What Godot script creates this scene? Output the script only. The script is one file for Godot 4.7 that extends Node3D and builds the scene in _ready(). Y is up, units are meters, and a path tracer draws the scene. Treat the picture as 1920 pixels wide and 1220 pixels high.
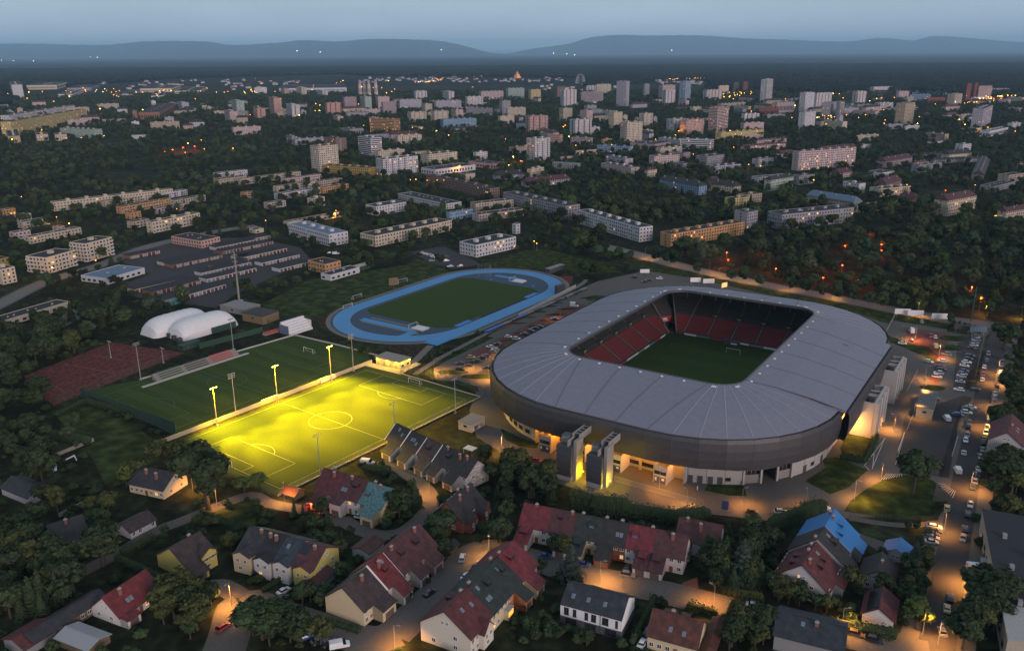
extends Node3D
# A football stadium and the estates round it at dusk, seen from the air. Units are metres, y is up, the camera hovers above x = 0, z = 0.

var M := {}            # materials by name
var cache := {}        # shared meshes
var used := {}         # how often a top-level name is taken
var rng := RandomNumberGenerator.new()
var blocked := []      # footprints where no tree may grow: [centre x, centre z, half length, half depth, cos, sin]

func lin(r, g, b, a = 1.0) -> Color:
	var c := Color(r, g, b).linear_to_srgb()
	c.a = a
	return c

func V(x, z, y = 0.0) -> Vector3:
	return Vector3(x, y, z)

# ---------------------------------------------------------------- mesh builder
class MB:
	var v := PackedVector3Array()
	var n := PackedVector3Array()
	var c := PackedColorArray()
	func tri(p: Vector3, q: Vector3, r: Vector3) -> void:
		var k := (q - p).cross(r - p)
		if k.length_squared() < 1e-14:
			return
		k = k.normalized()
		v.append(p); v.append(r); v.append(q)
		n.append(k); n.append(k); n.append(k)
	func quad(p: Vector3, q: Vector3, r: Vector3, s: Vector3) -> void:
		tri(p, q, r)
		tri(p, r, s)
	func box(at: Vector3, s: Vector3, yaw := 0.0) -> MB:
		return obox(at, Basis(Vector3.UP, yaw), s)
	func obox(at: Vector3, b: Basis, s: Vector3) -> MB:
		var x := b.x * s.x / 2.0
		var y := b.y * s.y / 2.0
		var z := b.z * s.z / 2.0
		quad(at - x - y + z, at + x - y + z, at + x + y + z, at - x + y + z)
		quad(at + x - y - z, at - x - y - z, at - x + y - z, at + x + y - z)
		quad(at + x - y + z, at + x - y - z, at + x + y - z, at + x + y + z)
		quad(at - x - y - z, at - x - y + z, at - x + y + z, at - x + y - z)
		quad(at - x + y + z, at + x + y + z, at + x + y - z, at - x + y - z)
		quad(at - x - y - z, at + x - y - z, at + x - y + z, at - x - y + z)
		return self
	func bar(p: Vector3, q: Vector3, w: float, h: float) -> MB:   # a beam between two points
		var d := (q - p).normalized()
		var side := d.cross(Vector3.UP)
		if side.length() < 0.01:
			side = Vector3.RIGHT
		side = side.normalized()
		return obox((p + q) / 2.0, Basis(side, d.cross(side) * -1.0, d), Vector3(w, h, (q - p).length()))
	func tube(p: Vector3, q: Vector3, r0: float, r1: float, k := 8, caps := true) -> MB:
		var d := (q - p).normalized()
		var a := d.cross(Vector3.UP if absf(d.y) < 0.9 else Vector3.RIGHT).normalized()
		var b := d.cross(a)
		for i in k:
			var t0 := TAU * i / k
			var t1 := TAU * (i + 1) / k
			var e0 := a * cos(t0) + b * sin(t0)
			var e1 := a * cos(t1) + b * sin(t1)
			quad(p + e0 * r0, p + e1 * r0, q + e1 * r1, q + e0 * r1)
			if caps:
				tri(p, p + e1 * r0, p + e0 * r0)
				tri(q, q + e0 * r1, q + e1 * r1)
		return self
	func poly(pts: PackedVector2Array, y0: float, y1: float) -> MB:   # an upright prism over x, z
		var p := pts
		if Geometry2D.is_polygon_clockwise(p):
			p.reverse()
		var ix := Geometry2D.triangulate_polygon(p)
		for i in range(0, ix.size(), 3):
			var a := p[ix[i]]; var b := p[ix[i + 1]]; var e := p[ix[i + 2]]
			if (b - a).cross(e - a) > 0.0:
				var t := b; b = e; e = t
			tri(Vector3(a.x, y1, a.y), Vector3(b.x, y1, b.y), Vector3(e.x, y1, e.y))
		if y1 > y0:
			for i in p.size():
				var a := p[i]; var b := p[(i + 1) % p.size()]
				if (b - a).length() > 1e-4:
					wallq(Vector2(b.x, b.y), Vector2(a.x, a.y), y0, y1)
		return self
	func wallq(a: Vector2, b: Vector2, y0: float, y1: float) -> void:
		quad(Vector3(a.x, y0, a.y), Vector3(b.x, y0, b.y), Vector3(b.x, y1, b.y), Vector3(a.x, y1, a.y))
	func strip(pts: Array, w: float, y: float, closed := false) -> MB:   # a flat ribbon along points, w wide
		var k := pts.size()
		var l := []; var r := []
		for i in k:
			var a: Vector3 = pts[(i - 1 + k) % k] if closed or i > 0 else pts[i]
			var b: Vector3 = pts[(i + 1) % k] if closed or i < k - 1 else pts[i]
			var d := (b - a); d.y = 0; d = d.normalized()
			var s := Vector3(-d.z, 0, d.x) * w / 2.0
			var m: Vector3 = pts[i]
			l.append(Vector3(m.x - s.x, y, m.z - s.z)); r.append(Vector3(m.x + s.x, y, m.z + s.z))
		for i in (k if closed else k - 1):
			var j := (i + 1) % k
			quad(l[i], r[i], r[j], l[j])
		return self
	func mesh() -> ArrayMesh:
		var m := ArrayMesh.new()
		if v.is_empty():
			return m
		var a := []
		a.resize(Mesh.ARRAY_MAX)
		a[Mesh.ARRAY_VERTEX] = v
		a[Mesh.ARRAY_NORMAL] = n
		if c.size() == v.size():
			a[Mesh.ARRAY_COLOR] = c
		m.add_surface_from_arrays(Mesh.PRIMITIVE_TRIANGLES, a)
		return m

# ---------------------------------------------------------------- nodes
func taken(called: String) -> String:
	var k: int = used.get(called, 0)
	used[called] = k + 1
	return called if k == 0 else "%s_%03d" % [called, k]

func thing(called: String, label: String, category: String, at := Vector3.ZERO, yaw := 0.0, group := "") -> Node3D:
	var o := Node3D.new()
	o.name = taken(called)
	add_child(o)
	o.position = at
	o.rotation.y = yaw
	tag(o, label, category, group)
	return o

func tag(o: Node, label: String, category: String, group := "") -> void:
	o.set_meta("label", label)
	o.set_meta("category", category)
	if group:
		o.set_meta("group", group)

func part(parent: Node, called: String, mesh, mat, at := Vector3.ZERO, yaw := 0.0) -> MeshInstance3D:
	var o := MeshInstance3D.new()
	o.name = called
	o.mesh = mesh.mesh() if mesh is MB else mesh
	o.material_override = M[mat] if mat is String else mat
	parent.add_child(o, true)
	o.position = at
	o.rotation.y = yaw
	return o

func setting(called: String, mesh, mat, label := "") -> MeshInstance3D:
	var o := MeshInstance3D.new()
	o.name = taken(called)
	o.mesh = mesh.mesh() if mesh is MB else mesh
	o.material_override = M[mat]
	add_child(o)
	o.set_meta("kind", "structure")
	if label:
		o.set_meta("label", label)
	return o

func copy_of(src: Node3D, label: String, at: Vector3, yaw: float, group := "", scl := Vector3.ONE) -> Node3D:
	var o: Node3D = src.duplicate()
	o.name = taken(String(src.name).get_slice("_0", 0))
	add_child(o)
	o.position = at
	o.rotation = Vector3(0, yaw, 0)
	o.scale = scl
	o.set_meta("label", label)
	if group:
		o.set_meta("group", group)
	return o

func block(x: float, z: float, hl: float, hd: float, yaw: float) -> void:
	blocked.append([x, z, hl, hd, cos(yaw), sin(yaw)])

func free_at(x: float, z: float, room := 0.0) -> bool:
	for b in blocked:
		var dx: float = x - b[0]
		var dz: float = z - b[1]
		if absf(dx * b[4] - dz * b[5]) < b[2] + room and absf(dx * b[5] + dz * b[4]) < b[3] + room:
			return false
	return true

func flat(pts: Array) -> PackedVector2Array:
	var p := PackedVector2Array()
	for q in pts:
		p.append(Vector2(q.x, q.z))
	return p

# ---------------------------------------------------------------- materials
func noise_tex(freq: float, lo: float, hi: float, sd: int, octaves := 4, size := 512, type := FastNoiseLite.TYPE_SIMPLEX_SMOOTH) -> NoiseTexture2D:
	var f := FastNoiseLite.new()
	f.seed = sd
	f.frequency = freq
	f.noise_type = type
	f.fractal_octaves = octaves
	var t := NoiseTexture2D.new()
	t.width = size
	t.height = size
	t.seamless = true
	t.noise = f
	var g := Gradient.new()
	g.set_color(0, Color(lo, lo, lo))
	g.set_color(1, Color(hi, hi, hi))
	t.color_ramp = g
	return t

func mat(called: String, c: Color, rough := 0.85, tex: Texture2D = null, metres := 8.0, metal := 0.0, detail: Texture2D = null, dm := 60.0) -> StandardMaterial3D:
	var m := StandardMaterial3D.new()
	m.resource_name = called
	m.albedo_color = c
	m.roughness = rough
	m.metallic = metal
	if rough >= 0.89:
		m.metallic_specular = 0.2
	if tex:
		m.albedo_texture = tex
		m.uv1_triplanar = true
		m.uv1_world_triplanar = true
		m.uv1_scale = Vector3.ONE / metres
	if detail:
		m.detail_enabled = true
		m.detail_albedo = detail
		m.detail_blend_mode = BaseMaterial3D.BLEND_MODE_MUL
		m.detail_uv_layer = BaseMaterial3D.DETAIL_UV_2
		m.uv2_triplanar = true
		m.uv2_world_triplanar = true
		m.uv2_scale = Vector3.ONE / dm
	M[called] = m
	return m

func glow(called: String, c: Color, energy: float) -> StandardMaterial3D:
	var m := mat(called, c, 0.6)
	m.emission_enabled = true
	m.emission = c
	m.emission_energy_multiplier = energy
	return m

func glass(called: String, c: Color) -> StandardMaterial3D:
	var m := mat(called, c, 0.12)
	m.metallic_specular = 0.6
	return m

func omni(at: Vector3, c: Color, energy: float, size := 0.25, parent: Node = self) -> void:
	var l := OmniLight3D.new()
	l.name = "lamp_light"
	parent.add_child(l, true)
	l.position = at
	l.light_color = c
	l.light_energy = energy
	l.light_size = size
	l.omni_range = 120.0
	l.omni_attenuation = 2.0
	l.shadow_enabled = true

func down_light(at: Vector3, c: Color, energy: float) -> void:
	var l := SpotLight3D.new()
	l.name = "street_light"
	add_child(l, true)
	l.position = at
	l.rotation.x = -PI / 2
	l.light_color = c
	l.light_energy = energy
	l.light_size = 0.25
	l.spot_range = 120.0
	l.spot_angle = 68.0
	l.spot_attenuation = 2.0
	l.spot_angle_attenuation = 1.0
	l.shadow_enabled = true

func spot(at: Vector3, to: Vector3, c: Color, energy: float, angle: float, size := 0.4) -> void:
	var l := SpotLight3D.new()
	l.name = "floodlight_beam"
	add_child(l, true)
	l.look_at_from_position(at, to)
	l.light_color = c
	l.light_energy = energy
	l.light_size = size
	l.spot_range = 250.0
	l.spot_angle = angle
	l.spot_attenuation = 2.0
	l.spot_angle_attenuation = 0.9
	l.shadow_enabled = true

const SODIUM := Color(1.0, 0.66, 0.3)
const SODIUM_RED := Color(1.0, 0.36, 0.12)
const FLOOD := Color(1.0, 0.76, 0.02)

func _ready() -> void:
	rng.seed = 7
	camera_and_light()
	materials()
	ground_and_roads()
	sports_grounds()
	stadium()
	houses()
	city()
	trees()
	cars()
	lamps()
	small_things()

func camera_and_light() -> void:
	var cam := Camera3D.new()
	cam.name = "camera"
	add_child(cam)
	cam.position = Vector3(0, 150.5, 0)
	cam.rotation = Vector3(-0.30860, 0, -0.006)
	cam.fov = 41.46
	cam.near = 0.5
	cam.far = 120000.0
	cam.current = true
	var sky := ProceduralSkyMaterial.new()
	sky.sky_top_color = lin(0.36, 0.44, 0.55)
	sky.sky_horizon_color = lin(0.46, 0.58, 0.68)
	sky.sky_curve = 0.3
	sky.ground_bottom_color = lin(0.05, 0.06, 0.08)
	sky.ground_horizon_color = lin(0.12, 0.17, 0.24)
	sky.ground_curve = 0.05
	sky.sun_angle_max = 1.0
	sky.sky_cover = cloud_cover()
	sky.sky_cover_modulate = Color(1, 1, 1, 1)
	var s := Sky.new()
	s.sky_material = sky
	var e := Environment.new()
	e.background_mode = Environment.BG_SKY
	e.sky = s
	e.tonemap_mode = Environment.TONE_MAPPER_LINEAR
	e.tonemap_exposure = 1.0
	e.background_energy_multiplier = 1.0
	e.fog_enabled = true
	e.fog_density = 0.000034
	e.fog_light_color = Color(0.70, 0.88, 1.0)
	e.sdfgi_enabled = true
	e.ssao_enabled = true
	e.ssil_enabled = true
	var w := WorldEnvironment.new()
	w.name = "environment"
	w.environment = e
	add_child(w)
	var sun := DirectionalLight3D.new()      # the afterglow low in the sky behind the camera
	sun.name = "afterglow"
	add_child(sun)
	sun.rotation_degrees = Vector3(-11, 30, 0)
	sun.light_color = Color(1.0, 0.89, 0.87)
	sun.light_energy = 1.0
	sun.light_angular_distance = 30.0
	sun.sky_mode = DirectionalLight3D.SKY_MODE_LIGHT_ONLY
	sun.shadow_enabled = true

func cloud_cover() -> ImageTexture:      # faint high cloud streaks, the same all round
	var f := FastNoiseLite.new()
	f.seed = 21
	f.fractal_octaves = 5
	f.frequency = 1.0
	var w := 1024
	var h := 512
	var im := Image.create(w, h, false, Image.FORMAT_RGBA8)
	for j in h:
		var lat := PI / 2 - PI * (j + 0.5) / h
		if lat < 0.0:
			continue
		for i in w:
			var lon := TAU * i / w
			var k := f.get_noise_3d(cos(lon) * 7.0, lat * 46.0, sin(lon) * 7.0) * 0.7 + f.get_noise_3d(cos(lon) * 2.0, lat * 9.0, sin(lon) * 2.0)
			var a := clampf(0.16 + k * 0.8, 0.0, 1.0) * 0.22
			im.set_pixel(i, j, Color(0.62, 0.66, 0.70, a))
	return ImageTexture.create_from_image(im)

func materials() -> void:
	var grain := noise_tex(0.06, 0.72, 1.0, 1, 5)
	var blotch := noise_tex(0.012, 0.45, 1.0, 2, 5)
	var patchy := noise_tex(0.02, 0.6, 1.0, 3, 3)
	var streak := noise_tex(0.03, 0.8, 1.0, 4, 3)
	var soft := noise_tex(0.02, 0.9, 1.0, 6, 3)
	mat("ground", lin(0.080, 0.098, 0.044), 1.0, blotch, 40, 0, blotch, 260)
	mat("forest_floor", lin(0.020, 0.026, 0.020), 1.0, blotch, 300, 0, blotch, 2400)
	mat("meadow", lin(0.055, 0.064, 0.03), 1.0, blotch, 60, 0, blotch, 500)
	mat("grass", lin(0.075, 0.115, 0.026), 1.0, grain, 6, 0, blotch, 45)
	mat("grass_dark", lin(0.084, 0.122, 0.036), 1.0, grain, 6, 0, blotch, 60)
	mat("garden", lin(0.028, 0.040, 0.016), 1.0, grain, 5, 0, blotch, 30)
	mat("turf", lin(0.055, 0.092, 0.024), 1.0, grain, 3, 0, soft, 20)
	mat("turf_light", lin(0.062, 0.102, 0.027), 1.0, grain, 3, 0, soft, 20)
	mat("turf_training", lin(0.055, 0.092, 0.020), 1.0, grain, 2.5, 0, soft, 12)
	mat("asphalt", lin(0.085, 0.082, 0.082), 0.9, grain, 2, 0, soft, 16)
	mat("paving", lin(0.16, 0.148, 0.135), 0.9, grain, 2, 0, soft, 14)
	mat("paving_light", lin(0.23, 0.215, 0.195), 0.9, grain, 2, 0, soft, 14)
	mat("paving_red", lin(0.20, 0.085, 0.07), 0.9, grain, 2, 0, soft, 14)
	mat("earth", lin(0.10, 0.075, 0.05), 1.0, grain, 4, 0, blotch, 20)
	mat("sand", lin(0.30, 0.24, 0.16), 1.0, grain, 4)
	mat("clay_court", lin(0.23, 0.08, 0.068), 1.0, grain, 5, 0, patchy, 30)
	mat("track_blue", lin(0.05, 0.235, 0.48), 0.8, soft, 6)
	mat("track_dark", lin(0.024, 0.054, 0.092), 0.85, soft, 9)
	mat("line_white", lin(0.62, 0.62, 0.60), 0.8, grain, 2)
	mat("kerb", lin(0.30, 0.29, 0.28), 0.9, grain, 3)
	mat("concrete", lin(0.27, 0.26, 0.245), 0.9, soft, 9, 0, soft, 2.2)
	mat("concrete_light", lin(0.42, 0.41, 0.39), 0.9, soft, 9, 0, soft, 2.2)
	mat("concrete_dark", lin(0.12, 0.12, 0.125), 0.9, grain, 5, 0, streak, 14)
	mat("roof_sheet", lin(0.17, 0.17, 0.21), 0.62, soft, 30)
	mat("roof_seam", lin(0.235, 0.235, 0.285), 0.5)
	mat("roof_joint", lin(0.11, 0.11, 0.13), 0.7)
	mat("facade_dark", lin(0.062, 0.062, 0.068), 0.55, streak, 11, 0.0, streak, 30)
	mat("black_rim", lin(0.008, 0.008, 0.009), 0.6)
	mat("mesh_clad", lin(0.060, 0.064, 0.072), 0.6, grain, 1.5)
	mat("metal_dark", lin(0.05, 0.052, 0.055), 0.55)
	mat("metal_grey", lin(0.26, 0.26, 0.265), 0.55, streak, 3)
	mat("metal_white", lin(0.62, 0.62, 0.60), 0.5)
	mat("fence_green", lin(0.018, 0.06, 0.042), 0.8, grain, 2)
	mat("seat_red", lin(0.42, 0.045, 0.05), 0.55, grain, 2)
	mat("seat_black", lin(0.045, 0.048, 0.046), 0.6, grain, 2)
	mat("seat_green", lin(0.022, 0.095, 0.052), 0.6, grain, 2)
	mat("banner_red", lin(0.35, 0.03, 0.04), 0.7)
	mat("banner_white", lin(0.6, 0.6, 0.6), 0.7)
	mat("banner_teal", lin(0.05, 0.22, 0.22), 0.7)
	mat("cream_wall", lin(0.48, 0.42, 0.33), 0.9, soft, 9, 0, soft, 2.2)
	mat("exit_board_glow", lin(0.22, 0.34, 0.03), 0.6)  # green panel; its yellow stands in for lamplight inside the vomitory
	mat("line_faint", lin(0.20, 0.30, 0.34), 0.8)
	mat("line_worn", lin(0.13, 0.16, 0.11), 0.9)
	mat("mat_blue", lin(0.03, 0.13, 0.42), 0.6)
	mat("turf_stripe", lin(0.066, 0.106, 0.028), 1.0, grain, 3, 0, soft, 20)
	mat("line_clay", lin(0.34, 0.17, 0.15), 0.9)
	mat("line_pitch", lin(0.30, 0.31, 0.28), 0.9)
	mat("fence_mesh", lin(0.10, 0.12, 0.12), 0.7)
	var wallm := {wall_white = [0.62, 0.60, 0.57], wall_clean = [0.72, 0.73, 0.74], wall_offwhite = [0.62, 0.58, 0.48], wall_cream = [0.62, 0.52, 0.33], wall_yellow = [0.56, 0.46, 0.14], wall_pink = [0.52, 0.36, 0.33], wall_pinkwhite = [0.62, 0.53, 0.52], wall_grey = [0.26, 0.26, 0.26], wall_grey_white = [0.46, 0.45, 0.45],
		wall_orange = [0.50, 0.22, 0.10], wall_wood = [0.20, 0.15, 0.09], panel_grey = [0.09, 0.095, 0.105], brick_wall = [0.22, 0.085, 0.06], brick = [0.26, 0.12, 0.09]}
	for k in wallm:
		mat(k, lin(wallm[k][0], wallm[k][1], wallm[k][2]), 0.92, soft, 5, 0, soft, 1.3)
	mat("wall_stained", lin(0.62, 0.58, 0.54), 0.92, blotch, 7)
	var tilem := {tile_brown = [0.10, 0.058, 0.052], tile_red = [0.31, 0.034, 0.034], tile_maroon = [0.165, 0.046, 0.050], tile_red_dark = [0.20, 0.038, 0.036], tile_crimson = [0.32, 0.034, 0.050], tile_grey = [0.060, 0.060, 0.066], tile_dark = [0.052, 0.042, 0.043], tile_black = [0.026, 0.028, 0.034], tile_slate = [0.065, 0.088, 0.115],
		tile_slate_new = [0.052, 0.062, 0.082], tile_green = [0.040, 0.056, 0.046], tile_orange = [0.21, 0.062, 0.036]}
	for k in tilem:
		mat(k, lin(tilem[k][0], tilem[k][1], tilem[k][2]), 0.7, grain, 1.6, 0, blotch, 14)
	mat("copper_teal", lin(0.11, 0.26, 0.28), 0.7, blotch, 6)
	mat("metal_blue", lin(0.025, 0.17, 0.44), 0.5, streak, 5)
	mat("corrugated", lin(0.30, 0.31, 0.32), 0.6, streak, 1)
	mat("solar", lin(0.008, 0.009, 0.013), 0.25)
	mat("garage_door", lin(0.10, 0.075, 0.06), 0.7)
	mat("door_brown", lin(0.14, 0.06, 0.035), 0.6)
	mat("water", lin(0.05, 0.06, 0.07), 0.08)
	mat("mat_sign", lin(0.04, 0.06, 0.12), 0.5)
	mat("metal_green", lin(0.03, 0.09, 0.06), 0.6)
	mat("line_warm", lin(0.55, 0.48, 0.40), 0.8)
	mat("pool_water", lin(0.05, 0.25, 0.40), 0.1)
	glow("bulb_amber", Color(1.0, 0.72, 0.15), 14.0)
	mat("membrane", lin(0.66, 0.67, 0.68), 0.6, streak, 10)
	glass("glass_dark", lin(0.018, 0.021, 0.026))
	glass("glass_sky", lin(0.10, 0.14, 0.20))
	glow("lit_warm", Color(1.0, 0.66, 0.25), 1.6)
	glow("lit_soft", Color(1.0, 0.75, 0.45), 0.7)
	glow("lit_orange", Color(1.0, 0.42, 0.1), 2.2)
	glow("bulb_sodium", Color(1.0, 0.6, 0.2), 14.0)
	glow("bulb_red", Color(1.0, 0.3, 0.06), 14.0)
	glow("bulb_yellow", Color(1.0, 0.86, 0.3), 26.0)
	glow("bulb_white", Color(1.0, 0.93, 0.8), 10.0)

# ---------------------------------------------------------------- the ground, roads and forecourts
func sheet(called: String, pts: Array, y: float, m: String, label := "") -> void:
	setting(called, MB.new().poly(flat(pts), y, y), m, label)

func road(called: String, pts: Array, w: float, y: float, m: String, label := "", walk := 0.0) -> void:
	var fine := []
	for i in pts.size() - 1:
		var a: Vector3 = pts[maxi(i - 1, 0)]; var b: Vector3 = pts[i]; var c: Vector3 = pts[i + 1]; var d: Vector3 = pts[mini(i + 2, pts.size() - 1)]
		for k in 4:
			fine.append(b.cubic_interpolate(c, a, d, k / 4.0))
	fine.append(pts[-1])
	setting(called, MB.new().strip(fine, w, y), m, label)
	for i in fine.size() - 1:
		var q: Vector3 = (fine[i] + fine[i + 1]) / 2.0
		var d: Vector3 = fine[i + 1] - fine[i]
		block(q.x, q.z, d.length() / 2 + 0.5, w / 2, atan2(-d.z, d.x))
	if walk > 0.0:
		setting(called + "_pavement", MB.new().strip(fine, w + walk * 2, y - 0.02), "paving", "")

func ground_and_roads() -> void:
	var g := MB.new()
	g.quad(Vector3(-3000, 0, 400), Vector3(3000, 0, 400), Vector3(3000, 0, -4200), Vector3(-3000, 0, -4200))
	setting("ground", g, "ground", "dark ground between the houses and trees")
	var far := MB.new()
	far.quad(Vector3(-60000, -2, 3000), Vector3(60000, -2, 3000), Vector3(60000, -2, -60000), Vector3(-60000, -2, -60000))
	setting("terrain", far, "forest_floor", "dark wooded plain reaching to the horizon")
	# the stadium's forecourts
	sheet("forecourt", [V(-43.9,-392.3), V(-30.6,-420.6), V(8,-493.9), V(58.7,-570.6), V(106.8,-607.5), V(137.6,-580.4), V(175.6,-534.1), V(225.3,-487.2), V(265.3,-446.5), V(233.5,-391.3), V(199.2,-334.7), V(171.6,-291.1), V(156.1,-270.9), V(137.7,-259.4), V(114.6,-256.1), V(87.2,-254.4), V(63.4,-260.2), V(35.2,-268.6), V(15.3,-282.6), V(-2.4,-304.6), V(-14.9,-321.9), V(-19,-349.4), V(-16.8,-371.1)], 0.02, "paving", "grey paving round the stadium")

	sheet("lawn", [V(-49.6,-393.8), V(-38.4,-417.2), V(-13.7,-452.4), V(-10.1,-450), V(-39.6,-403.6), V(-37.2,-387.2), V(-42.7,-386.1)], 0.05, "grass", "grass verge between the parking and the running track")
	sheet("lawn", [V(-34.8,-386), V(-26.2,-385.5), V(-16.7,-377.6), V(-15.4,-371.1), V(-22.1,-374), V(-33.8,-381.7)], 0.05, "grass")
	sheet("lawn", [V(-5.1,-330.3), V(1.6,-322.3), V(10.5,-315.2), V(9.1,-311), V(2.7,-312.5), V(-2.9,-319.1)], 0.05, "grass", "narrow lawn along the stadium's curved white wall")
	sheet("lawn", [V(70.9,-280.2), V(83.8,-279.4), V(82.9,-271.5), V(76.7,-272), V(68.8,-275.9)], 0.05, "grass", "lawn before the stadium's white wall")
	sheet("lawn", [V(119.6,-300.5), V(125.5,-301.8), V(133.3,-290.7), V(120.8,-276.9), V(112.8,-272.5), V(107,-282.3), V(118.1,-292.9)], 0.05, "grass", "lawn at the stadium's near corner")
	sheet("lawn", [V(129.9,-309.7), V(138.6,-324.3), V(146.8,-317.8), V(142,-305.9), V(135.2,-298.7), V(128.6,-304)], 0.05, "grass")
	sheet("lawn", [V(118.3,-267.9), V(126,-275.3), V(135.4,-282.5), V(143.8,-286.6), V(151.3,-286.5), V(154.5,-280.7), V(155,-272.7), V(154.1,-267.7), V(150.5,-265), V(141.7,-253.7), V(122.9,-257.2), V(113.3,-260.6)], 0.05, "grass", "lawn with the big tree beside the car park")
	sheet("lawn", [V(207,-451.8), V(210.5,-443), V(215.7,-432.8), V(220.8,-431.1), V(219.2,-415.4), V(212.5,-406.5), V(212,-415.5), V(209.3,-423.3), V(205.8,-434.7), V(202,-440.4)], 0.05, "grass")
	for q in [[V(240.4,-443.8), 7.0, 5.0], [V(231.4,-429.3), 7.0, 5.0], [V(196,-372.5), 6.0, 3.5], [V(-29.5,-396.8), 8.0, 3.0], [V(-16.1,-390.5), 9.0, 3.4], [V(55,-527.5), 8.0, 7.0]]:
		var e := []
		for i in 14:
			e.append(q[0] + Vector3(cos(TAU * i / 14) * q[1], 0, sin(TAU * i / 14) * q[2]))
		sheet("traffic_island", e, 0.12, "grass")
	sheet("lawn", [V(276.1,-467), V(265.7,-445.4), V(220.2,-373.6), V(213.2,-369.5), V(216.4,-375), V(259.1,-445.5)], 0.05, "grass", "grass strip between the car park and the street")
	sheet("lawn", [V(206,-491.3), V(225.6,-483.6), V(218,-471.2), V(213.8,-475.1), V(209.2,-487.1)], 0.05, "grass")
	sheet("lawn", [V(251.8,-471.2), V(258.3,-459.1), V(254,-448.4), V(242.9,-455.8)], 0.05, "grass")
	sheet("verge", [V(89.9,-626.2), V(140.3,-592.5), V(186.2,-535.2), V(234,-487.1), V(255.1,-465.9), V(250.3,-456.2), V(225.5,-474.6), V(175.5,-522.8), V(132.1,-571.8), V(85.6,-608)], 0.05, "grass")
	# car parks
	sheet("parking", [V(169.2,-340.7), V(205.2,-362.8), V(208.5,-360.4), V(189.1,-334), V(160.6,-284), V(154.2,-286.4), V(144.6,-293.5)], 0.05, "asphalt", "dark asphalt of the half empty car park")
	sheet("parking", [V(223.3,-464.2), V(242.8,-452.2), V(221.5,-413.8), V(201.3,-377.8), V(198.3,-380.4), V(214.7,-407.9), V(217.1,-428.9), V(212.6,-435.5)], 0.05, "paving_red", "red paved parking bays near the stadium")
	sheet("parking", [V(246.4,-449.3), V(257.8,-445.6), V(213.5,-370), V(204.2,-370.1)], 0.05, "asphalt", "asphalt strip under the row of parked cars")
	road("parking_bays", [V(-8.9,-463.8), V(9.9,-495.9), V(31.2,-533.7)], 6.0, 0.05, "paving_red", "red parking bays along the track wall")
	road("parking_bays", [V(-21.9,-415.8), V(-2.9,-445.2), V(17.7,-477.3), V(36.9,-504.7), V(43.6,-514.1)], 10.0, 0.05, "paving_red", "red parking bays along the stadium")
	for q in [V(16.2,-498.9), V(23,-510.2), V(27.1,-517.4), V(8.8,-487.7), V(3.9,-476.1), V(27.6,-492.5), V(34.6,-504.2), V(21.3,-481), V(14.1,-470.2), V(6.2,-458.1), V(-1.3,-445.2), V(-6.8,-432.9), V(-21.6,-409.8), V(48.7,-529.1), V(33,-504.6), V(25.1,-493)]:
		var e := []
		for i in 12:
			e.append(q + Vector3(cos(TAU * i / 12) * 5.4, 0, sin(TAU * i / 12) * 1.3).rotated(Vector3.UP, 0.1))
		sheet("planting_island", e, 0.14, "grass_dark")
	# streets
	road("street", [V(102.1,-173.3), V(112.3,-191.3), V(147.5,-251), V(171.4,-291.1), V(201.6,-339.7), V(236.2,-396.4), V(262.6,-439.2), V(283,-471.4)], 9.0, 0.07, "asphalt", "street lined with parked cars on the right", 4.5)
	road("avenue", [V(73.7,-682), V(102.5,-643.4), V(139.9,-590.9), V(172.1,-556.7), V(200.5,-529.8), V(228.8,-499.3), V(255,-478.1), V(289.7,-457.3)], 12.0, 0.07, "paving_light", "wide avenue behind the stadium", 2.5)
	road("street", [V(-76,-182.5), V(-77.3,-197.3), V(-78.5,-212), V(-66.6,-206.5), V(-53.3,-200.2), V(-39.2,-194.7), V(-31.7,-197.3)], 8.5, 0.07, "paving", "street along the white row of houses", 1.5)
	road("street", [V(-33,-196.4), V(-26.2,-208.5), V(-18.1,-224.1), V(-13.8,-234.7), V(-6.4,-238.5), V(2.9,-233.9), V(14.2,-228), V(28.2,-221.4), V(44.6,-214.9), V(58.6,-208.4), V(70.8,-203.5), V(83.7,-197.6), V(96.3,-193), V(109.2,-188.6)], 8.5, 0.075, "paving", "residential street before the long row", 1.4)
	road("street", [V(-79.4,-214.1), V(-84.6,-218), V(-88.9,-219.4), V(-96.5,-214.2)], 7.0, 0.065, "paving")
	road("lane", [V(-43.8,-293.9), V(-34.6,-283.2), V(-28.8,-270.1), V(-31.6,-256.8), V(-38,-247.8), V(-47.7,-248.5), V(-58.1,-257.1)], 6.0, 0.07, "paving", "curving lane between the brick house and the teal house", 0.0)
	road("lane", [V(-71.2,-263.3), V(-85.2,-268.2), V(-93.6,-274), V(-102.3,-267.3), V(-111.5,-257.3), V(-118.1,-250.6), V(-125.2,-237.4), V(-131.9,-226.7)], 5.5, 0.07, "paving", "narrow lane past the yellow house", 0.0)
	road("street", [V(-324.3,-500.7), V(-324.4,-523.9), V(-323.7,-579.6), V(-308.2,-624.5), V(-300.2,-680.5), V(-284.5,-717.2), V(-256.6,-757.4), V(-233.3,-776.4)], 11.0, 0.07, "paving_light", "street curving past the white apartment blocks on the left", 2.0)
	road("path", [V(-51.8,-406.4), V(-48.8,-417.4), V(-44,-437.3)], 4.0, 0.06, "paving_light", "path from the clubhouse to the running track")
	road("path", [V(-47.8,-393.8), V(-37.3,-417.2), V(-28.2,-433.3), V(5.8,-492.3), V(42.9,-554.3), V(51.7,-575.1)], 3.0, 0.075, "paving_light", "path along the parking wall")
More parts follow.
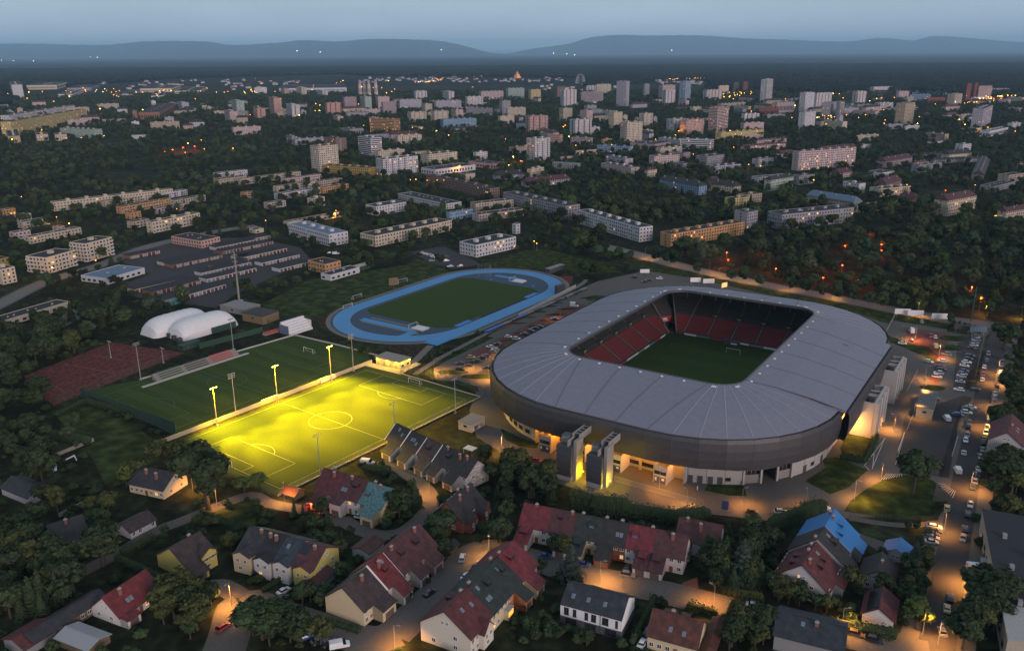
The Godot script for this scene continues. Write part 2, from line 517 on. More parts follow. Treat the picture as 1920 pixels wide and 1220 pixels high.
	road("path", [V(113.3,-256.1), V(122.4,-252.7), V(131.6,-251.2), V(142.3,-252.9)], 3.0, 0.06, "paving", "footpath behind the blue roofed garage")
	sheet("yard", [V(112.6,-246.8), V(119.7,-240.5), V(130.3,-237.7), V(127.2,-231.9), V(123.6,-235.3), V(115.2,-235.4), V(111.7,-243.2)], 0.05, "paving")
	sheet("yard", [V(-69,-261.9), V(-64.2,-263.1), V(-55.1,-258.1), V(-57.3,-253.3), V(-62.5,-251.7), V(-68.6,-257)], 0.05, "paving")
	sheet("yard", [V(-52,-300.5), V(-46.5,-302), V(-39.6,-291.2), V(-43.5,-289.1), V(-52.1,-296.6)], 0.05, "paving")
	sheet("yard", [V(43.2,-207.8), V(46.5,-205.4), V(37.2,-194.5), V(34.1,-189.7), V(31,-189.7), V(38.4,-202.1)], 0.05, "paving")
	sheet("yard", [V(50.1,-219.6), V(55.2,-222.6), V(53.9,-214.4), V(49.1,-216.7)], 0.05, "paving_red")
	sheet("yard", [V(136.5,-223.8), V(142.8,-222.2), V(137.2,-214.1), V(131.3,-217.1)], 0.05, "earth")
	sheet("forecourt_edge", [V(117.2,-189.6), V(141.4,-231.8), V(144.2,-230.1), V(135.4,-214.9), V(127.7,-189.5)], 0.03, "grass_dark")
	# playing fields, meadows, gardens
	sheet("lawn", [V(-158,-518), V(-144.6,-564.4), V(-141.7,-578.3), V(-101.4,-604.9), V(-78.7,-622.5), V(-71.8,-641.6), V(-59.6,-631.5), V(-46.5,-603.5), V(-36.9,-595.4), V(-77.9,-547.7), V(-96.2,-516.7), V(-106.8,-494.6), V(-112.3,-482.8), V(-137.3,-495.2)], 0.03, "grass_dark", "wide playing field beyond the running track")
	sheet("lawn", [V(-30.9,-611), V(10.9,-668.1), V(25.9,-671.6), V(75.1,-618.1), V(78,-594), V(49.6,-594.7), V(15.7,-606.6), V(-15.4,-615.5)], 0.03, "grass")
	sheet("bare_earth", [V(-69.5,-439), V(-46.5,-442.3), V(-42.9,-438.5), V(-49,-419.6), V(-62.3,-426.8)], 0.04, "earth")
	sheet("bare_earth", [V(-118.7,-491.8), V(-107.1,-496.2), V(-103.1,-471.1), V(-109.3,-468.5)], 0.04, "earth")
	sheet("clay_triangle", [V(33.5,-584.4), V(43.5,-586.2), V(40.4,-563.2), V(35.7,-560.2)], 0.05, "clay_court")
	sheet("lawn", [V(-198.7,-345.1), V(-193.7,-358.6), V(-170.7,-344.7), V(-145.3,-319.7), V(-137.1,-316.1), V(-137.9,-291.8), V(-149.6,-283.1), V(-165.9,-306.4)], 0.03, "grass_dark", "meadow behind the windbreak")
	sheet("lawn", [V(-103.8,-262.3), V(-91.9,-273.6), V(-85.5,-251.3), V(-91.7,-251.4)], 0.03, "grass_dark")
	sheet("lawn", [V(152.2,-249.1), V(160.9,-249), V(162.7,-240), V(154.2,-231.6), V(143.6,-235.1)], 0.03, "grass_dark")
	sheet("yard", [V(-277.1,-476.2), V(-273.2,-513.3), V(-254.5,-506.8), V(-260.8,-468)], 0.03, "paving")
	sheet("yard", [V(-296,-637), V(-298,-675.6), V(-283.1,-701.5), V(-245.7,-722.9), V(-218,-722), V(-171.3,-683), V(-152.4,-638.4), V(-180.7,-547), V(-183.8,-511.4), V(-212.9,-524.5), V(-245.3,-538.3), V(-266,-574.2), V(-257.9,-597.4)], 0.03, "asphalt", "asphalt yard between the rows of garages")
	sheet("parking", [V(-80.9,-665.2), V(-54.7,-685), V(-30.1,-639.8), V(-23.5,-621.6), V(-42,-609.1), V(-59.9,-627)], 0.04, "asphalt", "car park beside the sports hall")
	sheet("meadow", [V(240,-2415), V(327,-2509), V(395,-2467), V(361,-2279), V(245,-2260)], 0.04, "meadow")

# ---------------------------------------------------------------- the stadium
func ring(a: float, b: float, r: float, nx: int, nz: int, nc: int) -> Array:   # [point, outward normal, side name] round a rounded rectangle, from its near side anticlockwise
	var o := []
	var cx := a - r
	var cz := b - r
	var run := [[Vector2(-cx, b), Vector2(cx, b), nx, "front"], [Vector2(cx, cz), 90.0, nc, "corner"], [Vector2(a, cz), Vector2(a, -cz), nz, "right"], [Vector2(cx, -cz), 0.0, nc, "corner"],
		[Vector2(cx, -b), Vector2(-cx, -b), nx, "back"], [Vector2(-cx, -cz), -90.0, nc, "corner"], [Vector2(-a, -cz), Vector2(-a, cz), nz, "left"], [Vector2(-cx, cz), -180.0, nc, "corner"]]
	for s in run:
		for i in s[2]:
			if s[3] == "corner":
				var t := deg_to_rad(s[1] - 90.0 * i / s[2])
				var d := Vector2(cos(t), sin(t))
				o.append([s[0] + d * r, d, s[3]])
			else:
				var p: Vector2 = s[0].lerp(s[1], float(i) / s[2])
				var d := Vector2(0, 1) if s[3] == "front" else Vector2(1, 0) if s[3] == "right" else Vector2(0, -1) if s[3] == "back" else Vector2(-1, 0)
				o.append([p, d, s[3]])
	return o

func v3(p: Vector2, y: float) -> Vector3:
	return Vector3(p.x, y, p.y)

func stadium() -> void:
	var yaw := -deg_to_rad(32.93)
	var at := Vector3(86.42, 0, -377.29)
	var s := thing("football_stadium", "large football stadium with grey ring roof and dark curved facade", "stadium", at, yaw)
	block(at.x, at.z, 82, 118, yaw)
	var nx := 3
	var nz := 5
	var nc := 9
	var outer := ring(73.2, 99.0, 54.0, nx, nz, nc)
	var inner := ring(38.6, 61.6, 10.8, nx, nz, nc)
	var n := outer.size()
	# roof panels, each a shallow vaulted slab
	var ho := [20.7, 23.9, 26.2, 27.6]
	for i in n:
		var j := (i + 1) % n
		var m := MB.new()
		var out: float = 2.6 if outer[i][2] == "right" and outer[j][2] != "front" else 0.0
		var top := []
		for e in [[outer[i], inner[i]], [outer[j], inner[j]]]:
			var row := []
			for k in 4:
				var p: Vector2 = (e[0][0] + outer[i][1] * out).lerp(e[1][0], k / 3.0) if out > 0.0 else e[0][0].lerp(e[1][0], k / 3.0)
				row.append(v3(p, ho[k]))
			top.append(row)
		var dn := Vector3(0, -0.9, 0)
		for k in 3:
			m.quad(top[0][k], top[1][k], top[1][k + 1], top[0][k + 1])
			m.quad(top[0][k + 1] + dn, top[1][k + 1] + dn, top[1][k] + dn, top[0][k] + dn)
		m.quad(top[0][0] + dn, top[1][0] + dn, top[1][0], top[0][0])
		m.quad(top[1][3] + dn, top[0][3] + dn, top[0][3], top[1][3])
		if out > 0.0:
			m.quad(top[0][3] + dn, top[0][0] + dn, top[0][0], top[0][3])
			m.quad(top[1][0] + dn, top[1][3] + dn, top[1][3], top[1][0])
		part(s, "roof_panel", m, "roof_sheet")
		var seam := MB.new()
		var corner: bool = outer[i][2] == "corner" and outer[(i - 1 + n) % n][2] == "corner"
		for k in 3:
			seam.bar(top[0][k] + Vector3(0, 0.03, 0), top[0][k + 1] + Vector3(0, 0.03, 0), 0.35 if corner else 0.5, 0.12)
		part(s, "roof_seam", seam, "roof_seam" if corner else "roof_joint")
		var rim := MB.new()
		rim.bar(top[0][3] + Vector3(0, -0.4, 0), top[1][3] + Vector3(0, -0.4, 0), 0.5, 1.2)
		part(s, "roof_rim", rim, "metal_dark")
		# the dark gutter and the curved metal skin below it
		var g := MB.new()
		var o0: Vector2 = outer[i][0] + outer[i][1] * out
		var o1: Vector2 = outer[j][0] + (outer[i][1] if out > 0.0 else outer[j][1]) * out
		var n0: Vector2 = outer[i][1]
		var n1: Vector2 = outer[i][1] if out > 0.0 else outer[j][1]
		g.quad(v3(o0 - n0 * 0.6, 19.9), v3(o0 + n0 * 1.0, 19.9), v3(o1 + n1 * 1.0, 19.9), v3(o1 - n1 * 0.6, 19.9))
		g.quad(v3(o0 + n0 * 0.9, 19.2), v3(o1 + n1 * 0.9, 19.2), v3(o1 + n1 * 0.9, 20.6), v3(o0 + n0 * 0.9, 20.6))
		part(s, "gutter", g, "black_rim")
		var prof := [[0.95, 20.3], [1.5, 18.9], [1.7, 16.0], [1.5, 12.6], [0.9, 9.2], [0.6, 8.7], [-4.5, 8.7]]
		var f := MB.new()
		var cuts := 1 if outer[i][2] == "corner" else 3
		for k in cuts:
			var ka := float(k) / cuts
			var kb := float(k + 1) / cuts
			for q in prof.size() - 1:
				var a: Vector2 = o0.lerp(o1, ka); var b: Vector2 = o0.lerp(o1, kb)
				var na: Vector2 = n0.lerp(n1, ka); var nb: Vector2 = n0.lerp(n1, kb)
				f.quad(v3(a + na * prof[q + 1][0], prof[q + 1][1]), v3(b + nb * prof[q + 1][0], prof[q + 1][1]), v3(b + nb * prof[q][0], prof[q][1]), v3(a + na * prof[q][0], prof[q][1]))
		part(s, "facade_panel", f, "facade_dark")
		var rib := MB.new()
		for q in 4:
			rib.bar(v3(o0 + n0 * (prof[q][0] + 0.02), prof[q][1]), v3(o0 + n0 * (prof[q + 1][0] + 0.02), prof[q + 1][1]), 0.14, 0.1)
		part(s, "facade_rib", rib, "metal_dark")
	# small roof anchors near the inner edge
	var vent := MB.new().box(Vector3(0, 0.3, 0), Vector3(0.7, 0.6, 0.7)).box(Vector3(0, 0.7, 0), Vector3(0.9, 0.2, 0.9))
	var vm := vent.mesh()
	for i in n:
		if outer[i][2] != "corner" or i % 4 == 0:
			for q in 2:
				var j := (i + 1) % n
				var p: Vector2 = inner[i][0].lerp(inner[j][0], q * 0.5) + inner[i][1] * 2.5
				part(s, "roof_vent", vm, "metal_white", v3(p, 26.9))
	for w in [[Vector3(48, 23.9, -30), Vector3(62, 23.2, -22)], [Vector3(-50, 23.6, -45), Vector3(-53, 23.4, -18)], [Vector3(56, 23.3, 4), Vector3(49, 24.4, 12)]]:
		part(s, "roof_rail", MB.new().bar(w[0] + Vector3(0, 1.4, 0), w[1] + Vector3(0, 1.4, 0), 0.3, 0.3), "roof_seam")
	stadium_base(s)
	stadium_bowl(s)
	stadium_entrance(s)
	stadium_side_towers(s)

func stadium_base(s: Node3D) -> void:
	var b := ring(70.5, 93.5, 51.0, 6, 10, 12)
	var n := b.size()
	var wc := Vector2(19.5, 42.5)
	for i in n:
		var j := (i + 1) % n
		var p: Vector2 = b[i][0]
		var q: Vector2 = b[j][0]
		var mid := (p + q) / 2.0
		if mid.y > 60.0 and absf(mid.x) < 31.5:
			continue
		var ang := rad_to_deg((mid - wc).angle()) if mid.x > 19.5 and mid.y > 42.5 else -1.0
		if ang > 30.0 and ang < 52.5:
			continue
		var m := MB.new()
		m.wallq(p, q, 0.0, 8.9)
		m.wallq(q - b[j][1] * 0.6, p - b[i][1] * 0.6, 0.0, 8.9)
		m.wallq(q, q - b[j][1] * 0.6, 0.0, 8.9)
		part(s, "base_wall", m, "concrete_light")
		part(s, "wall_joint", MB.new().box(v3(p, 4.4) - Vector3(b[i][1].x, 0, b[i][1].y) * 0.02, Vector3(0.12, 8.8, 0.12)), "concrete_dark")
	# windows and doors of the near side, set into the wall
	for x in [-49.5, -45.6, -41.6, -37.2]:
		var z := 42.5 + sqrt(51.0 * 51.0 - (absf(x) - 19.5) * (absf(x) - 19.5))
		var t := atan2(-(absf(x) - 19.5), z - 42.5)
		wall_opening(s, Vector3(x, 2.6, z), t, 2.9, 1.9, "window")
	for x in [33.6, 36.9, 40.3, 43.4]:
		var z := 42.5 + sqrt(51.0 * 51.0 - (x - 19.5) * (x - 19.5))
		wall_opening(s, Vector3(x, 1.5, z), atan2(x - 19.5, z - 42.5), 1.9, 2.9, "door")
	for x in [66.8, 70.0]:
		var z := 42.5 + sqrt(51.0 * 51.0 - (x - 19.5) * (x - 19.5))
		wall_opening(s, Vector3(x, 1.5, z), atan2(x - 19.5, z - 42.5), 1.9, 2.9, "door")
	for x in [45.9, 68.4]:
		var z := 42.5 + sqrt(51.0 * 51.0 - (x - 19.5) * (x - 19.5))
		wall_opening(s, Vector3(x, 2.1, z), atan2(x - 19.5, z - 42.5), 2.0, 1.5, "window")
	# the glazed corner with its tunnel
	for k in 4:
		var t := deg_to_rad(52.5 - 7.5 * k)
		var d := Vector2(cos(t), sin(t))
		part(s, "gate_post", MB.new().box(v3(wc + d * 51.0, 4.4), Vector3(0.8, 8.8, 0.8), -t), "concrete_light")
		if k == 3:
			continue
		var t1 := deg_to_rad(52.5 - 7.5 * (k + 1))
		var d1 := Vector2(cos(t1), sin(t1))
		var lint := MB.new()
		lint.bar(v3(wc + d * 51.0, 8.2), v3(wc + d1 * 51.0, 8.2), 0.6, 1.1)
		part(s, "gate_lintel", lint, "concrete_light")
		if k == 1:
			var tun := MB.new()
			for e in [d, d1]:
				tun.wallq(wc + e * 50.6, wc + e * 32.0, 0.0, 7.6)
			tun.wallq(wc + d * 32.0, wc + d1 * 32.0, 0.0, 7.6)
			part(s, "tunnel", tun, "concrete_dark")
			continue
		part(s, "gate_panel", MB.new().bar(v3(wc + d * 50.4, 1.7), v3(wc + d1 * 50.4, 1.7), 0.3, 3.4), "concrete")
		var gl := part(s, "gate_glazing", MB.new().bar(v3(wc + d * 49.8, 5.6), v3(wc + d1 * 49.8, 5.6), 0.1, 4.4), "glass_dark")
		for q in 3:
			var e := d.lerp(d1, 0.25 + 0.25 * q)
			part(gl, "mullion", MB.new().box(v3(wc + e * 49.95, 5.6), Vector3(0.15, 4.4, 0.15)), "metal_grey")
		if k == 2:
			for q in 2:
				var e := d.lerp(d1, 0.35 + 0.4 * q)
				part(s, "ceiling_lamp", MB.new().box(v3(wc + e * 50.2, 6.4), Vector3(0.5, 0.4, 0.5)), "lit_warm")

func wall_opening(s: Node3D, at: Vector3, yaw: float, w: float, h: float, called: String) -> void:
	var o := part(s, called, MB.new().box(Vector3(0, 0, 0.03), Vector3(w, h, 0.14)), "metal_dark", at, yaw)
	part(o, "pane", MB.new().box(Vector3(0, 0, 0.06), Vector3(w - 0.3, h - 0.3, 0.12)), "glass_dark" if called == "window" else "concrete_dark")

func stadium_bowl(s: Node3D) -> void:
	# the pitch, mown in bands, with its markings
	var f := MB.new()
	var g := []
	for q in ring(43.0, 70.0, 9.0, 2, 2, 5):
		g.append(q[0])
	f.poly(PackedVector2Array(g), 0.15, 0.15)
	var turf := part(s, "pitch", f, "turf")
	for k in 6:
		part(turf, "mown_band", MB.new().box(Vector3(0, 0.16, -48.0 + 19.2 * k), Vector3(68, 0.01, 9.6)), "turf_light")
	var L := MB.new()
	for x in [-34.0, 34.0]:
		L.box(Vector3(x, 0.2, 0), Vector3(0.16, 0.02, 105))
	for z in [-52.5, 0.0, 52.5]:
		L.box(Vector3(0, 0.2, z), Vector3(68, 0.02, 0.16))
	for e in [-1.0, 1.0]:
		for b in [[20.16, 16.5], [9.16, 5.5]]:
			L.box(Vector3(0, 0.2, e * (52.5 - b[1])), Vector3(b[0] * 2, 0.02, 0.16))
			L.box(Vector3(b[0], 0.2, e * (52.5 - b[1] / 2)), Vector3(0.16, 0.02, b[1]))
			L.box(Vector3(-b[0], 0.2, e * (52.5 - b[1] / 2)), Vector3(0.16, 0.02, b[1]))
	part(turf, "markings", L, "turf_light")
	# terraces in sections between the stairs, with their rows of seats
	var rows := 26
	var tread := 0.88
	var rise := 0.53
	var sec := ring(42.5, 69.5, 9.0, 5, 7, 3)
	var n := sec.size()
	for i in n:
		var j := (i + 1) % n
		var p0: Vector2 = sec[i][0]; var p1: Vector2 = sec[j][0]
		var n0: Vector2 = sec[i][1]; var n1: Vector2 = sec[j][1]
		var back_left: bool = sec[i][2] == "corner" and p0.x < 0.0 and p0.y < 0.0
		if back_left and sec[(i + 1) % n][2] == "corner" and sec[(i - 1 + n) % n][2] == "corner":
			corner_gate(s, p0, p1, n0, n1)
			continue
		var ter := MB.new()
		var aisle := MB.new()
		for r in rows:
			var y := 1.5 + rise * r
			var a: Vector2 = p0 + n0 * tread * r; var b: Vector2 = p1 + n1 * tread * r
			var a2: Vector2 = p0 + n0 * tread * (r + 1); var b2: Vector2 = p1 + n1 * tread * (r + 1)
			ter.quad(v3(a, y), v3(b, y), v3(b2, y), v3(a2, y))
			ter.wallq(b, a, y - rise - (1.0 if r == 0 else 0.0), y)
			var w := minf(0.12, 0.75 / maxf((b - a).length(), 0.1))
			aisle.quad(v3(a, y + 0.2), v3(a.lerp(b, w), y + 0.2), v3(a2.lerp(b2, w), y + 0.5), v3(a2, y + 0.5))
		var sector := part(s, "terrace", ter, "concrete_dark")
		part(sector, "stair", aisle, "concrete")
		for r in rows:
			if r in [13, 14]:
				continue
			var y := 1.5 + rise * r
			var a: Vector2 = p0 + n0 * (tread * r + 0.5); var b: Vector2 = p1 + n1 * (tread * r + 0.5)
			var q0 := v3(a.lerp(b, 0.1), y + 0.25)
			var q1 := v3(a.lerp(b, 0.97), y + 0.25)
			part(sector, "seat_row", MB.new().bar(q0, q1, 0.46, 0.32), "seat_red" if r < 13 else "seat_black" if (r + i) % 5 else "seat_green")
		# an entrance through the terrace
		if sec[i][2] != "corner":
			var y := 1.5 + rise * 13
			var c := p0.lerp(p1, 0.03) + n0 * tread * 13.5
			var t := atan2(n0.x, n0.y)
			var vo := part(s, "vomitory", MB.new().box(Vector3(-1.9, 0.6, 1.6), Vector3(0.35, 2.6, 4.6)).box(Vector3(1.9, 0.6, 1.6), Vector3(0.35, 2.6, 4.6)).box(Vector3(0, 1.8, 2.0), Vector3(4.1, 0.3, 4.4)), "concrete_dark", v3(c, y), t)
			part(vo, "doorway", MB.new().box(Vector3(0, 0.5, 2.6), Vector3(3.4, 2.4, 0.2)), "black_rim")
			part(vo, "exit_glow_panel", MB.new().box(Vector3(0, 1.35, -0.25), Vector3(2.2, 0.7, 0.15)), "exit_board_glow")  # no lamp behind it: the glow is part of the panel's colour
	# the back wall behind the last row, with posts up to the roof
	var o := ring(42.5 + 24, 69.5 + 24, 33.0, 8, 12, 6)
	for i in o.size():
		var j := (i + 1) % o.size()
		var p: Vector2 = o[i][0]; var q: Vector2 = o[j][0]
		var m := MB.new()
		m.wallq(q, p, 8.0, 17.2)
		m.wallq(p + o[i][1] * 0.3, q + o[j][1] * 0.3, 8.0, 17.2)
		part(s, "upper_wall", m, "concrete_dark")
		part(s, "roof_post", MB.new().box(v3(p - o[i][1] * 0.4, 17.4), Vector3(0.7, 6.0, 0.7)), "concrete")
		if i % 2 == 0:
			part(s, "upper_beam", MB.new().bar(v3(p - o[i][1] * 0.5, 19.6), v3(q - o[j][1] * 0.5, 19.6), 0.5, 0.7), "concrete")
	# advertising boards along the touchlines
	var cols := ["banner_white", "seat_red", "banner_teal", "banner_white", "concrete", "banner_white"]
	for k in 16:
		part(s, "advertising_board", MB.new().box(Vector3(-41.6, 0.65, -58 + 7.0 * k), Vector3(0.15, 1.0, 6.6)), cols[k % 6])
	for k in 9:
		part(s, "advertising_board", MB.new().box(Vector3(-30 + 7.4 * k, 0.65, -68.8), Vector3(7.0, 1.0, 0.15)), cols[(k * 5 + 3) % 6])
	var dug := part(s, "players_shelter", MB.new().box(Vector3(0, 1.9, 0), Vector3(9, 0.15, 1.8)).box(Vector3(0, 1.0, -0.9), Vector3(9, 1.9, 0.1)).box(Vector3(-4.5, 1, 0), Vector3(0.1, 1.9, 1.8)).box(Vector3(4.5, 1, 0), Vector3(0.1, 1.9, 1.8)), "glass_sky", Vector3(-6, 0.15, -66.5))
	part(dug, "shelter_board", MB.new().box(Vector3(-2.4, 0.7, 1.0), Vector3(2.6, 0.9, 0.1)), "banner_red")
	part(dug, "shelter_board", MB.new().box(Vector3(1.8, 0.7, 1.0), Vector3(3.4, 0.9, 0.1)), "banner_white")
	for e in [-1.0, 1.0]:
		var go := MB.new()
		for x in [-3.66, 3.66]:
			go.tube(Vector3(x, 0.15, 0), Vector3(x, 2.6, 0), 0.08, 0.08, 6)
		go.tube(Vector3(-3.66, 2.6, 0), Vector3(3.66, 2.6, 0), 0.08, 0.08, 6)
		part(s, "goal", go, "metal_white", Vector3(0, 0, e * 52.5))

func corner_gate(s: Node3D, p0: Vector2, p1: Vector2, n0: Vector2, n1: Vector2) -> void:
	# a way out through the far corner, between side walls, with a red board over it and a white banner beside it
	for e in [[p0, n0], [p1, n1]]:
		var m := MB.new()
		var a: Vector2 = e[0]
		var d: Vector2 = e[1]
		for k in 5:
			m.bar(v3(a + d * 4.6 * k, 0.9 + 2.77 * k), v3(a + d * 4.6 * (k + 1), 0.9 + 2.77 * (k + 1)), 0.5, 2.4 + 1.2 * k)
		part(s, "gate_wall", m, "concrete")
	var back := (p0 + n0 * 11.0 + p1 + n1 * 11.0) / 2.0
	var t := atan2(n0.x + n1.x, n0.y + n1.y)
	var g := part(s, "gate_board", MB.new().box(Vector3(0, 5.6, 0), Vector3(7.5, 3.6, 0.3)), "banner_red", v3(back, 0), t)
	part(g, "opening", MB.new().box(Vector3(0, 2.0, -0.02), Vector3(7.5, 3.6, 0.3)), "black_rim")
	part(g, "lettering", MB.new().box(Vector3(0.4, 5.8, -0.18), Vector3(2.6, 1.0, 0.06)).box(Vector3(0.4, 4.8, -0.18), Vector3(3.8, 0.5, 0.06)), "banner_white")
	part(s, "gate_deck", MB.new().bar(v3(back, 7.6), v3(back + (n0 + n1) * 6.4, 15.0), 9.0, 0.3), "concrete_dark")

func stadium_entrance(s: Node3D) -> void:
	# the open bay under the near end: cream back wall, columns, four entrance kiosks
	var w := MB.new()
	w.wallq(Vector2(-31, 91), Vector2(32, 91), 0, 8.9)
	w.wallq(Vector2(-31, 94.5), Vector2(-31, 91), 0, 8.9)
	w.wallq(Vector2(32, 91), Vector2(32, 94.5), 0, 8.9)
	part(s, "entrance_wall", w, "cream_wall")
	part(s, "entrance_fin", MB.new().box(Vector3(-31.2, 4.45, 91.5), Vector3(0.6, 8.9, 4.5)), "concrete_light")
	part(s, "entrance_fin", MB.new().box(Vector3(32.2, 4.45, 91.5), Vector3(0.6, 8.9, 4.5)), "concrete_light")
	for x in [-24.0, -14.0, -4.0, 6.0, 14.0, 20.0, 27.0]:
		part(s, "entrance_column", MB.new().box(Vector3(x, 4.4, 92.2), Vector3(0.9, 8.7, 0.9)), "cream_wall")
	part(s, "entrance_glazing", MB.new().box(Vector3(14.5, 2.0, 91.1), Vector3(13, 1.5, 0.2)), "glass_dark")
	part(s, "soffit_beam", MB.new().box(Vector3(0.5, 8.3, 91.4), Vector3(62, 0.5, 0.5)), "concrete_light")
	for k in [[-24.2, 94.6], [-9.0, 94.6], [6.4, 94.8], [24.6, 94.6]]:
		var o := part(s, "entrance_kiosk", MB.new().box(Vector3(0, 3.0, 0), Vector3(5.4, 6.0, 7.6)), "cream_wall", Vector3(k[0], 0, k[1]))
		part(o, "parapet", MB.new().box(Vector3(-2.55, 6.5, 0), Vector3(0.3, 1.0, 7.6)).box(Vector3(2.55, 6.5, 0), Vector3(0.3, 1.0, 7.6)).box(Vector3(0, 6.5, 3.65), Vector3(4.8, 1.0, 0.3)), "cream_wall")
		part(o, "window_band", MB.new().box(Vector3(0, 4.2, 3.78), Vector3(4.6, 1.4, 0.16)), "glass_dark")
		part(o, "door_band", MB.new().box(Vector3(0, 1.35, 3.78), Vector3(4.6, 2.6, 0.16)), "metal_dark")
		part(o, "notice", MB.new().box(Vector3(-1.6, 1.6, 3.9), Vector3(0.7, 1.3, 0.08)), "banner_white")
		part(o, "notice", MB.new().box(Vector3(1.2, 1.8, 3.9), Vector3(1.0, 0.8, 0.08)), "banner_white")
		part(o, "stack", MB.new().box(Vector3(0.8, 7.4, -1.2), Vector3(1.1, 2.8, 1.1)), "cream_wall")
	for x in [-28.4, -19.5, -14.0, -4.0, 1.2, 12.0, 18.0, 29.2]:
		part(s, "soffit_lamp", MB.new().box(Vector3(x, 8.3, 94.2), Vector3(0.3, 0.3, 0.3)), "bulb_sodium")
		lamp_at(s, Vector3(x, 8.3, 94.2), Color(1.0, 0.62, 0.16), 75.0)
	# two stair towers clad in dark mesh, with bridges to the stand
	for k in [[-6.4, 111.4, 13.6], [5.6, 110.6, 12.4]]:
		var x: float = k[0]
		var z: float = k[1]
		var h: float = k[2]
		var o := part(s, "stair_tower", MB.new().box(Vector3(0, h / 2 + 0.9, 0), Vector3(6.2, h - 1.8, 7.0)), "mesh_clad", Vector3(x, 0, z))
		part(o, "plinth", MB.new().box(Vector3(0, 0.95, 0), Vector3(6.0, 1.9, 6.8)), "concrete_light")
		for q in 4:
			part(o, "cladding_band", MB.new().box(Vector3(0, 2.4 + q * (h - 3.0) / 4.0, 0), Vector3(6.3, 0.16, 7.1)), "metal_dark")
		part(o, "lift_shaft", MB.new().box(Vector3(3.6, 7.9, -1.0), Vector3(1.2, 15.8, 5.2)), "concrete")
		part(o, "stair_core", MB.new().box(Vector3(-1.5, h + 1.2, -1.5), Vector3(2.6, 2.6, 3.2)), "concrete")
		part(o, "core_roof", MB.new().box(Vector3(-1.5, h + 2.6, -1.5), Vector3(2.8, 0.2, 3.4)), "metal_dark")
		part(o, "fin_wall", MB.new().box(Vector3(1.2, h + 1.0, 0.4), Vector3(0.5, 2.8, 4.6)), "concrete")
		var br := part(s, "bridge", MB.new().box(Vector3(x + 2.2, 14.5, 104.2), Vector3(2.8, 0.3, 11.5)), "concrete_dark")
		for e in [-1.4, 1.4]:
			part(br, "truss_side", MB.new().box(Vector3(x + 2.2 + e, 15.9, 104.2), Vector3(0.25, 2.6, 11.5)), "concrete")
		for q in 5:
			part(br, "cross_beam", MB.new().box(Vector3(x + 2.2, 17.1, 99.4 + q * 2.4), Vector3(2.7, 0.25, 0.3)), "concrete")
	lamp_at(s, Vector3(-0.6, 3.2, 110.5), Color(1.0, 0.82, 0.1), 110.0)
	lamp_at(s, Vector3(10.9, 3.0, 111.5), Color(1.0, 0.82, 0.1), 70.0)
	part(s, "wall_lamp", MB.new().box(Vector3(-0.6, 3.2, 110.5), Vector3(0.3, 0.3, 0.3)), "bulb_sodium")
	part(s, "wall_lamp", MB.new().box(Vector3(10.9, 3.0, 111.5), Vector3(0.3, 0.3, 0.3)), "bulb_sodium")
	# the fence of upright bars across the forecourt
	var fe := part(s, "forecourt_fence", MB.new().box(Vector3(25.5, 2.15, 105.8), Vector3(31.5, 0.1, 0.08)).box(Vector3(25.5, 0.25, 105.8), Vector3(31.5, 0.1, 0.08)), "metal_grey")
	var bars := MB.new()
	for k in 90:
		bars.box(Vector3(9.9 + k * 0.35, 1.15, 105.8), Vector3(0.09, 2.2, 0.05))
	part(fe, "bars", bars, "metal_grey").set_meta("kind", "stuff")

func lamp_at(s: Node3D, p: Vector3, c: Color, e: float) -> void:
	omni(s.transform * p, c, e, 0.2)

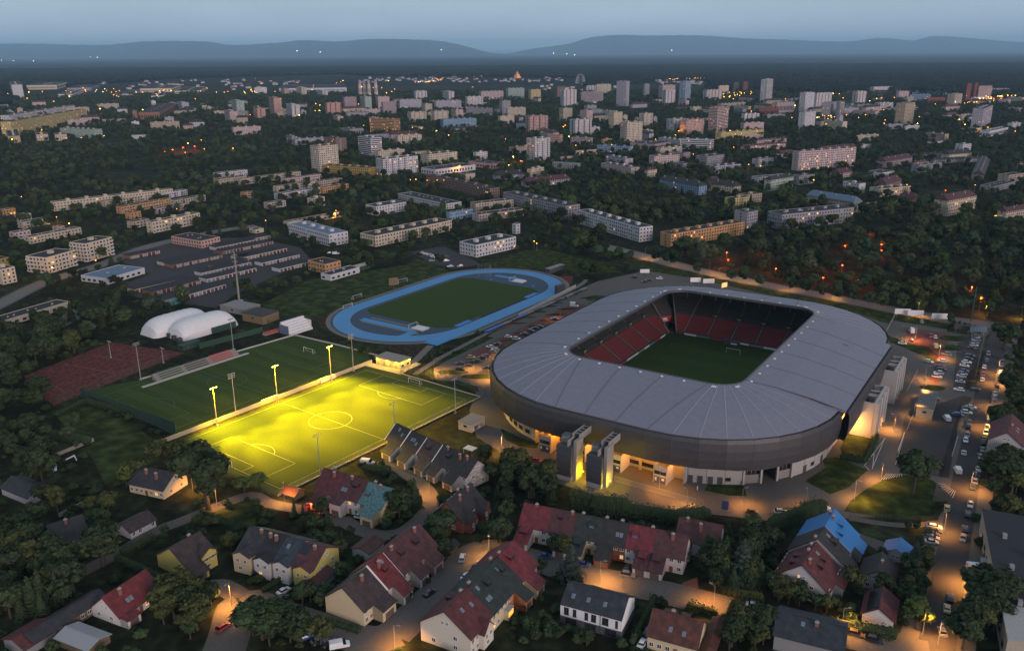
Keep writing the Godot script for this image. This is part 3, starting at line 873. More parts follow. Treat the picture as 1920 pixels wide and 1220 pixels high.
func stadium_side_towers(s: Node3D) -> void:
	for g in [[17.5, -4.5], [-25.0, -47.0]]:
		var z0: float = g[0]
		var z1: float = g[1]
		var o := part(s, "side_tower", MB.new().box(Vector3(76.6, 7.6, z0 - 0.4), Vector3(9.8, 15.2, 0.8)), "concrete_light")
		part(o, "rear_wall", MB.new().box(Vector3(76.6, 7.6, z1 + 0.4), Vector3(9.8, 15.2, 0.8)), "concrete_light")
		part(o, "middle_wall", MB.new().box(Vector3(77.0, 7.6, (z0 + z1) / 2), Vector3(9.0, 15.2, 0.8)), "concrete_light")
		part(o, "deck", MB.new().box(Vector3(76.4, 12.6, z0 - 4.6), Vector3(9.0, 0.4, 7.4)), "concrete_dark")
		part(o, "deck", MB.new().box(Vector3(76.4, 12.6, z1 + 4.6), Vector3(9.0, 0.4, 7.4)), "concrete_dark")
		for k in 4:
			var z := lerpf(z0 - 1.2, z1 + 1.2, k / 3.0)
			part(o, "fin", MB.new().box(Vector3(82.3, 7.6, z), Vector3(1.5, 15.3, 2.2)), "concrete_light")
			part(o, "slot", MB.new().box(Vector3(81.9, 7.2, z - 1.5), Vector3(0.5, 14.0, 0.9)), "black_rim")
		for k in 2:
			part(o, "outer_wall", MB.new().box(Vector3(81.0, 7.4, lerpf(z0, z1, 0.28 + 0.44 * k)), Vector3(0.5, 14.4, 7.0)), "concrete")
		part(o, "top_beam", MB.new().box(Vector3(81.6, 15.35, (z0 + z1) / 2), Vector3(0.7, 0.7, z0 - z1)), "concrete_light")
		part(o, "top_beam", MB.new().box(Vector3(77.0, 15.35, z0 - 8.2), Vector3(8.6, 0.6, 0.7)), "concrete_light")
		part(o, "top_beam", MB.new().box(Vector3(77.0, 15.35, z1 + 8.2), Vector3(8.6, 0.6, 0.7)), "concrete_light")
		for q in [z0 - 4.0, z1 + 4.0]:
			part(o, "roof_fan", MB.new().tube(Vector3(75.2, 12.8, q), Vector3(75.2, 14.2, q), 0.7, 0.5, 8), "metal_white")
	part(s, "wall_lamp", MB.new().box(Vector3(75.0, 5.6, 19.6), Vector3(0.3, 0.3, 0.3)), "bulb_sodium")
	lamp_at(s, Vector3(75.0, 5.6, 19.9), SODIUM, 320.0)

# ---------------------------------------------------------------- running track, pitches, tennis dome
func oval(r: float, l: float, k := 28) -> Array:
	var o := []
	for i in k + 1:
		var t := -PI / 2 + PI * i / k
		o.append(Vector2(l / 2 + r * cos(t), r * sin(t)))
	for i in k + 1:
		var t := PI / 2 + PI * i / k
		o.append(Vector2(-l / 2 + r * cos(t), r * sin(t)))
	return o

func oval_band(r0: float, r1: float, l: float, y: float) -> MB:
	var m := MB.new()
	var a := oval(r0, l)
	var b := oval(r1, l)
	for i in a.size():
		var j := (i + 1) % a.size()
		m.quad(v3(a[i], y), v3(a[j], y), v3(b[j], y), v3(b[i], y))
	return m

func pitch_lines(L: float, W: float, y: float, s := 1.0) -> MB:
	var m := MB.new()
	var w := 0.14
	for e in [-1.0, 1.0]:
		m.box(Vector3(0, y, e * W / 2), Vector3(L, 0.01, w))
		m.box(Vector3(e * L / 2, y, 0), Vector3(w, 0.01, W))
		for b in [[20.16 * s, 16.5 * s], [9.16 * s, 5.5 * s]]:
			m.box(Vector3(e * (L / 2 - b[1]), y, 0), Vector3(w, 0.01, b[0] * 2))
			for q in [-1.0, 1.0]:
				m.box(Vector3(e * (L / 2 - b[1] / 2), y, q * b[0]), Vector3(b[1], 0.01, w))
		var arc := []
		for i in 13:
			var t := deg_to_rad(-53 + 106.0 * i / 12)
			arc.append(Vector3(e * (L / 2 - 11 * s - 9.15 * s * cos(t)), 0, 9.15 * s * sin(t)))
		m.strip(arc, w, y)
	m.box(Vector3(0, y, 0), Vector3(w, 0.01, W))
	var c := []
	for i in 40:
		c.append(Vector3(9.15 * s * cos(TAU * i / 40), 0, 9.15 * s * sin(TAU * i / 40)))
	m.strip(c, w, y, true)
	return m

func goal_frame(parent: Node3D, at: Vector3, yaw: float, called := "goal", w := 7.32, h := 2.44, d := 1.8) -> Node3D:
	var m := MB.new()
	for x in [-w / 2, w / 2]:
		m.tube(Vector3(x, 0, 0), Vector3(x, h, 0), 0.08, 0.08, 6)
		m.tube(Vector3(x, h, 0), Vector3(x, h, -d * 0.4), 0.04, 0.04, 5)
		m.tube(Vector3(x, h, -d * 0.4), Vector3(x, 0, -d), 0.04, 0.04, 5)
	m.tube(Vector3(-w / 2, h, 0), Vector3(w / 2, h, 0), 0.08, 0.08, 6)
	m.tube(Vector3(-w / 2, 0.05, -d), Vector3(w / 2, 0.05, -d), 0.04, 0.04, 5)
	return part(parent, called, m, "metal_white", at, yaw)

func sports_grounds() -> void:
	# the running track
	var yaw := 0.966
	var t := Vector3(-35.65, 0, -524.8)
	var o := thing("running_track", "bright blue running track with white lane lines round a grass field", "running track", t, yaw)
	block(t.x, t.z, 94, 52, yaw)
	part(o, "lanes", oval_band(36.5, 46.2, 84.4, 0.10), "track_blue")
	for k in 9:
		part(o, "lane_line", oval_band(36.5 + 1.21 * k, 36.62 + 1.21 * k, 84.4, 0.115), "line_white" if k in [0, 8] else "line_faint")
	part(o, "kerb_path", oval_band(48.0, 50.6, 84.4, 0.06), "paving_light")
	part(o, "run_off", oval_band(46.2, 48.0, 84.4, 0.05), "track_dark")
	var inside := MB.new()
	inside.poly(PackedVector2Array(oval(36.5, 84.4)), 0.07, 0.07)
	part(o, "infield", inside, "track_dark")
	var fld := MB.new().poly(PackedVector2Array([Vector2(-46, -33), Vector2(46, -33), Vector2(51, -26), Vector2(51, 26), Vector2(46, 33), Vector2(-46, 33), Vector2(-51, 26), Vector2(-51, -26)]), 0.1, 0.1)
	part(o, "field", fld, "turf")
	# sprint straight running on past the near bend, jump runways, mats and gear
	part(o, "sprint_straight", MB.new().box(Vector3(-58, 0.105, 41.3), Vector3(34, 0.01, 9.7)), "track_blue")
	part(o, "runway", MB.new().box(Vector3(-62, 0.105, -1), Vector3(5, 0.02, 42)), "track_blue")
	part(o, "runway", MB.new().box(Vector3(-69, 0.10, 20), Vector3(12, 0.02, 5)), "track_blue")
	part(o, "runway", MB.new().box(Vector3(66, 0.105, -4), Vector3(4, 0.02, 24)), "track_blue")
	for z in [-57.0, -65.5]:
		part(o, "jump_lane", MB.new().box(Vector3(z, 0.12, 3), Vector3(1.4, 0.02, 44)), "sand")
	part(o, "long_jump_pit", MB.new().box(Vector3(10, 0.11, 34.6), Vector3(60, 0.03, 1.6)), "earth")
	for q in [[-36.0, 33.6], [36.0, 33.6]]:
		part(o, "jump_mat_cover", MB.new().box(Vector3(q[0], 0.2, q[1]), Vector3(13, 0.2, 3.4)), "mat_blue")
	for q in [[54.5, -12.0], [58.0, 2.0], [56.0, 22.0]]:
		part(o, "shot_sector", MB.new().box(Vector3(q[0], 0.2, q[1]), Vector3(2.6, 0.2, 1.6)), "mat_blue")
	for q in [[-58.0, 20.0, 0.0], [60.0, 8.0, 0.0]]:
		var mm := part(o, "pole_vault_mat", MB.new().box(Vector3(0, 0.55, 0), Vector3(6.2, 0.9, 8.4)).box(Vector3(0, 1.05, 0), Vector3(5.6, 0.2, 7.8)), "membrane", Vector3(q[0], 0.1, q[1]))
		part(mm, "mat_side", MB.new().box(Vector3(0, 0.3, 0), Vector3(6.3, 0.5, 8.5)), "concrete")
		goal_frame(o, Vector3(q[0] + 0.3, 0.1, q[1] - 6.0), PI, "training_goal")
	# the hammer cage on its tall posts
	var cage := thing("throwing_cage", "tall thin posts of the throwing cage at the far bend", "cage", t + Vector3(58, 0.1, -20).rotated(Vector3.UP, yaw), yaw)
	for k in 9:
		var a := deg_to_rad(-120 + 30.0 * k)
		part(cage, "post", MB.new().tube(Vector3(cos(a) * 4.6, 0, sin(a) * 4.6), Vector3(cos(a) * 4.6, 9.0, sin(a) * 4.6), 0.07, 0.06, 6), "metal_grey")
		part(cage, "net", MB.new().box(Vector3(cos(a + 0.26) * 4.45, 4.3, sin(a + 0.26) * 4.45), Vector3(0.02, 8.0, 0.03)), "metal_grey")

	# the floodlit training pitch
	var ty := 0.921
	var tp := Vector3(-78.33, 0, -339.5)
	block(tp.x, tp.z, 62, 40, ty)
	var p := thing("training_pitch", "artificial pitch glowing yellow under floodlights with white line markings", "football pitch", tp, ty)
	part(p, "surface", MB.new().box(Vector3(1, 0.04, 0), Vector3(114, 0.08, 70)), "turf_training")
	part(p, "edge_strip", MB.new().box(Vector3(1, 0.05, -35.8), Vector3(114, 0.1, 1.8)), "earth")
	part(p, "lines", pitch_lines(104, 64, 0.1), "line_pitch")
	goal_frame(p, Vector3(52.2, 0.09, 0), -PI / 2)
	goal_frame(p, Vector3(-52.2, 0.09, 0), PI / 2)
	var wl := thing("pitch_wall", "low concrete wall between the two training pitches", "wall", tp + Vector3(1, 0, -37.6).rotated(Vector3.UP, ty), ty)
	for k in 23:
		part(wl, "wall_panel", MB.new().box(Vector3(-57 + 5.2 * k, 0.9, 0), Vector3(5.14, 1.8, 0.3)), "cream_wall")
	# high wire fence round the lit pitch
	var fence_at := [[Vector3(-57, 0, 36.4), Vector3(60, 0, 36.4), 23], [Vector3(60, 0, 36.4), Vector3(64, 0, 30), 2], [Vector3(64, 0, 30), Vector3(64, 0, -30), 12], [Vector3(-57, 0, -36), Vector3(-57, 0, 36.4), 14]]
	for f in fence_at:
		wire_fence("wire_fence", ["wire mesh fence along the near side of the lit pitch", "short wire fence at the rounded corner of the lit pitch", "wire mesh fence behind the goal beside the parking", "wire mesh fence behind the goal near the big dark tree"][fence_at.find(f)], tp, ty, f[0], f[1], f[2], 3.2, "metal_grey")
	part(p, "kerb", MB.new().box(Vector3(1, 0.2, 35.6), Vector3(114, 0.4, 0.4)).box(Vector3(58.5, 0.2, 0), Vector3(0.4, 0.4, 71)), "cream_wall")

	# the unlit grass pitch beyond it
	var g := [V(-136.5,-322.5), V(-82.6,-387.9), V(-69.6,-403.8), V(-75.5,-424.7), V(-121.4,-456.6), V(-180.6,-388.8), V(-201.6,-375.4)]
	var gm := MB.new()
	gm.poly(flat(g), 0.04, 0.04)
	var gp := thing("grass_pitch", "dark unlit grass pitch with faint mowing stripes beyond the lit one", "football pitch")
	part(gp, "surface", gm, "turf")
	var gc := tp + Vector3(2, 0, -76).rotated(Vector3.UP, ty)
	for k in 10:
		part(gp, "mown_band", MB.new().box(Vector3(-47 + 10.4 * k, 0.06, 0), Vector3(5.2, 0.01, 62)), "turf_stripe", gc, ty)
	part(gp, "lines", pitch_lines(100, 60, 0.08), "line_worn", gc, ty)
	goal_frame(gp, gc + Vector3(50, 0.08, 0).rotated(Vector3.UP, ty), ty - PI / 2)
	goal_frame(gp, gc + Vector3(-50, 0.08, 0).rotated(Vector3.UP, ty), ty + PI / 2)
	for q in [V(-109.8,-361.7), V(-89.3,-387.2)]:
		var b := thing("dugout", "low glazed dugout beside the wall, %s" % ("nearer to the houses" if q.x < -90.0 else "nearer to the clubhouse"), "dugout", q, ty, "dugouts between the pitches")
		part(b, "shelter", MB.new().box(Vector3(0, 1.6, 0), Vector3(9, 0.1, 1.8)).box(Vector3(0, 0.85, 0.8), Vector3(9, 1.6, 0.08)).box(Vector3(-4.5, 0.85, 0), Vector3(0.08, 1.6, 1.7)).box(Vector3(4.5, 0.85, 0), Vector3(0.08, 1.6, 1.7)), "membrane")
		part(b, "bench", MB.new().box(Vector3(0, 0.45, 0.2), Vector3(8.4, 0.1, 0.4)), "metal_grey")
	# small stand with green, black and red seats
	var st := thing("terrace_stand", "small concrete terrace with green, black and red seats beside the grass pitch", "grandstand", V(-160,-399.8), 0.921)
	for r in 4:
		part(st, "step", MB.new().box(Vector3(6, 0.25 + 0.4 * r, -1.0 - 1.1 * r), Vector3(47, 0.5 + 0.8 * r, 1.1)), "concrete")
	for k in 3:
		for r in 4:
			part(st, "seat_row", MB.new().box(Vector3(-9 + 14.5 * k, 0.7 + 0.8 * r, -1.1 - 1.1 * r), Vector3(12.2, 0.4, 0.6)), ["seat_green", "seat_black", "seat_red"][k])
	part(st, "plinth", MB.new().box(Vector3(4, 0.2, 0.6), Vector3(60, 0.4, 1.8)), "concrete_light")

	# clay courts behind a green windbreak
	var cl := setting("clay_court", MB.new().poly(flat([V(-240.4,-394.8), V(-219.4,-445.5), V(-173.1,-428.1), V(-206.3,-357)]), 0.05, 0.05), "clay_court", "red clay courts left of the grass pitch")
	var ln := MB.new()
	for q in [[V(-229.4,-411.8), V(-195.5,-397.8)], [V(-229,-390.7), V(-211.5,-375.8)], [V(-221.6,-425.9), V(-187.9,-411.1)], [V(-216.6,-380.7), V(-202.3,-400.6)], [V(-217.7,-434.8), V(-186.6,-422.4)]]:
		ln.strip([q[0], q[1]], 0.12, 0.08)
	part(cl, "court_lines", ln, "line_clay")
	wire_fence("court_fence", "grey mesh fence between the clay courts and the grass pitch", Vector3.ZERO, 0, V(-206.3,-357.8), V(-176.6,-416.5), 20, 4.0, "fence_mesh")
	var wb := thing("windbreak", "tall dark green windbreak panels at the end of the grass pitch", "fence")
	for k in 14:
		var a: Vector3 = V(-198.2,-366.4).lerp(V(-140,-326.9), k / 14.0)
		var b: Vector3 = V(-198.2,-366.4).lerp(V(-140,-326.9), (k + 0.97) / 14.0)
		part(wb, "panel", MB.new().bar(a + Vector3(0, 2.6, 0), b + Vector3(0, 2.6, 0), 0.08, 5.0), "fence_green")
		part(wb, "post", MB.new().tube(a, a + Vector3(0, 5.4, 0), 0.07, 0.07, 6), "metal_dark")
	var wb2 := thing("windbreak", "low green net along the far touchline by the white dome", "fence")
	for k in 12:
		var a: Vector3 = V(-167.1,-433.9).lerp(V(-140.8,-462.4), k / 12.0)
		var b: Vector3 = V(-167.1,-433.9).lerp(V(-140.8,-462.4), (k + 0.97) / 12.0)
		part(wb2, "panel", MB.new().bar(a + Vector3(0, 1.7, 0), b + Vector3(0, 1.7, 0), 0.06, 3.2), "fence_green")
	var kw := thing("pitch_kerb", "pale concrete kerb wall along the far end of the grass pitch", "wall")
	for q in [[V(-121.2,-456), V(-91.8,-437.1)], [V(-121.4,-456.6), V(-180.6,-388.8)], [V(-91.8,-436.9), V(-70,-421.3)]]:
		part(kw, "wall_run", MB.new().bar(q[0] + Vector3(0, 0.35, 0), q[1] + Vector3(0, 0.35, 0), 0.5, 0.7), "concrete_light")
	dome()
	clubhouse()

func wire_fence(called: String, label: String, at: Vector3, yaw: float, a: Vector3, b: Vector3, k: int, h: float, mesh_mat: String) -> void:
	var o := thing(called, label, "fence", at, yaw)
	for i in k + 1:
		var p := a.lerp(b, float(i) / k)
		part(o, "post", MB.new().tube(p, p + Vector3(0, h, 0), 0.05, 0.05, 5), "metal_dark")
	var m := MB.new()
	for y in [0.25, 0.6, 0.95, 1.3]:
		m.bar(a + Vector3(0, h * y / 1.32, 0), b + Vector3(0, h * y / 1.32, 0), 0.025, 0.025)
	for i in k * 5:
		var p := a.lerp(b, (i + 0.5) / (k * 5.0))
		m.tube(p, p + Vector3(0, h, 0), 0.014, 0.014, 3, false)
	part(o, "mesh_wires", m, mesh_mat).set_meta("kind", "stuff")

func dome() -> void:
	# two inflated halls side by side: membrane shells on a ground line, ribbed by cables
	var yaw := 0.93
	var c: Vector3 = V(-184.4,-468.5)
	block(c.x, c.z, 32, 30, yaw)
	var o := thing("tennis_dome", "white inflated sports hall with two rounded lobes behind the grass pitch", "air dome", c, yaw)
	for k in 2:
		var m := MB.new()
		var nu := 22
		var nv := 12
		var L := 19.0
		var W := 9.0
		var H := 9.5
		var pt := func(i: int, j: int) -> Vector3:
			var u := -1.0 + 2.0 * i / nu
			var a := PI * j / nv
			var end := pow(maxf(0.0, 1.0 - pow(absf(u), 5.0)), 0.55)
			var bulge := 1.0 + 0.012 * sin(u * 40.0)
			return Vector3(u * L, H * end * pow(sin(a), 0.8) * bulge, -cos(a) * W * (0.72 + 0.28 * end))
		for i in nu:
			for j in nv:
				m.quad(pt.call(i, j), pt.call(i, j + 1), pt.call(i + 1, j + 1), pt.call(i + 1, j))
		part(o, "membrane_shell", m, "membrane", Vector3(-3.0 + 6.0 * k, 0, -8.3 + 16.6 * k))
	part(o, "green_panel", MB.new().box(Vector3(10, 1.8, 18.0), Vector3(16, 3.6, 0.4)), "fence_green")
	for k in 4:
		part(o, "entrance_block", MB.new().box(Vector3(-17.0 + 1.0 * k, 1.2, 15.5 - 6.0 * k), Vector3(2.4, 2.4, 2.4)), "concrete_dark")

func clubhouse() -> void:
	# flat-roofed changing rooms beside the lit pitch, bright lamps along their wall
	var b: Array = [-60.1,-407.9,8.3,15.6,3.9,57]
	var o := thing("clubhouse", "low flat roofed clubhouse lit yellow by its wall lamps", "building", Vector3(b[0], 0, b[1]), deg_to_rad(b[5]))
	var L: float = b[2]; var D: float = b[3]; var H: float = b[4]
	block(b[0], b[1], L / 2 + 2, D / 2 + 2, deg_to_rad(b[5]))
	part(o, "wall", MB.new().box(Vector3(0, H / 2, 0), Vector3(L, H, D)), "cream_wall")
	part(o, "roof", MB.new().box(Vector3(0, H + 0.2, 0), Vector3(L + 1.0, 0.4, D + 1.0)), "concrete")
	for k in 2:
		part(o, "roof_vent", MB.new().box(Vector3(-1.5 + 3 * k, H + 0.7, -4 + 7 * k), Vector3(0.8, 0.6, 0.8)), "metal_grey")
	part(o, "terrace", MB.new().box(Vector3(-L / 2 - 2.4, 0.15, 0), Vector3(4.6, 0.3, D + 8)).box(Vector3(0, 0.15, D / 2 + 1.8), Vector3(L + 8, 0.3, 3.4)), "cream_wall")
	for k in 4:
		part(o, "door", MB.new().box(Vector3(-L / 2 - 0.03, 1.2, -D / 2 + D * (k + 0.4) / 4), Vector3(0.1, 2.2, 1.2)), "metal_grey")
	for k in 2:
		part(o, "window", MB.new().box(Vector3(-L / 4 + k * L / 2, 1.7, D / 2 + 0.03), Vector3(1.8, 1.1, 0.1)), "glass_dark")
	for q in [Vector3(-L / 2 - 0.5, H - 0.5, -D * 0.42), Vector3(-L / 2 - 0.5, H - 0.5, 0), Vector3(-L / 2 - 0.5, H - 0.5, D * 0.36), Vector3(-L * 0.3, H - 0.5, D / 2 + 0.5), Vector3(L * 0.36, H - 0.5, D / 2 + 0.5)]:
		part(o, "wall_lamp", MB.new().box(q, Vector3(0.3, 0.3, 0.3)), "bulb_yellow")
		omni(o.transform * q, FLOOD, 60.0, 0.2)

# ---------------------------------------------------------------- the houses in front of the stadium
# A house lies with its ridge along x and its front towards +z. hc is [centre x, centre z, length, depth, turn in degrees, which end is near].
func window_mesh(w: float, h: float) -> Array:
	var key := "win%.2f_%.2f" % [w, h]
	if not cache.has(key):
		var f := MB.new()
		f.box(Vector3(0, h / 2 - 0.05, 0.02), Vector3(w + 0.1, 0.12, 0.12)).box(Vector3(0, -h / 2 - 0.02, 0.05), Vector3(w + 0.25, 0.1, 0.22))
		for x in [-w / 2, 0.0, w / 2]:
			f.box(Vector3(x, 0, 0.02), Vector3(0.09, h - 0.1, 0.1))
		cache[key] = [f.mesh(), MB.new().box(Vector3(0, 0, -0.01), Vector3(w, h - 0.08, 0.06)).mesh()]
	return cache[key]

func window(o: Node3D, at: Vector3, yaw: float, w := 1.1, h := 1.3, pane := "", frame := "metal_white") -> void:
	var k := window_mesh(w, h)
	var f := part(o, "window", k[0], frame, at, yaw)
	part(f, "pane", k[1], pane if pane else "glass_dark" if rng.randf() > 0.04 else "lit_soft")

func roof_slab(m: MB, a: Vector3, b: Vector3, c: Vector3, d: Vector3, th := 0.22) -> void:
	var nn := (b - a).cross(d - a).normalized() * th
	m.quad(a + nn, b + nn, c + nn, d + nn)
	m.quad(d, c, b, a)
	m.quad(a, b, b + nn, a + nn)
	m.quad(b, c, c + nn, b + nn)
	m.quad(c, d, d + nn, c + nn)
	m.quad(d, a, a + nn, d + nn)

func gable_house(s: Dictionary) -> Node3D:
	var hc: Array = s.hc
	var L: float = hc[2]
	var D: float = hc[3]
	var H: float = s.get("H", 5.2)
	var R: float = s.get("rise", 4.0)
	var yaw := deg_to_rad(hc[4])
	var o := thing(s.get("called", "house"), s.label, s.get("cat", "house"), Vector3(hc[0], 0, hc[1]), yaw, s.get("group", ""))
	block(hc[0], hc[1], L / 2 + 1.2, D / 2 + 1.2, yaw)
	var wall: String = s.wall
	var roof: String = s.roof
	var ov: float = s.get("over", 0.45)
	var ends: Array = s.get("ends", [true, true])
	var x0 := -L / 2
	var x1 := L / 2
	var zz := D / 2
	# walls
	for z in [-zz, zz]:
		part(o, "wall", MB.new().box(Vector3(0, H / 2, z - signf(z) * 0.15), Vector3(L, H, 0.3)), wall)
	for e in 2:
		var x := x0 if e == 0 else x1
		var ix := x + (0.3 if e == 0 else -0.3)
		var m := MB.new()
		var pts := [Vector3(0, 0, zz - 0.3), Vector3(0, 0, -zz + 0.3), Vector3(0, H, -zz + 0.3), Vector3(0, H + R - 0.05, 0), Vector3(0, H, zz - 0.3)]
		for q in [[x, e == 1], [ix, e == 0]]:
			for k in 3:
				var a: Vector3 = pts[0]; var b: Vector3 = pts[k + 1]; var c: Vector3 = pts[k + 2]
				var d := Vector3(q[0], 0, 0)
				if q[1]: m.tri(a + d, b + d, c + d)
				else: m.tri(a + d, c + d, b + d)
		part(o, "gable_wall", m, s.get("gable", wall))
	if s.has("plinth"):
		part(o, "plinth", MB.new().box(Vector3(0, s.plinth / 2, 0), Vector3(L + 0.08, s.plinth, D + 0.08)), s.plinth_mat)
	# roof slopes with overhang, ridge tiles, gutters
	var drop := ov * R / zz
	var e0 := x0 - (ov if ends[0] else 0.02)
	var e1 := x1 + (ov if ends[1] else 0.02)
	var fr := MB.new()
	roof_slab(fr, Vector3(e0, H - drop, zz + ov), Vector3(e1, H - drop, zz + ov), Vector3(e1, H + R, 0), Vector3(e0, H + R, 0))
	part(o, "roof_slope", fr, roof)
	var bk := MB.new()
	roof_slab(bk, Vector3(e1, H - drop, -zz - ov), Vector3(e0, H - drop, -zz - ov), Vector3(e0, H + R, 0), Vector3(e1, H + R, 0))
	part(o, "roof_slope", bk, roof)
	part(o, "ridge_cap", MB.new().bar(Vector3(e0, H + R + 0.24, 0), Vector3(e1, H + R + 0.24, 0), 0.34, 0.14), roof)
	for z in [zz + ov + 0.06, -zz - ov - 0.06]:
		part(o, "gutter", MB.new().box(Vector3((e0 + e1) / 2, H - drop + 0.06, z), Vector3(e1 - e0, 0.14, 0.14)), "metal_dark")
	if s.has("verge"):
		for e in [e0, e1]:
			part(o, "verge_board", MB.new().bar(Vector3(e, H - drop + 0.1, zz + ov), Vector3(e, H + R + 0.1, 0), 0.3, 0.42), s.verge)
	var y_at := func(z: float) -> float: return H + R * (1.0 - absf(z) / zz)
	var tilt := atan2(R, zz)
	# chimneys
	for c in s.get("chim", []):
		var yb: float = y_at.call(c[1]) - 0.4
		var top: float = H + R + 0.75
		var ch := part(o, "chimney", MB.new().box(Vector3(c[0], (yb + top) / 2, c[1]), Vector3(0.9, top - yb, 0.65)), "brick")
		part(ch, "chimney_cap", MB.new().box(Vector3(c[0], top + 0.06, c[1]), Vector3(1.05, 0.14, 0.8)), "concrete_light")
		part(ch, "flue", MB.new().tube(Vector3(c[0], top + 0.1, c[1]), Vector3(c[0], top + 0.55, c[1]), 0.16, 0.2, 7), "metal_grey")
	# skylights
	for c in s.get("sky", []):
		var side := signf(c[1])
		var b := Basis(Vector3.RIGHT, tilt * side)
		var at := Vector3(c[0], y_at.call(c[1]) + 0.26, c[1])
		var k := part(o, "skylight", MB.new().obox(at, b, Vector3(0.95, 0.14, 1.35)), "metal_grey")
		part(k, "pane", MB.new().obox(at + b.y * 0.05, b, Vector3(0.75, 0.1, 1.15)), "glass_sky")
	# shed dormers
	for c in s.get("dorm", []):
		var side := signf(c[1])
		var w: float = c[2]
		var z0: float = c[1]
		var yb: float = y_at.call(z0) + 0.1
		var yt := yb + 1.25
		var zb: float = side * maxf(0.2, zz * (1.0 - (yt + 0.5 - H) / R))
		var m := MB.new()
		for q in [-w / 2, w / 2]:
			m.tri(Vector3(c[0] + q, yb, z0), Vector3(c[0] + q, yt, z0), Vector3(c[0] + q, yt, zb))
			m.tri(Vector3(c[0] + q, yt, zb), Vector3(c[0] + q, yt, z0), Vector3(c[0] + q, yb, z0))
		m.box(Vector3(c[0], (yb + yt) / 2, z0 - side * 0.1), Vector3(w, yt - yb, 0.16))
		var d := part(o, "dormer", m, s.get("dormer_wall", roof))
		var rm := MB.new()
		var a := Vector3(c[0] - w / 2 - 0.2, yt, z0 + side * 0.3)
		var b := Vector3(c[0] + w / 2 + 0.2, yt, z0 + side * 0.3)
		var e := Vector3(c[0] + w / 2 + 0.2, yt + 0.5, zb)
		var f := Vector3(c[0] - w / 2 - 0.2, yt + 0.5, zb)
		if side > 0: roof_slab(rm, a, b, e, f, 0.14)
		else: roof_slab(rm, b, a, f, e, 0.14)
		part(d, "dormer_roof", rm, roof)
		part(d, "pane", MB.new().box(Vector3(c[0], (yb + yt) / 2, z0 + side * 0.02), Vector3(w - 0.5, 0.8, 0.06)), "glass_dark" if c.size() < 4 else c[3])
	# catslide wings: the roof runs on down over a garage
	for c in s.get("wing", []):
		var wx: float = c[0]; var w: float = c[1]; var d: float = c[2]; var h: float = c[3]
		var yi := H + 0.0
		var m := MB.new()
		for q in [wx - w / 2, wx + w / 2]:
			for flip in 2:
				var p := [Vector3(q, 0, zz), Vector3(q, 0, zz + d), Vector3(q, h, zz + d), Vector3(q, yi, zz)]
				if flip: p.reverse()
				m.quad(p[0], p[1], p[2], p[3])
		m.box(Vector3(wx, h / 2, zz + d - 0.12), Vector3(w, h, 0.24))
		var g := part(o, "garage_wing", m, s.get("wing_wall", wall))
		var rm := MB.new()
		var dd := (yi - h) / d
		roof_slab(rm, Vector3(wx - w / 2 - 0.25, h - dd * 0.5, zz + d + 0.5), Vector3(wx + w / 2 + 0.25, h - dd * 0.5, zz + d + 0.5), Vector3(wx + w / 2 + 0.25, yi + dd * 0.4, zz - 0.4), Vector3(wx - w / 2 - 0.25, yi + dd * 0.4, zz - 0.4))
		part(g, "wing_roof", rm, c[4] if c.size() > 4 else roof)
		part(g, "garage_door", MB.new().box(Vector3(wx, 1.1, zz + d + 0.03), Vector3(w * 0.62, 2.1, 0.1)), "garage_door")
		if c.size() > 5:
			var yy := lerpf(yi, h, 0.5)
			var dm := part(g, "dormer", MB.new().box(Vector3(wx, yy + 0.55, zz + d * 0.5 - 0.4), Vector3(w * 0.55, 1.5, 1.6)), s.get("dormer_wall", roof))
			part(dm, "dormer_roof", MB.new().obox(Vector3(wx, yy + 1.42, zz + d * 0.5 - 0.5), Basis(Vector3.RIGHT, 0.25), Vector3(w * 0.55 + 0.4, 0.14, 2.4)), roof)
			part(dm, "pane", MB.new().box(Vector3(wx, yy + 0.65, zz + d * 0.5 + 0.42), Vector3(w * 0.4, 0.8, 0.06)), "glass_dark")
	# front cross gables
	for c in s.get("fgab", []):
		var wx: float = c[0]; var w: float = c[1]; var d: float = c[2]; var h: float = c[3]; var r: float = c[4]
		var gw: String = c[5] if c.size() > 5 else wall
		var m := MB.new()
		for q in [wx - w / 2, wx + w / 2]:
			m.box(Vector3(q - signf(q - wx) * 0.12, h / 2, zz + d / 2), Vector3(0.24, h, d))
		m.box(Vector3(wx, h / 2, zz + d - 0.12), Vector3(w - 0.48, h, 0.24))
		m.tri(Vector3(wx - w / 2, h, zz + d), Vector3(wx + w / 2, h, zz + d), Vector3(wx, h + r, zz + d))
		var g := part(o, "front_gable", m, gw)
		var deep := minf(zz * 0.85, zz * (h + r - H) / R) if h + r > H else 0.0
		for q in [-1.0, 1.0]:
			var rm := MB.new()
			var lo := Vector3(wx + q * (w / 2 + 0.3), h - 0.3 * r / (w / 2), zz + d + 0.4)
			var hi := Vector3(wx, h + r, zz + d + 0.4)
			var lo2 := Vector3(lo.x, lo.y, zz - 0.2)
			var hi2 := Vector3(wx, h + r, zz - deep)
			if q < 0: roof_slab(rm, lo2, lo, hi, hi2, 0.18)
			else: roof_slab(rm, lo, lo2, hi2, hi, 0.18)
			part(g, "gable_roof", rm, c[6] if c.size() > 6 else roof)
		window(g, Vector3(wx - w * 0.22, h * 0.72, zz + d), 0, 1.0, 1.2)
		window(g, Vector3(wx + w * 0.22, h * 0.72, zz + d), 0, 1.0, 1.2)
		window(g, Vector3(wx - w * 0.1, h * 0.3, zz + d), 0, 1.1, 1.2)
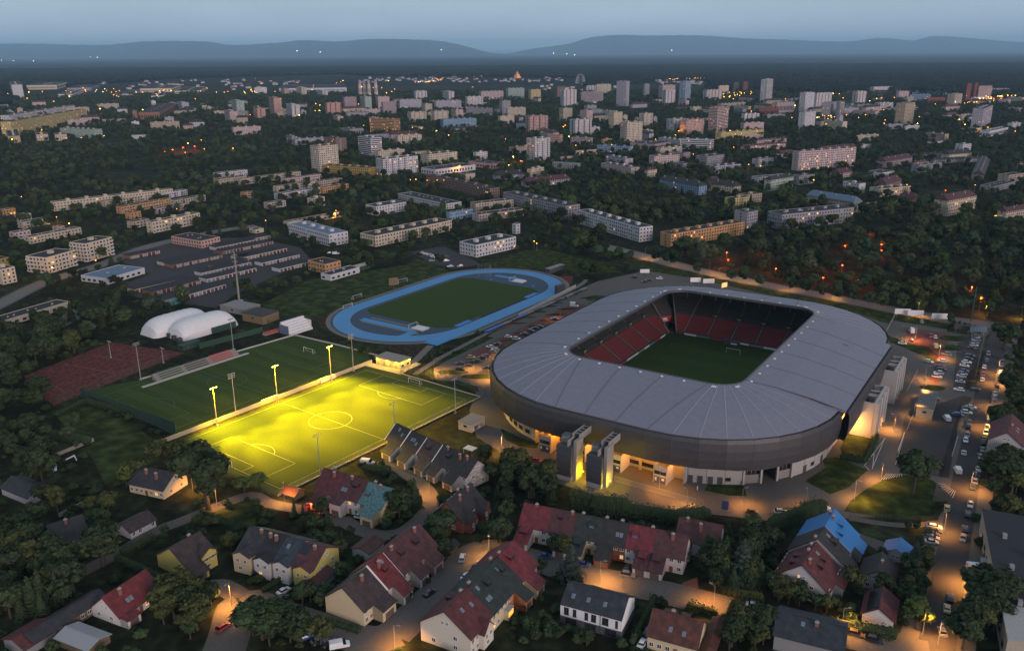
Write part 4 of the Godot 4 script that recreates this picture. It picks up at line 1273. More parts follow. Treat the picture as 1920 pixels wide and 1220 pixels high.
	# windows: front, back and gable ends
	if s.get("win", true):
		var fl := maxi(1, int(round(H / 2.9)))
		for f in fl:
			var y := 1.6 + f * 2.75
			for side in [1.0, -1.0]:
				if side > 0 and s.get("plain_front", false):
					continue
				var k := maxi(1, int(L / 2.05))
				for i in k:
					var x := x0 + L * (i + 0.5) / k
					var hid := false
					for c in s.get("wing", []) + s.get("fgab", []):
						if side > 0 and absf(x - c[0]) < c[1] / 2 + 0.45: hid = true
					if hid or rng.randf() < 0.15:
						continue
					if f == 0 and i == k / 2:
						var dr := part(o, "door", MB.new().box(Vector3(0, 0, 0.03), Vector3(1.05, 2.1, 0.12)), "door_brown", Vector3(x, 1.05, side * zz), 0.0 if side > 0 else PI)
						part(dr, "door_handle", MB.new().box(Vector3(0.36, 0, 0.12), Vector3(0.12, 0.06, 0.06)), "metal_grey")
					else:
						window(o, Vector3(x, y, side * zz), 0.0 if side > 0 else PI)
		for e in 2:
			if (s.get("plain_ends", false)) or not ends[e]:
				continue
			var x := x0 if e == 0 else x1
			var ya := -PI / 2 if e == 0 else PI / 2
			for f in fl:
				for q in [-0.24, 0.2]:
					if rng.randf() < 0.8:
						window(o, Vector3(x, 1.6 + f * 2.75, D * q), ya)
			window(o, Vector3(x, H + R * 0.36, -0.7), ya, 0.7, 0.95)
			window(o, Vector3(x, H + R * 0.36, 0.7), ya, 0.7, 0.95)
	return o

func terrace_row(hc: Array, units: Array) -> void:     # houses side by side from the near end
	var yaw := deg_to_rad(hc[4])
	var X := Vector3(cos(yaw), 0, -sin(yaw))
	var s: float = hc[5]
	var run := 0.0
	var near: Vector3 = Vector3(hc[0], 0, hc[1]) + X * s * hc[2] / 2.0
	for i in units.size():
		var u: Dictionary = units[i]
		var c: Vector3 = near - X * s * (run + u.L / 2.0)
		run += u.L
		u.hc = [c.x + sin(yaw) * u.get("shift", 0.0), c.z + cos(yaw) * u.get("shift", 0.0), u.L, u.get("D", hc[3]), hc[4], s]
		var first := i == 0
		var last := i == units.size() - 1
		u.ends = [last, first] if s > 0 else [first, last]
		if u.has("end_any"): u.ends = [true, true]
		gable_house(u)

func houses() -> void:
	var g1 := "terraced houses of the long row before the stadium"
	# the row with the yellow gable
	terrace_row([-38.32,-219.34,36,13.6,61,-1], [
		{L = 10.5, label = "terraced house with plain cream gable wall and brown roof at the row's near end", wall = "wall_cream", roof = "tile_brown", H = 5.0, rise = 5.2, chim = [[1.0, 1.6]], plain_ends = true, wing = [[1.5, 6.0, 3.6, 3.6]], group = "row with the cream gable"},
		{L = 7.6, label = "terraced house with bright red roof and pale verge beside the cream gable house", wall = "wall_white", roof = "tile_red", H = 5.6, rise = 5.4, chim = [[-1.0, 2.2]], sky = [[1.2, 1.6]], dorm = [[0.2, 4.0, 2.0]], verge = "metal_white", wing = [[0.8, 4.4, 4.0, 3.2]], group = "row with the cream gable"},
		{L = 8.6, label = "terraced house with maroon roof and tall chimney in the middle of the row", wall = "wall_white", roof = "tile_maroon", H = 5.8, rise = 5.4, chim = [[-1.4, 1.0]], dorm = [[0.8, 3.6, 2.2]], wing = [[1.6, 4.4, 3.6, 3.4]], group = "row with the cream gable"},
		{L = 9.2, label = "terraced house with stepped maroon roof and pink end gable at the row's far end", wall = "wall_pink", roof = "tile_maroon", H = 5.8, rise = 5.6, chim = [[1.2, 1.2]], dorm = [[-1.0, 3.8, 2.2]], wing = [[0.4, 5.0, 3.6, 3.6]], group = "row with the cream gable"}])
	# the white row with curved front gables
	terrace_row([-68.81,-230.22,28,13,-23,1], [
		{L = 7.6, label = "end house with yellow walls, maroon roof and solar panels on the slope", wall = "wall_yellow", roof = "tile_maroon", H = 6.2, rise = 3.6, chim = [[1.0, 1.2]], fgab = [[0.6, 6.0, 1.4, 6.0, 1.5, "wall_yellow"]], shift = 0.6, panels = true, group = "white row with curved gables"},
		{L = 6.6, label = "white terraced house with blue grey roof and small balcony", wall = "wall_white", roof = "tile_slate", H = 6.2, rise = 3.8, sky = [[-1.0, 2.6]], fgab = [[0.2, 5.6, 2.2, 6.0, 1.3, "wall_white", "tile_slate"]], group = "white row with curved gables"},
		{L = 6.6, label = "white terraced house with black roof and two brick chimneys", wall = "wall_white", roof = "tile_black", H = 6.2, rise = 4.0, chim = [[-1.6, 1.6], [0.8, 2.0]], fgab = [[0.2, 5.6, 2.6, 6.0, 1.3, "wall_white", "tile_black"]], group = "white row with curved gables"},
		{L = 7.2, label = "cream terraced house with dark grey roof at the road end of its row", wall = "wall_cream", roof = "tile_grey", H = 6.2, rise = 4.0, chim = [[1.4, 1.0]], sky = [[-2.0, -1.2], [-0.6, -1.2]], fgab = [[-0.4, 6.2, 2.6, 6.0, 1.4, "wall_cream", "tile_grey"]], group = "white row with curved gables"}])
	gable_house({hc = [-58.21,-219.73,9.5,5.6,67,-1], called = "garage", cat = "garage", label = "attached garage with long maroon roof sloping to a black gate", wall = "wall_white", roof = "tile_maroon", H = 2.6, rise = 1.2, win = false})
	# the red and teal houses by the lit pitch
	terrace_row([-54.09,-267.1,30,12.5,-29,1], [
		{L = 9.6, label = "house with weathered teal metal roof and cream walls", wall = "wall_cream", roof = "copper_teal", H = 5.6, rise = 4.4, chim = [[-2.4, -0.6], [0.6, 0.6]], dorm = [[-2.8, 4.2, 1.8, "door_brown"]], wing = [[1.4, 5.2, 4.0, 4.0, "copper_teal"]]},
		{L = 10.0, label = "house with maroon roof joined between the teal and the bright red roof", wall = "wall_white", roof = "tile_maroon", H = 5.6, rise = 4.8, chim = [[-1.6, 0.8]], dorm = [[1.0, 3.0, 2.2]], sky = [[-3.2, 4.2], [-2.0, 4.2]], wing = [[-2.4, 4.8, 3.6, 4.8]]},
		{L = 9.4, label = "house with dark red roof beside the lit pitch, its porch glowing orange", wall = "wall_white", roof = "tile_red_dark", H = 5.4, rise = 5.2, chim = [[-1.2, -1.2], [0.8, 1.6]], wing = [[-1.0, 5.0, 4.0, 3.0]]}])
	# the dark row leading up to the white gable
	terrace_row([-29.38,-296.43,46,11,-44,1], [
		{L = 9.4, label = "end house with stained white gable wall and dark brown roof", wall = "wall_white", gable = "wall_stained", roof = "tile_dark", H = 5.6, rise = 4.6, chim = [[0.6, 1.2], [-2.4, 2.0]], wing = [[-1.0, 5.0, 4.4, 3.0]], group = "dark roofed row by the lit pitch"},
		{L = 9.0, label = "terraced house with dark roof and brick chimneys next to the white gable house", wall = "wall_white", roof = "tile_dark", H = 5.6, rise = 4.6, chim = [[-1.0, 0.8]], dorm = [[1.2, 3.2, 2.0]], wing = [[-1.0, 4.6, 4.4, 3.0]], group = "dark roofed row by the lit pitch"},
		{L = 9.0, label = "terraced house with rusty brown roof between pale verge boards", wall = "wall_white", roof = "tile_brown", H = 5.6, rise = 4.6, verge = "metal_white", dorm = [[-1.0, 3.4, 2.0]], wing = [[1.0, 4.6, 4.4, 3.0]], group = "dark roofed row by the lit pitch"},
		{L = 9.4, label = "terraced house with black roof and two skylights near the parked van", wall = "wall_white", roof = "tile_black", H = 5.6, rise = 4.6, sky = [[-1.6, 2.4], [-0.2, 2.4], [1.6, 3.2]], wing = [[0.6, 5.0, 4.6, 3.0]], group = "dark roofed row by the lit pitch"},
		{L = 9.2, label = "end house with black roof touching the lit pitch fence", wall = "wall_white", roof = "tile_black", H = 5.6, rise = 4.8, sky = [[-1.0, 1.4], [1.8, 2.6]], verge = "metal_white", wing = [[0.6, 5.4, 4.6, 3.0]], group = "dark roofed row by the lit pitch"}])
	# the brick house with many gables
	gable_house({hc = [-18.15,-257.05,15,11.5,62,-1], label = "brick house with dark brown roof and several small gables", wall = "brick_wall", roof = "tile_dark", H = 4.4, rise = 5.4, chim = [[-2.0, 1.6], [1.0, -1.0], [4.0, 1.0]], fgab = [[4.2, 5.4, 3.0, 3.8, 3.0, "brick_wall"], [-3.8, 5.0, 2.6, 3.6, 3.0, "brick_wall"]]})
	# the row with red and green roofs in the foreground
	terrace_row([-9.15,-207.53,38,15.5,62,-1], [
		{L = 11.5, label = "white gabled house with dark red roof at the bottom edge", wall = "wall_offwhite", roof = "tile_red_dark", H = 6.0, rise = 5.6, chim = [[3.4, -0.6]], sky = [[-1.2, 2.6], [2.6, 3.2]], fgab = [[1.0, 5.0, 1.6, 4.8, 2.6]], dorm = [[3.0, -4.4, 2.4]], group = "red and green roofed row"},
		{L = 9.0, label = "terraced house with green roof and a lit orange window bay", wall = "wall_cream", roof = "tile_green", H = 5.8, rise = 5.4, chim = [[-2.2, -0.8]], sky = [[-1.8, 5.0], [-0.6, 5.0], [-1.6, 1.6]], dorm = [[2.6, 3.2, 2.2]], group = "red and green roofed row"},
		{L = 8.6, label = "terraced house with green roof and orange balcony wall", wall = "wall_orange", roof = "tile_green", H = 5.8, rise = 5.4, chim = [[2.0, -1.2]], sky = [[0.4, 1.8]], dorm = [[1.6, 3.4, 2.2]], wing = [[1.0, 4.0, 4.0, 3.6]], group = "red and green roofed row"},
		{L = 9.4, label = "end house with crimson roof behind the green roofs", wall = "wall_cream", roof = "tile_crimson", H = 5.8, rise = 5.6, chim = [[-3.4, -0.4]], dorm = [[-1.4, 3.0, 2.4]], wing = [[-1.0, 5.0, 4.2, 3.4]], group = "red and green roofed row"}])
	# six terraced houses in a long row before the stadium
	terrace_row([28.52,-238.84,53,10.5,-22.5,1], [
		{L = 9.6, label = "end house with maroon roof and white upper wall at the right of the long row", wall = "wall_pinkwhite", roof = "tile_maroon", H = 5.4, rise = 4.9, chim = [[0.6, 1.6]], wing = [[-2.6, 4.4, 5.6, 2.7, "tile_maroon", 1]], group = g1},
		{L = 8.4, label = "terraced house with crimson roof and small white dormer in the long row", wall = "wall_white", roof = "tile_crimson", H = 5.4, rise = 4.9, chim = [[3.0, -0.2]], dorm = [[-1.8, 3.0, 2.2, "glass_sky"]], wing = [[1.9, 4.4, 5.6, 2.7, "tile_maroon", 1]], group = g1},
		{L = 8.2, label = "terraced house with near black roof and brick garage in the long row", wall = "brick_wall", roof = "tile_dark", H = 5.4, rise = 4.9, chim = [[1.6, -0.4], [-3.4, -0.4]], sky = [[1.0, 3.0], [2.2, 3.0]], wing = [[-1.9, 4.4, 5.6, 2.7]], group = g1},
		{L = 8.8, label = "terraced house with dark green roof in the long row", wall = "wall_cream", roof = "tile_green", H = 5.4, rise = 4.9, chim = [[-2.6, -0.2]], dorm = [[1.0, 2.8, 2.2, "glass_sky"]], wing = [[-2.0, 4.4, 5.6, 2.7, "tile_green", 1]], group = g1},
		{L = 8.6, label = "terraced house with dark maroon roof between the green and the red one", wall = "wall_white", roof = "tile_maroon", H = 5.4, rise = 4.9, chim = [[2.6, 0.4]], dorm = [[-0.8, 2.4, 1.8]], wing = [[1.9, 4.4, 5.6, 2.7, "tile_maroon", 1]], group = g1},
		{L = 9.4, label = "end house with crimson roof at the left of the long row", wall = "wall_white", roof = "tile_crimson", H = 5.4, rise = 4.9, chim = [[-0.6, 0.2]], wing = [[-2.2, 4.6, 5.6, 2.7, "tile_crimson", 1]], group = g1}])
	gable_house({hc = [59.17,-238.93,13,11,-23,1], label = "detached house with brown red roof right of the long row", wall = "wall_white", roof = "tile_maroon", H = 4.8, rise = 4.4, chim = [[0.5, 2.6], [-4.0, 0.6]], wing = [[-3.6, 4.6, 4.0, 2.8]]})
	# the new white and grey house
	gable_house({hc = [23.26,-202.98,17.6,11.5,-25,1], label = "new white house with slate grey roof, dark ground floor and tall windows", wall = "wall_clean", roof = "tile_slate_new", H = 5.9, rise = 3.6, over = 0.06, sky = [[-6.0, 3.2], [-1.6, 3.2], [3.2, 3.2]], win = false, plinth = 2.5, plinth_mat = "panel_grey", tall = true})
	gable_house({hc = [43.44,-192.88,13,11,-25,1], label = "house with rusty orange tiled roof and two small gables at the bottom edge", wall = "wall_cream", roof = "tile_orange", H = 4.2, rise = 4.2, sky = [[-1.0, 3.4], [2.6, 3.6]], chim = [[-1.4, -0.6]], dorm = [[-2.0, -2.6, 2.0], [1.8, -2.6, 2.0]]})
	gable_house({hc = [52.9,-192.14,16,3,65,-1], called = "shed", cat = "shed", label = "long narrow shed with red brown roof beside the orange tiled house", wall = "wall_grey", roof = "tile_orange", H = 2.3, rise = 0.7, win = false})
	# red, brown and blue joined houses on the right
	terrace_row([92.46,-227.19,36,15.5,56,-1], [
		{L = 14.0, label = "house with dark red roof and tall grey white gable with lit windows", wall = "wall_grey_white", roof = "tile_red_dark", H = 4.6, rise = 6.2, chim = [[-4.0, 1.2], [1.0, -0.6], [4.6, -0.8]], sky = [[3.0, 1.6]], dorm = [[-0.6, 4.4, 2.2], [3.2, 4.2, 2.2], [-3.0, -4.4, 2.0], [1.0, -4.4, 2.0]], wing = [[1.0, 4.0, 2.6, 3.4]], group = "red, brown and blue joined houses"},
		{L = 9.0, label = "house with dark brown roof joined between the red and the blue roof", wall = "wall_grey_white", roof = "tile_dark", H = 5.6, rise = 6.0, verge = "metal_grey", chim = [[-3.6, -0.6]], sky = [[2.0, 1.8]], dorm = [[2.0, 4.6, 2.4]], wing = [[0.0, 5.0, 2.6, 3.6]], group = "red, brown and blue joined houses"},
		{L = 12.0, label = "house with bright blue metal roof by the stadium road", wall = "wall_grey_white", roof = "metal_blue", H = 5.4, rise = 6.2, chim = [[1.0, 0.8], [3.4, -0.8]], dorm = [[2.0, 3.8, 2.4], [-2.0, 4.8, 2.2]], wing = [[2.0, 6.0, 2.6, 3.4]], group = "red, brown and blue joined houses"}])
	gable_house({hc = [119.48,-233,7,7.2,57,-1], called = "garage", cat = "garage", label = "small white garage with bright blue gable roof", wall = "wall_grey_white", roof = "metal_blue", H = 2.5, rise = 2.0, win = false, gwin = true})
	gable_house({hc = [102.11,-204.03,11,8,62,-1], label = "low white gabled house with solar panels on its dark slope", wall = "wall_white", roof = "tile_red_dark", H = 2.8, rise = 2.8, win = false})
	gable_house({hc = [108.14,-219.99,11,9,60,-1], label = "dark roofed house half hidden by trees behind the solar roof", wall = "wall_grey_white", roof = "tile_dark", H = 3.2, rise = 3.4, chim = [[0.0, 0.6]]})
	gable_house({hc = [78.74,-192.35,17,13,-24,1], label = "house with broad slate grey roof at the bottom edge", wall = "wall_grey", roof = "tile_slate_new", H = 4.6, rise = 2.6, chim = [[1.4, 1.6]], sky = [[-2.0, 2.0]], win = false})
	# houses on the left
	gable_house({hc = [-128.7,-280.02,15.5,12,-21,1], label = "house with dark roof and gable glowing orange under a lamp", wall = "wall_cream", roof = "tile_grey", H = 3.6, rise = 3.6, chim = [[-3.0, 2.0], [2.4, 3.0]]})
	gable_house({hc = [-125.19,-251.48,9.5,8,58,-1], called = "outbuilding", cat = "outbuilding", label = "small grey outbuilding with brown roof by the lane", wall = "wall_grey_white", roof = "tile_brown", H = 2.7, rise = 1.8, plain_ends = true})
	gable_house({hc = [-100.46,-230.46,10.5,14.5,58,-1], label = "yellow walled house with brown roof on the left", wall = "wall_yellow", roof = "tile_brown", H = 4.2, rise = 4.6, plain_ends = true, chim = [[2.0, -0.6]], fgab = [[2.4, 5.2, 0.4, 5.6, 1.6]], wing = [[-2.6, 4.6, 3.0, 2.6]]})
	gable_house({hc = [-110.27,-209.82,14.5,11,64,-1], label = "white house with red roof covered in black solar panels", wall = "wall_white", roof = "tile_red", H = 3.0, rise = 4.6, chim = [[-3.0, 1.6]], sky = [[-2.4, 3.6], [-1.2, 3.6]], wing = [[-5.0, 4.4, 3.0, 2.6]]})
	gable_house({hc = [-144.45,-244.76,10,10,40,-1], label = "house with dark steep roof and white walls hidden among trees", wall = "wall_grey_white", roof = "tile_grey", H = 3.0, rise = 4.6, chim = [[0, 1.0]]})
	gable_house({hc = [-124.21,-201.89,22,6,62,-1], called = "barn", cat = "barn", label = "long low barn with grey roof at the bottom left", wall = "wall_wood", roof = "tile_grey", H = 3.0, rise = 1.4})
	gable_house({hc = [-174.23,-275.71,16,9,-30,-1], called = "barn", cat = "barn", label = "long dark roofed farm building at the left edge", wall = "wall_grey_white", roof = "tile_grey", H = 3.0, rise = 2.2, win = false})
	gable_house({hc = [-129.66,-194.34,9,9,62,-1], called = "shed", cat = "shed", label = "small red roofed shed in the bottom left corner", wall = "wall_grey", roof = "tile_red_dark", H = 2.6, rise = 1.6, win = false})
	gable_house({hc = [-115.28,-193.67,12,7,-25,1], called = "shed", cat = "shed", label = "lean shed with pale corrugated roof at the bottom edge", wall = "wall_wood", roof = "corrugated", H = 2.4, rise = 1.0, win = false})
	gable_house({hc = [-45.76,-237.1,8,6.4,62,-1], called = "garage", cat = "garage", label = "small white garage with flat red brown roof between the rows", wall = "wall_white", roof = "tile_orange", H = 2.8, rise = 0.9, win = false})
	gable_house({hc = [-78.25,-273.47,6,5,-30,1], called = "garden_shed", cat = "shed", label = "garden shed with rusty red roof beside the lit pitch", wall = "wall_wood", roof = "tile_orange", H = 2.0, rise = 1.4, win = false})
	gable_house({hc = [-20.04,-237.97,4,3.6,62,-1], called = "garden_shed", cat = "shed", label = "tiny dark garden hut among shrubs by the pale street bend", wall = "wall_wood", roof = "tile_dark", H = 2.0, rise = 0.9, win = false})
	gable_house({hc = [193.78,-306.85,20,12,57,-1], label = "large house with dark red roof at the right edge beyond the street", wall = "wall_grey_white", roof = "tile_red_dark", H = 7.0, rise = 4.5, chim = [[-3.0, 1.0]], sky = [[-2.0, 3.0], [1.0, 3.0]]})
	house_extras()

func solar(o: Node3D, at: Vector3, b: Basis, nx: int, nz: int) -> void:
	for i in nx:
		for j in nz:
			part(o, "solar_panel", MB.new().obox(at + b.x * 1.06 * i + b.z * 1.72 * j, b, Vector3(1.0, 0.06, 1.66)), "solar")

func house_extras() -> void:
	for o in get_children():
		var l := str(o.get_meta("label", ""))
		if l.begins_with("white house with red roof covered"):
			var t := atan2(4.6, 5.5)
			solar(o, Vector3(-2.2, 6.75, 1.2), Basis(Vector3.RIGHT, t), 8, 2)
			solar(o, Vector3(1.0, 4.05, 4.3), Basis(Vector3.RIGHT, t), 5, 1)
		elif l.begins_with("low white gabled house with solar"):
			solar(o, Vector3(-4.6, 5.4, -0.9), Basis(Vector3.RIGHT, -atan2(2.8, 4.0)), 9, 1)
			solar(o, Vector3(-4.6, 4.3, -2.5), Basis(Vector3.RIGHT, -atan2(2.8, 4.0)), 9, 1)
		elif l.begins_with("end house with yellow walls"):
			solar(o, Vector3(-2.8, 8.3, -2.4), Basis(Vector3.RIGHT, -atan2(3.6, 6.5)), 4, 1)
			solar(o, Vector3(-3.2, 9.45, 1.1), Basis(Vector3.RIGHT, atan2(3.6, 6.5)), 3, 2)
		elif l.begins_with("new white house"):
			for k in [[-7.0, 1.3], [-4.6, 0.9], [-1.2, 0.9], [0.9, 1.3], [4.2, 1.7], [7.4, 0.6]]:
				window(o, Vector3(k[0], 4.3, 5.76), 0, k[1], 2.3, "glass_dark", "metal_dark")
			for x in [-5.6, 0.0, 5.8]:
				window(o, Vector3(x, 1.25, 5.82), 0, 3.2, 2.2, "glass_dark", "metal_dark")
			part(o, "downpipe", MB.new().box(Vector3(2.8, 2.95, 5.84), Vector3(0.14, 5.9, 0.12)), "metal_dark")
		elif l.begins_with("small white garage with bright blue"):
			window(o, Vector3(-3.5, 1.8, -0.7), -PI / 2, 1.0, 0.8)
			window(o, Vector3(-3.5, 1.8, 0.7), -PI / 2, 1.0, 0.8)
		elif l.begins_with("house with dark red roof and tall grey white gable"):
			window(o, Vector3(-7.02, 4.6, -1.2), -PI / 2, 1.1, 1.3, "lit_orange")
			window(o, Vector3(-7.02, 1.8, -1.2), -PI / 2, 1.1, 1.3, "lit_orange")
		elif l.begins_with("house with dark red roof beside the lit pitch"):
			for x in [-2.6, 0.8]:
				part(o, "porch_lamp", MB.new().box(Vector3(x, 2.4, 10.6), Vector3(0.3, 0.4, 0.3)), "bulb_red")
				omni(o.transform * Vector3(x, 2.4, 10.9), SODIUM_RED, 18.0, 0.15)
		elif l.begins_with("terraced house with green roof and a lit"):
			var bay := part(o, "window_bay", MB.new().box(Vector3(3.4, 1.5, 8.5), Vector3(3.0, 3.0, 1.6)), "wall_cream")
			part(bay, "pane", MB.new().box(Vector3(3.4, 1.8, 9.33), Vector3(2.6, 1.5, 0.08)), "lit_warm")
			part(bay, "bay_roof", MB.new().box(Vector3(3.4, 3.08, 8.5), Vector3(3.3, 0.16, 1.9)), "concrete_light")

# ---------------------------------------------------------------- blocks of flats, halls, garages and the far town
# Each entry: [centre x, centre z, length, depth, height, turn], wall colour, style, description.
# Styles: w windows, b windows and balconies, h ribbon windows, v vertical strips, n few openings, g gabled roof, l many lit windows.
var ordinal := ["first", "second", "third", "fourth", "fifth", "sixth", "seventh", "eighth", "ninth", "tenth", "eleventh", "twelfth", "thirteenth", "fourteenth", "fifteenth", "sixteenth", "seventeenth", "eighteenth", "nineteenth", "twentieth"]

func nth(i: int) -> String:
	if i < 20:
		return ordinal[i]
	var k := i + 1
	return "%d%s" % [k, "st" if k % 10 == 1 and k % 100 != 11 else "nd" if k % 10 == 2 and k % 100 != 12 else "rd" if k % 10 == 3 and k % 100 != 13 else "th"]

func flats(b: Array, wall: String, style: String, called: String, label: String, category: String, group: String) -> Node3D:
	var L: float = b[2]; var D: float = b[3]; var H: float = b[4]
	var yaw := deg_to_rad(b[5])
	if not "n" in style:     # a slab of flats is at most so deep; keep its near corner
		var most := 13.0 if "g" in style else 19.0
		var dx := 0.0
		var dz := 0.0
		if L >= D and D > most:
			dz = (D - most) / 2.0
			D = most
		elif D > L and L > most:
			dx = -(L - most) / 2.0
			L = most
		b = [b[0] + dx * cos(yaw) + dz * sin(yaw), b[1] - dx * sin(yaw) + dz * cos(yaw), L, D, H, b[5]]
	var o := thing(called, label, category, Vector3(b[0], 0, b[1]), yaw, group)
	block(b[0], b[1], L / 2 + 5, D / 2 + 5, yaw)
	var far: bool = Vector2(b[0], b[1]).length() > 1500.0
	part(o, "wall", MB.new().box(Vector3(0, H / 2, 0), Vector3(L, H, D)), "city_" + wall)
	if "g" in style:
		var along := L >= D
		var w := D if along else L
		var l := L if along else D
		var r := w * 0.36
		var m := MB.new()
		var e := l / 2 + 0.5
		var ze := w / 2 + 0.5
		roof_slab(m, Vector3(-e, H - 0.2, ze), Vector3(e, H - 0.2, ze), Vector3(e - w * 0.25, H + r, 0), Vector3(-e + w * 0.25, H + r, 0), 0.3)
		roof_slab(m, Vector3(e, H - 0.2, -ze), Vector3(-e, H - 0.2, -ze), Vector3(-e + w * 0.25, H + r, 0), Vector3(e - w * 0.25, H + r, 0), 0.3)
		m.tri(Vector3(e, H - 0.2, ze), Vector3(e, H - 0.2, -ze), Vector3(e - w * 0.25, H + r + 0.2, 0))
		m.tri(Vector3(-e, H - 0.2, -ze), Vector3(-e, H - 0.2, ze), Vector3(-e + w * 0.25, H + r + 0.2, 0))
		part(o, "roof", m, "tile_slateblue" if "u" in style else "tile_maroon" if "r" in style else "tile_dark", Vector3.ZERO, 0.0 if along else PI / 2)
		var k := int(l / 9.0)
		for i in k:
			part(o, "chimney", MB.new().box(Vector3(-l / 2 + l * (i + 0.5) / k, H + r * 0.75, w * 0.2 * (1 if i % 2 else -1)).rotated(Vector3.UP, 0.0 if along else PI / 2), Vector3(0.8, 2.2, 0.8)), "concrete_light")
	else:
		part(o, "roof", MB.new().box(Vector3(0, H + 0.15, 0), Vector3(L - 0.8, 0.3, D - 0.8)), "city_roof_blue" if "u" in style else "city_roof")
		var pr := MB.new()
		for e in [-1.0, 1.0]:
			pr.box(Vector3(0, H + 0.3, e * (D / 2 - 0.2)), Vector3(L, 0.6, 0.4)).box(Vector3(e * (L / 2 - 0.2), H + 0.3, 0), Vector3(0.4, 0.6, D - 0.8))
		part(o, "parapet", pr, "city_" + wall)
		var k := clampi(int(maxf(L, D) / 14.0), 1, 6)
		for i in k:
			var t := (i + 0.5) / k - 0.5
			var at := Vector3(t * L * 0.9, H + 1.2, 0) if L > D else Vector3(0, H + 1.2, t * D * 0.9)
			if H > 8.0:
				part(o, "roof_hut", MB.new().box(at, Vector3(3.2, 2.4, 3.2)), "city_" + wall)
			for q in 2:
				part(o, "roof_vent", MB.new().box(at + Vector3(rng.randf_range(-4, 4), -0.5, rng.randf_range(-2, 2)), Vector3(0.7, 0.9, 0.7)), "concrete_light")
	if "n" in style and not "w" in style:
		var dm := MB.new()
		for e in [-1.0, 1.0]:
			for i in int(L / 5.0):
				dm.box(Vector3(-L / 2 + 2.5 + 5.0 * i, H * 0.45, e * (D / 2 + 0.02)), Vector3(2.4, H * 0.4, 0.1))
			for i in int(D / 5.0):
				dm.box(Vector3(e * (L / 2 + 0.02), H * 0.45, -D / 2 + 2.5 + 5.0 * i), Vector3(0.1, H * 0.4, 2.4))
		part(o, "windows", dm, "glass_dark").set_meta("kind", "stuff")
		return o
	# windows as real panes set proud of their reveal, dark and lit ones apart
	var fl := maxi(1, int(round(H / 2.85)))
	var dark := MB.new()
	var lit := MB.new()
	var orange := MB.new()
	var balc := MB.new()
	var strip := MB.new()
	var step := 3.1
	for side in 4:
		var w := L if side % 2 == 0 else D
		var off := (D if side % 2 == 0 else L) / 2 + 0.02
		var bas := Basis(Vector3.UP, side * PI / 2)
		var cols := maxi(1, int(w / step))
		if w < 14.0 and not "a" in style and side % 2 == 1:
			cols = 1
		for i in cols:
			var x := -w / 2 + w * (i + 0.5) / cols
			var bal: bool = "b" in style and w > 12.0 and i % 3 == 1
			if "v" in style and i % 4 == 2:
				strip.obox(bas * Vector3(x, H / 2, off - 0.02), bas, Vector3(w / cols * 0.8, H, 0.12))
			for f in fl:
				var y := (f + 0.55) * H / fl
				var at := bas * Vector3(x, y, off)
				if "h" in style:
					if i == 0:
						dark.obox(bas * Vector3(0, y, off), bas, Vector3(w * 0.94, 1.3, 0.1))
					if rng.randf() < 0.06:
						lit.obox(bas * Vector3(x, y, off + 0.04), bas, Vector3(1.8, 1.1, 0.1))
					continue
				var p := rng.randf()
				if p > 0.93: continue
				var chance := 0.05 if "l" in style else 0.008
				var to := dark
				if p < chance * 0.35: to = orange
				elif p < chance: to = lit
				to.obox(at, bas, Vector3(2.0 if bal else 1.25, 1.3, 0.1))
				if bal:
					balc.obox(bas * Vector3(x, y - 0.95, off + 0.55), bas, Vector3(2.9, 0.95, 1.1))
	for q in [[dark, "windows", "glass_dark"], [lit, "lit_windows", "lit_soft"], [orange, "lit_windows", "lit_warm"], [balc, "balconies", "city_white" if wall != "white" else "city_grey"], [strip, "wall_strips", "city_red" if wall in ["white", "salmon"] else "city_grey"]]:
		if not q[0].v.is_empty():
			part(o, q[1], q[0], q[2]).set_meta("kind", "stuff")
	return o

func city_list(list: Array, called: String, category: String, group: String, tail: String) -> void:
	var seen := {}
	list.sort_custom(func(a, b): return a[0][0] / -a[0][1] < b[0][0] / -b[0][1])
	for e in list:
		seen[e[3]] = seen.get(e[3], 0) + 1
	var at := {}
	for e in list:
		at[e[3]] = at.get(e[3], -1) + 1
		var l: String = e[3] + " " + tail
		if seen[e[3]] > 1:
			l = "%s %s, %s such from the left" % [e[3], tail, nth(at[e[3]])]
		flats(e[0], e[1], e[2], called, l, category, group)

func garage_row(b: Array, i: int) -> void:
	var L: float = b[2]; var D: float = clampf(b[3], 9.5, 12.0); var H := 2.7
	var yaw := deg_to_rad(b[5])
	var o := thing("garage_row", "row of lock-up garages with dark roof, %s from the dome outwards" % nth(i), "garages", Vector3(b[0], 0, b[1]), yaw, "rows of lock-up garages")
	block(b[0], b[1], L / 2 + 2, D / 2 + 2, yaw)
	part(o, "wall", MB.new().box(Vector3(0, H / 2, 0), Vector3(L, H, D)), ["city_white", "city_brick", "city_cream"][i % 3])
	part(o, "roof", MB.new().box(Vector3(0, H + 0.12, 0), Vector3(L + 0.4, 0.3, D + 0.4)), "city_roof")
	var k := int(L / 3.1)
	var cols := [MB.new(), MB.new(), MB.new()]
	var frames := MB.new()
	for j in k:
		var x := -L / 2 + L * (j + 0.5) / k
		cols[rng.randi() % 3].box(Vector3(x, 1.1, D / 2 + 0.03), Vector3(2.4, 2.1, 0.1))
		frames.box(Vector3(x + L / k / 2, 1.3, D / 2 + 0.02), Vector3(0.35, 2.6, 0.12))
	for q in 3:
		if not cols[q].v.is_empty():
			part(o, "garage_doors", cols[q], ["garage_door", "tile_maroon", "concrete"][q]).set_meta("kind", "stuff")
	part(o, "pillars", frames, "city_white").set_meta("kind", "stuff")

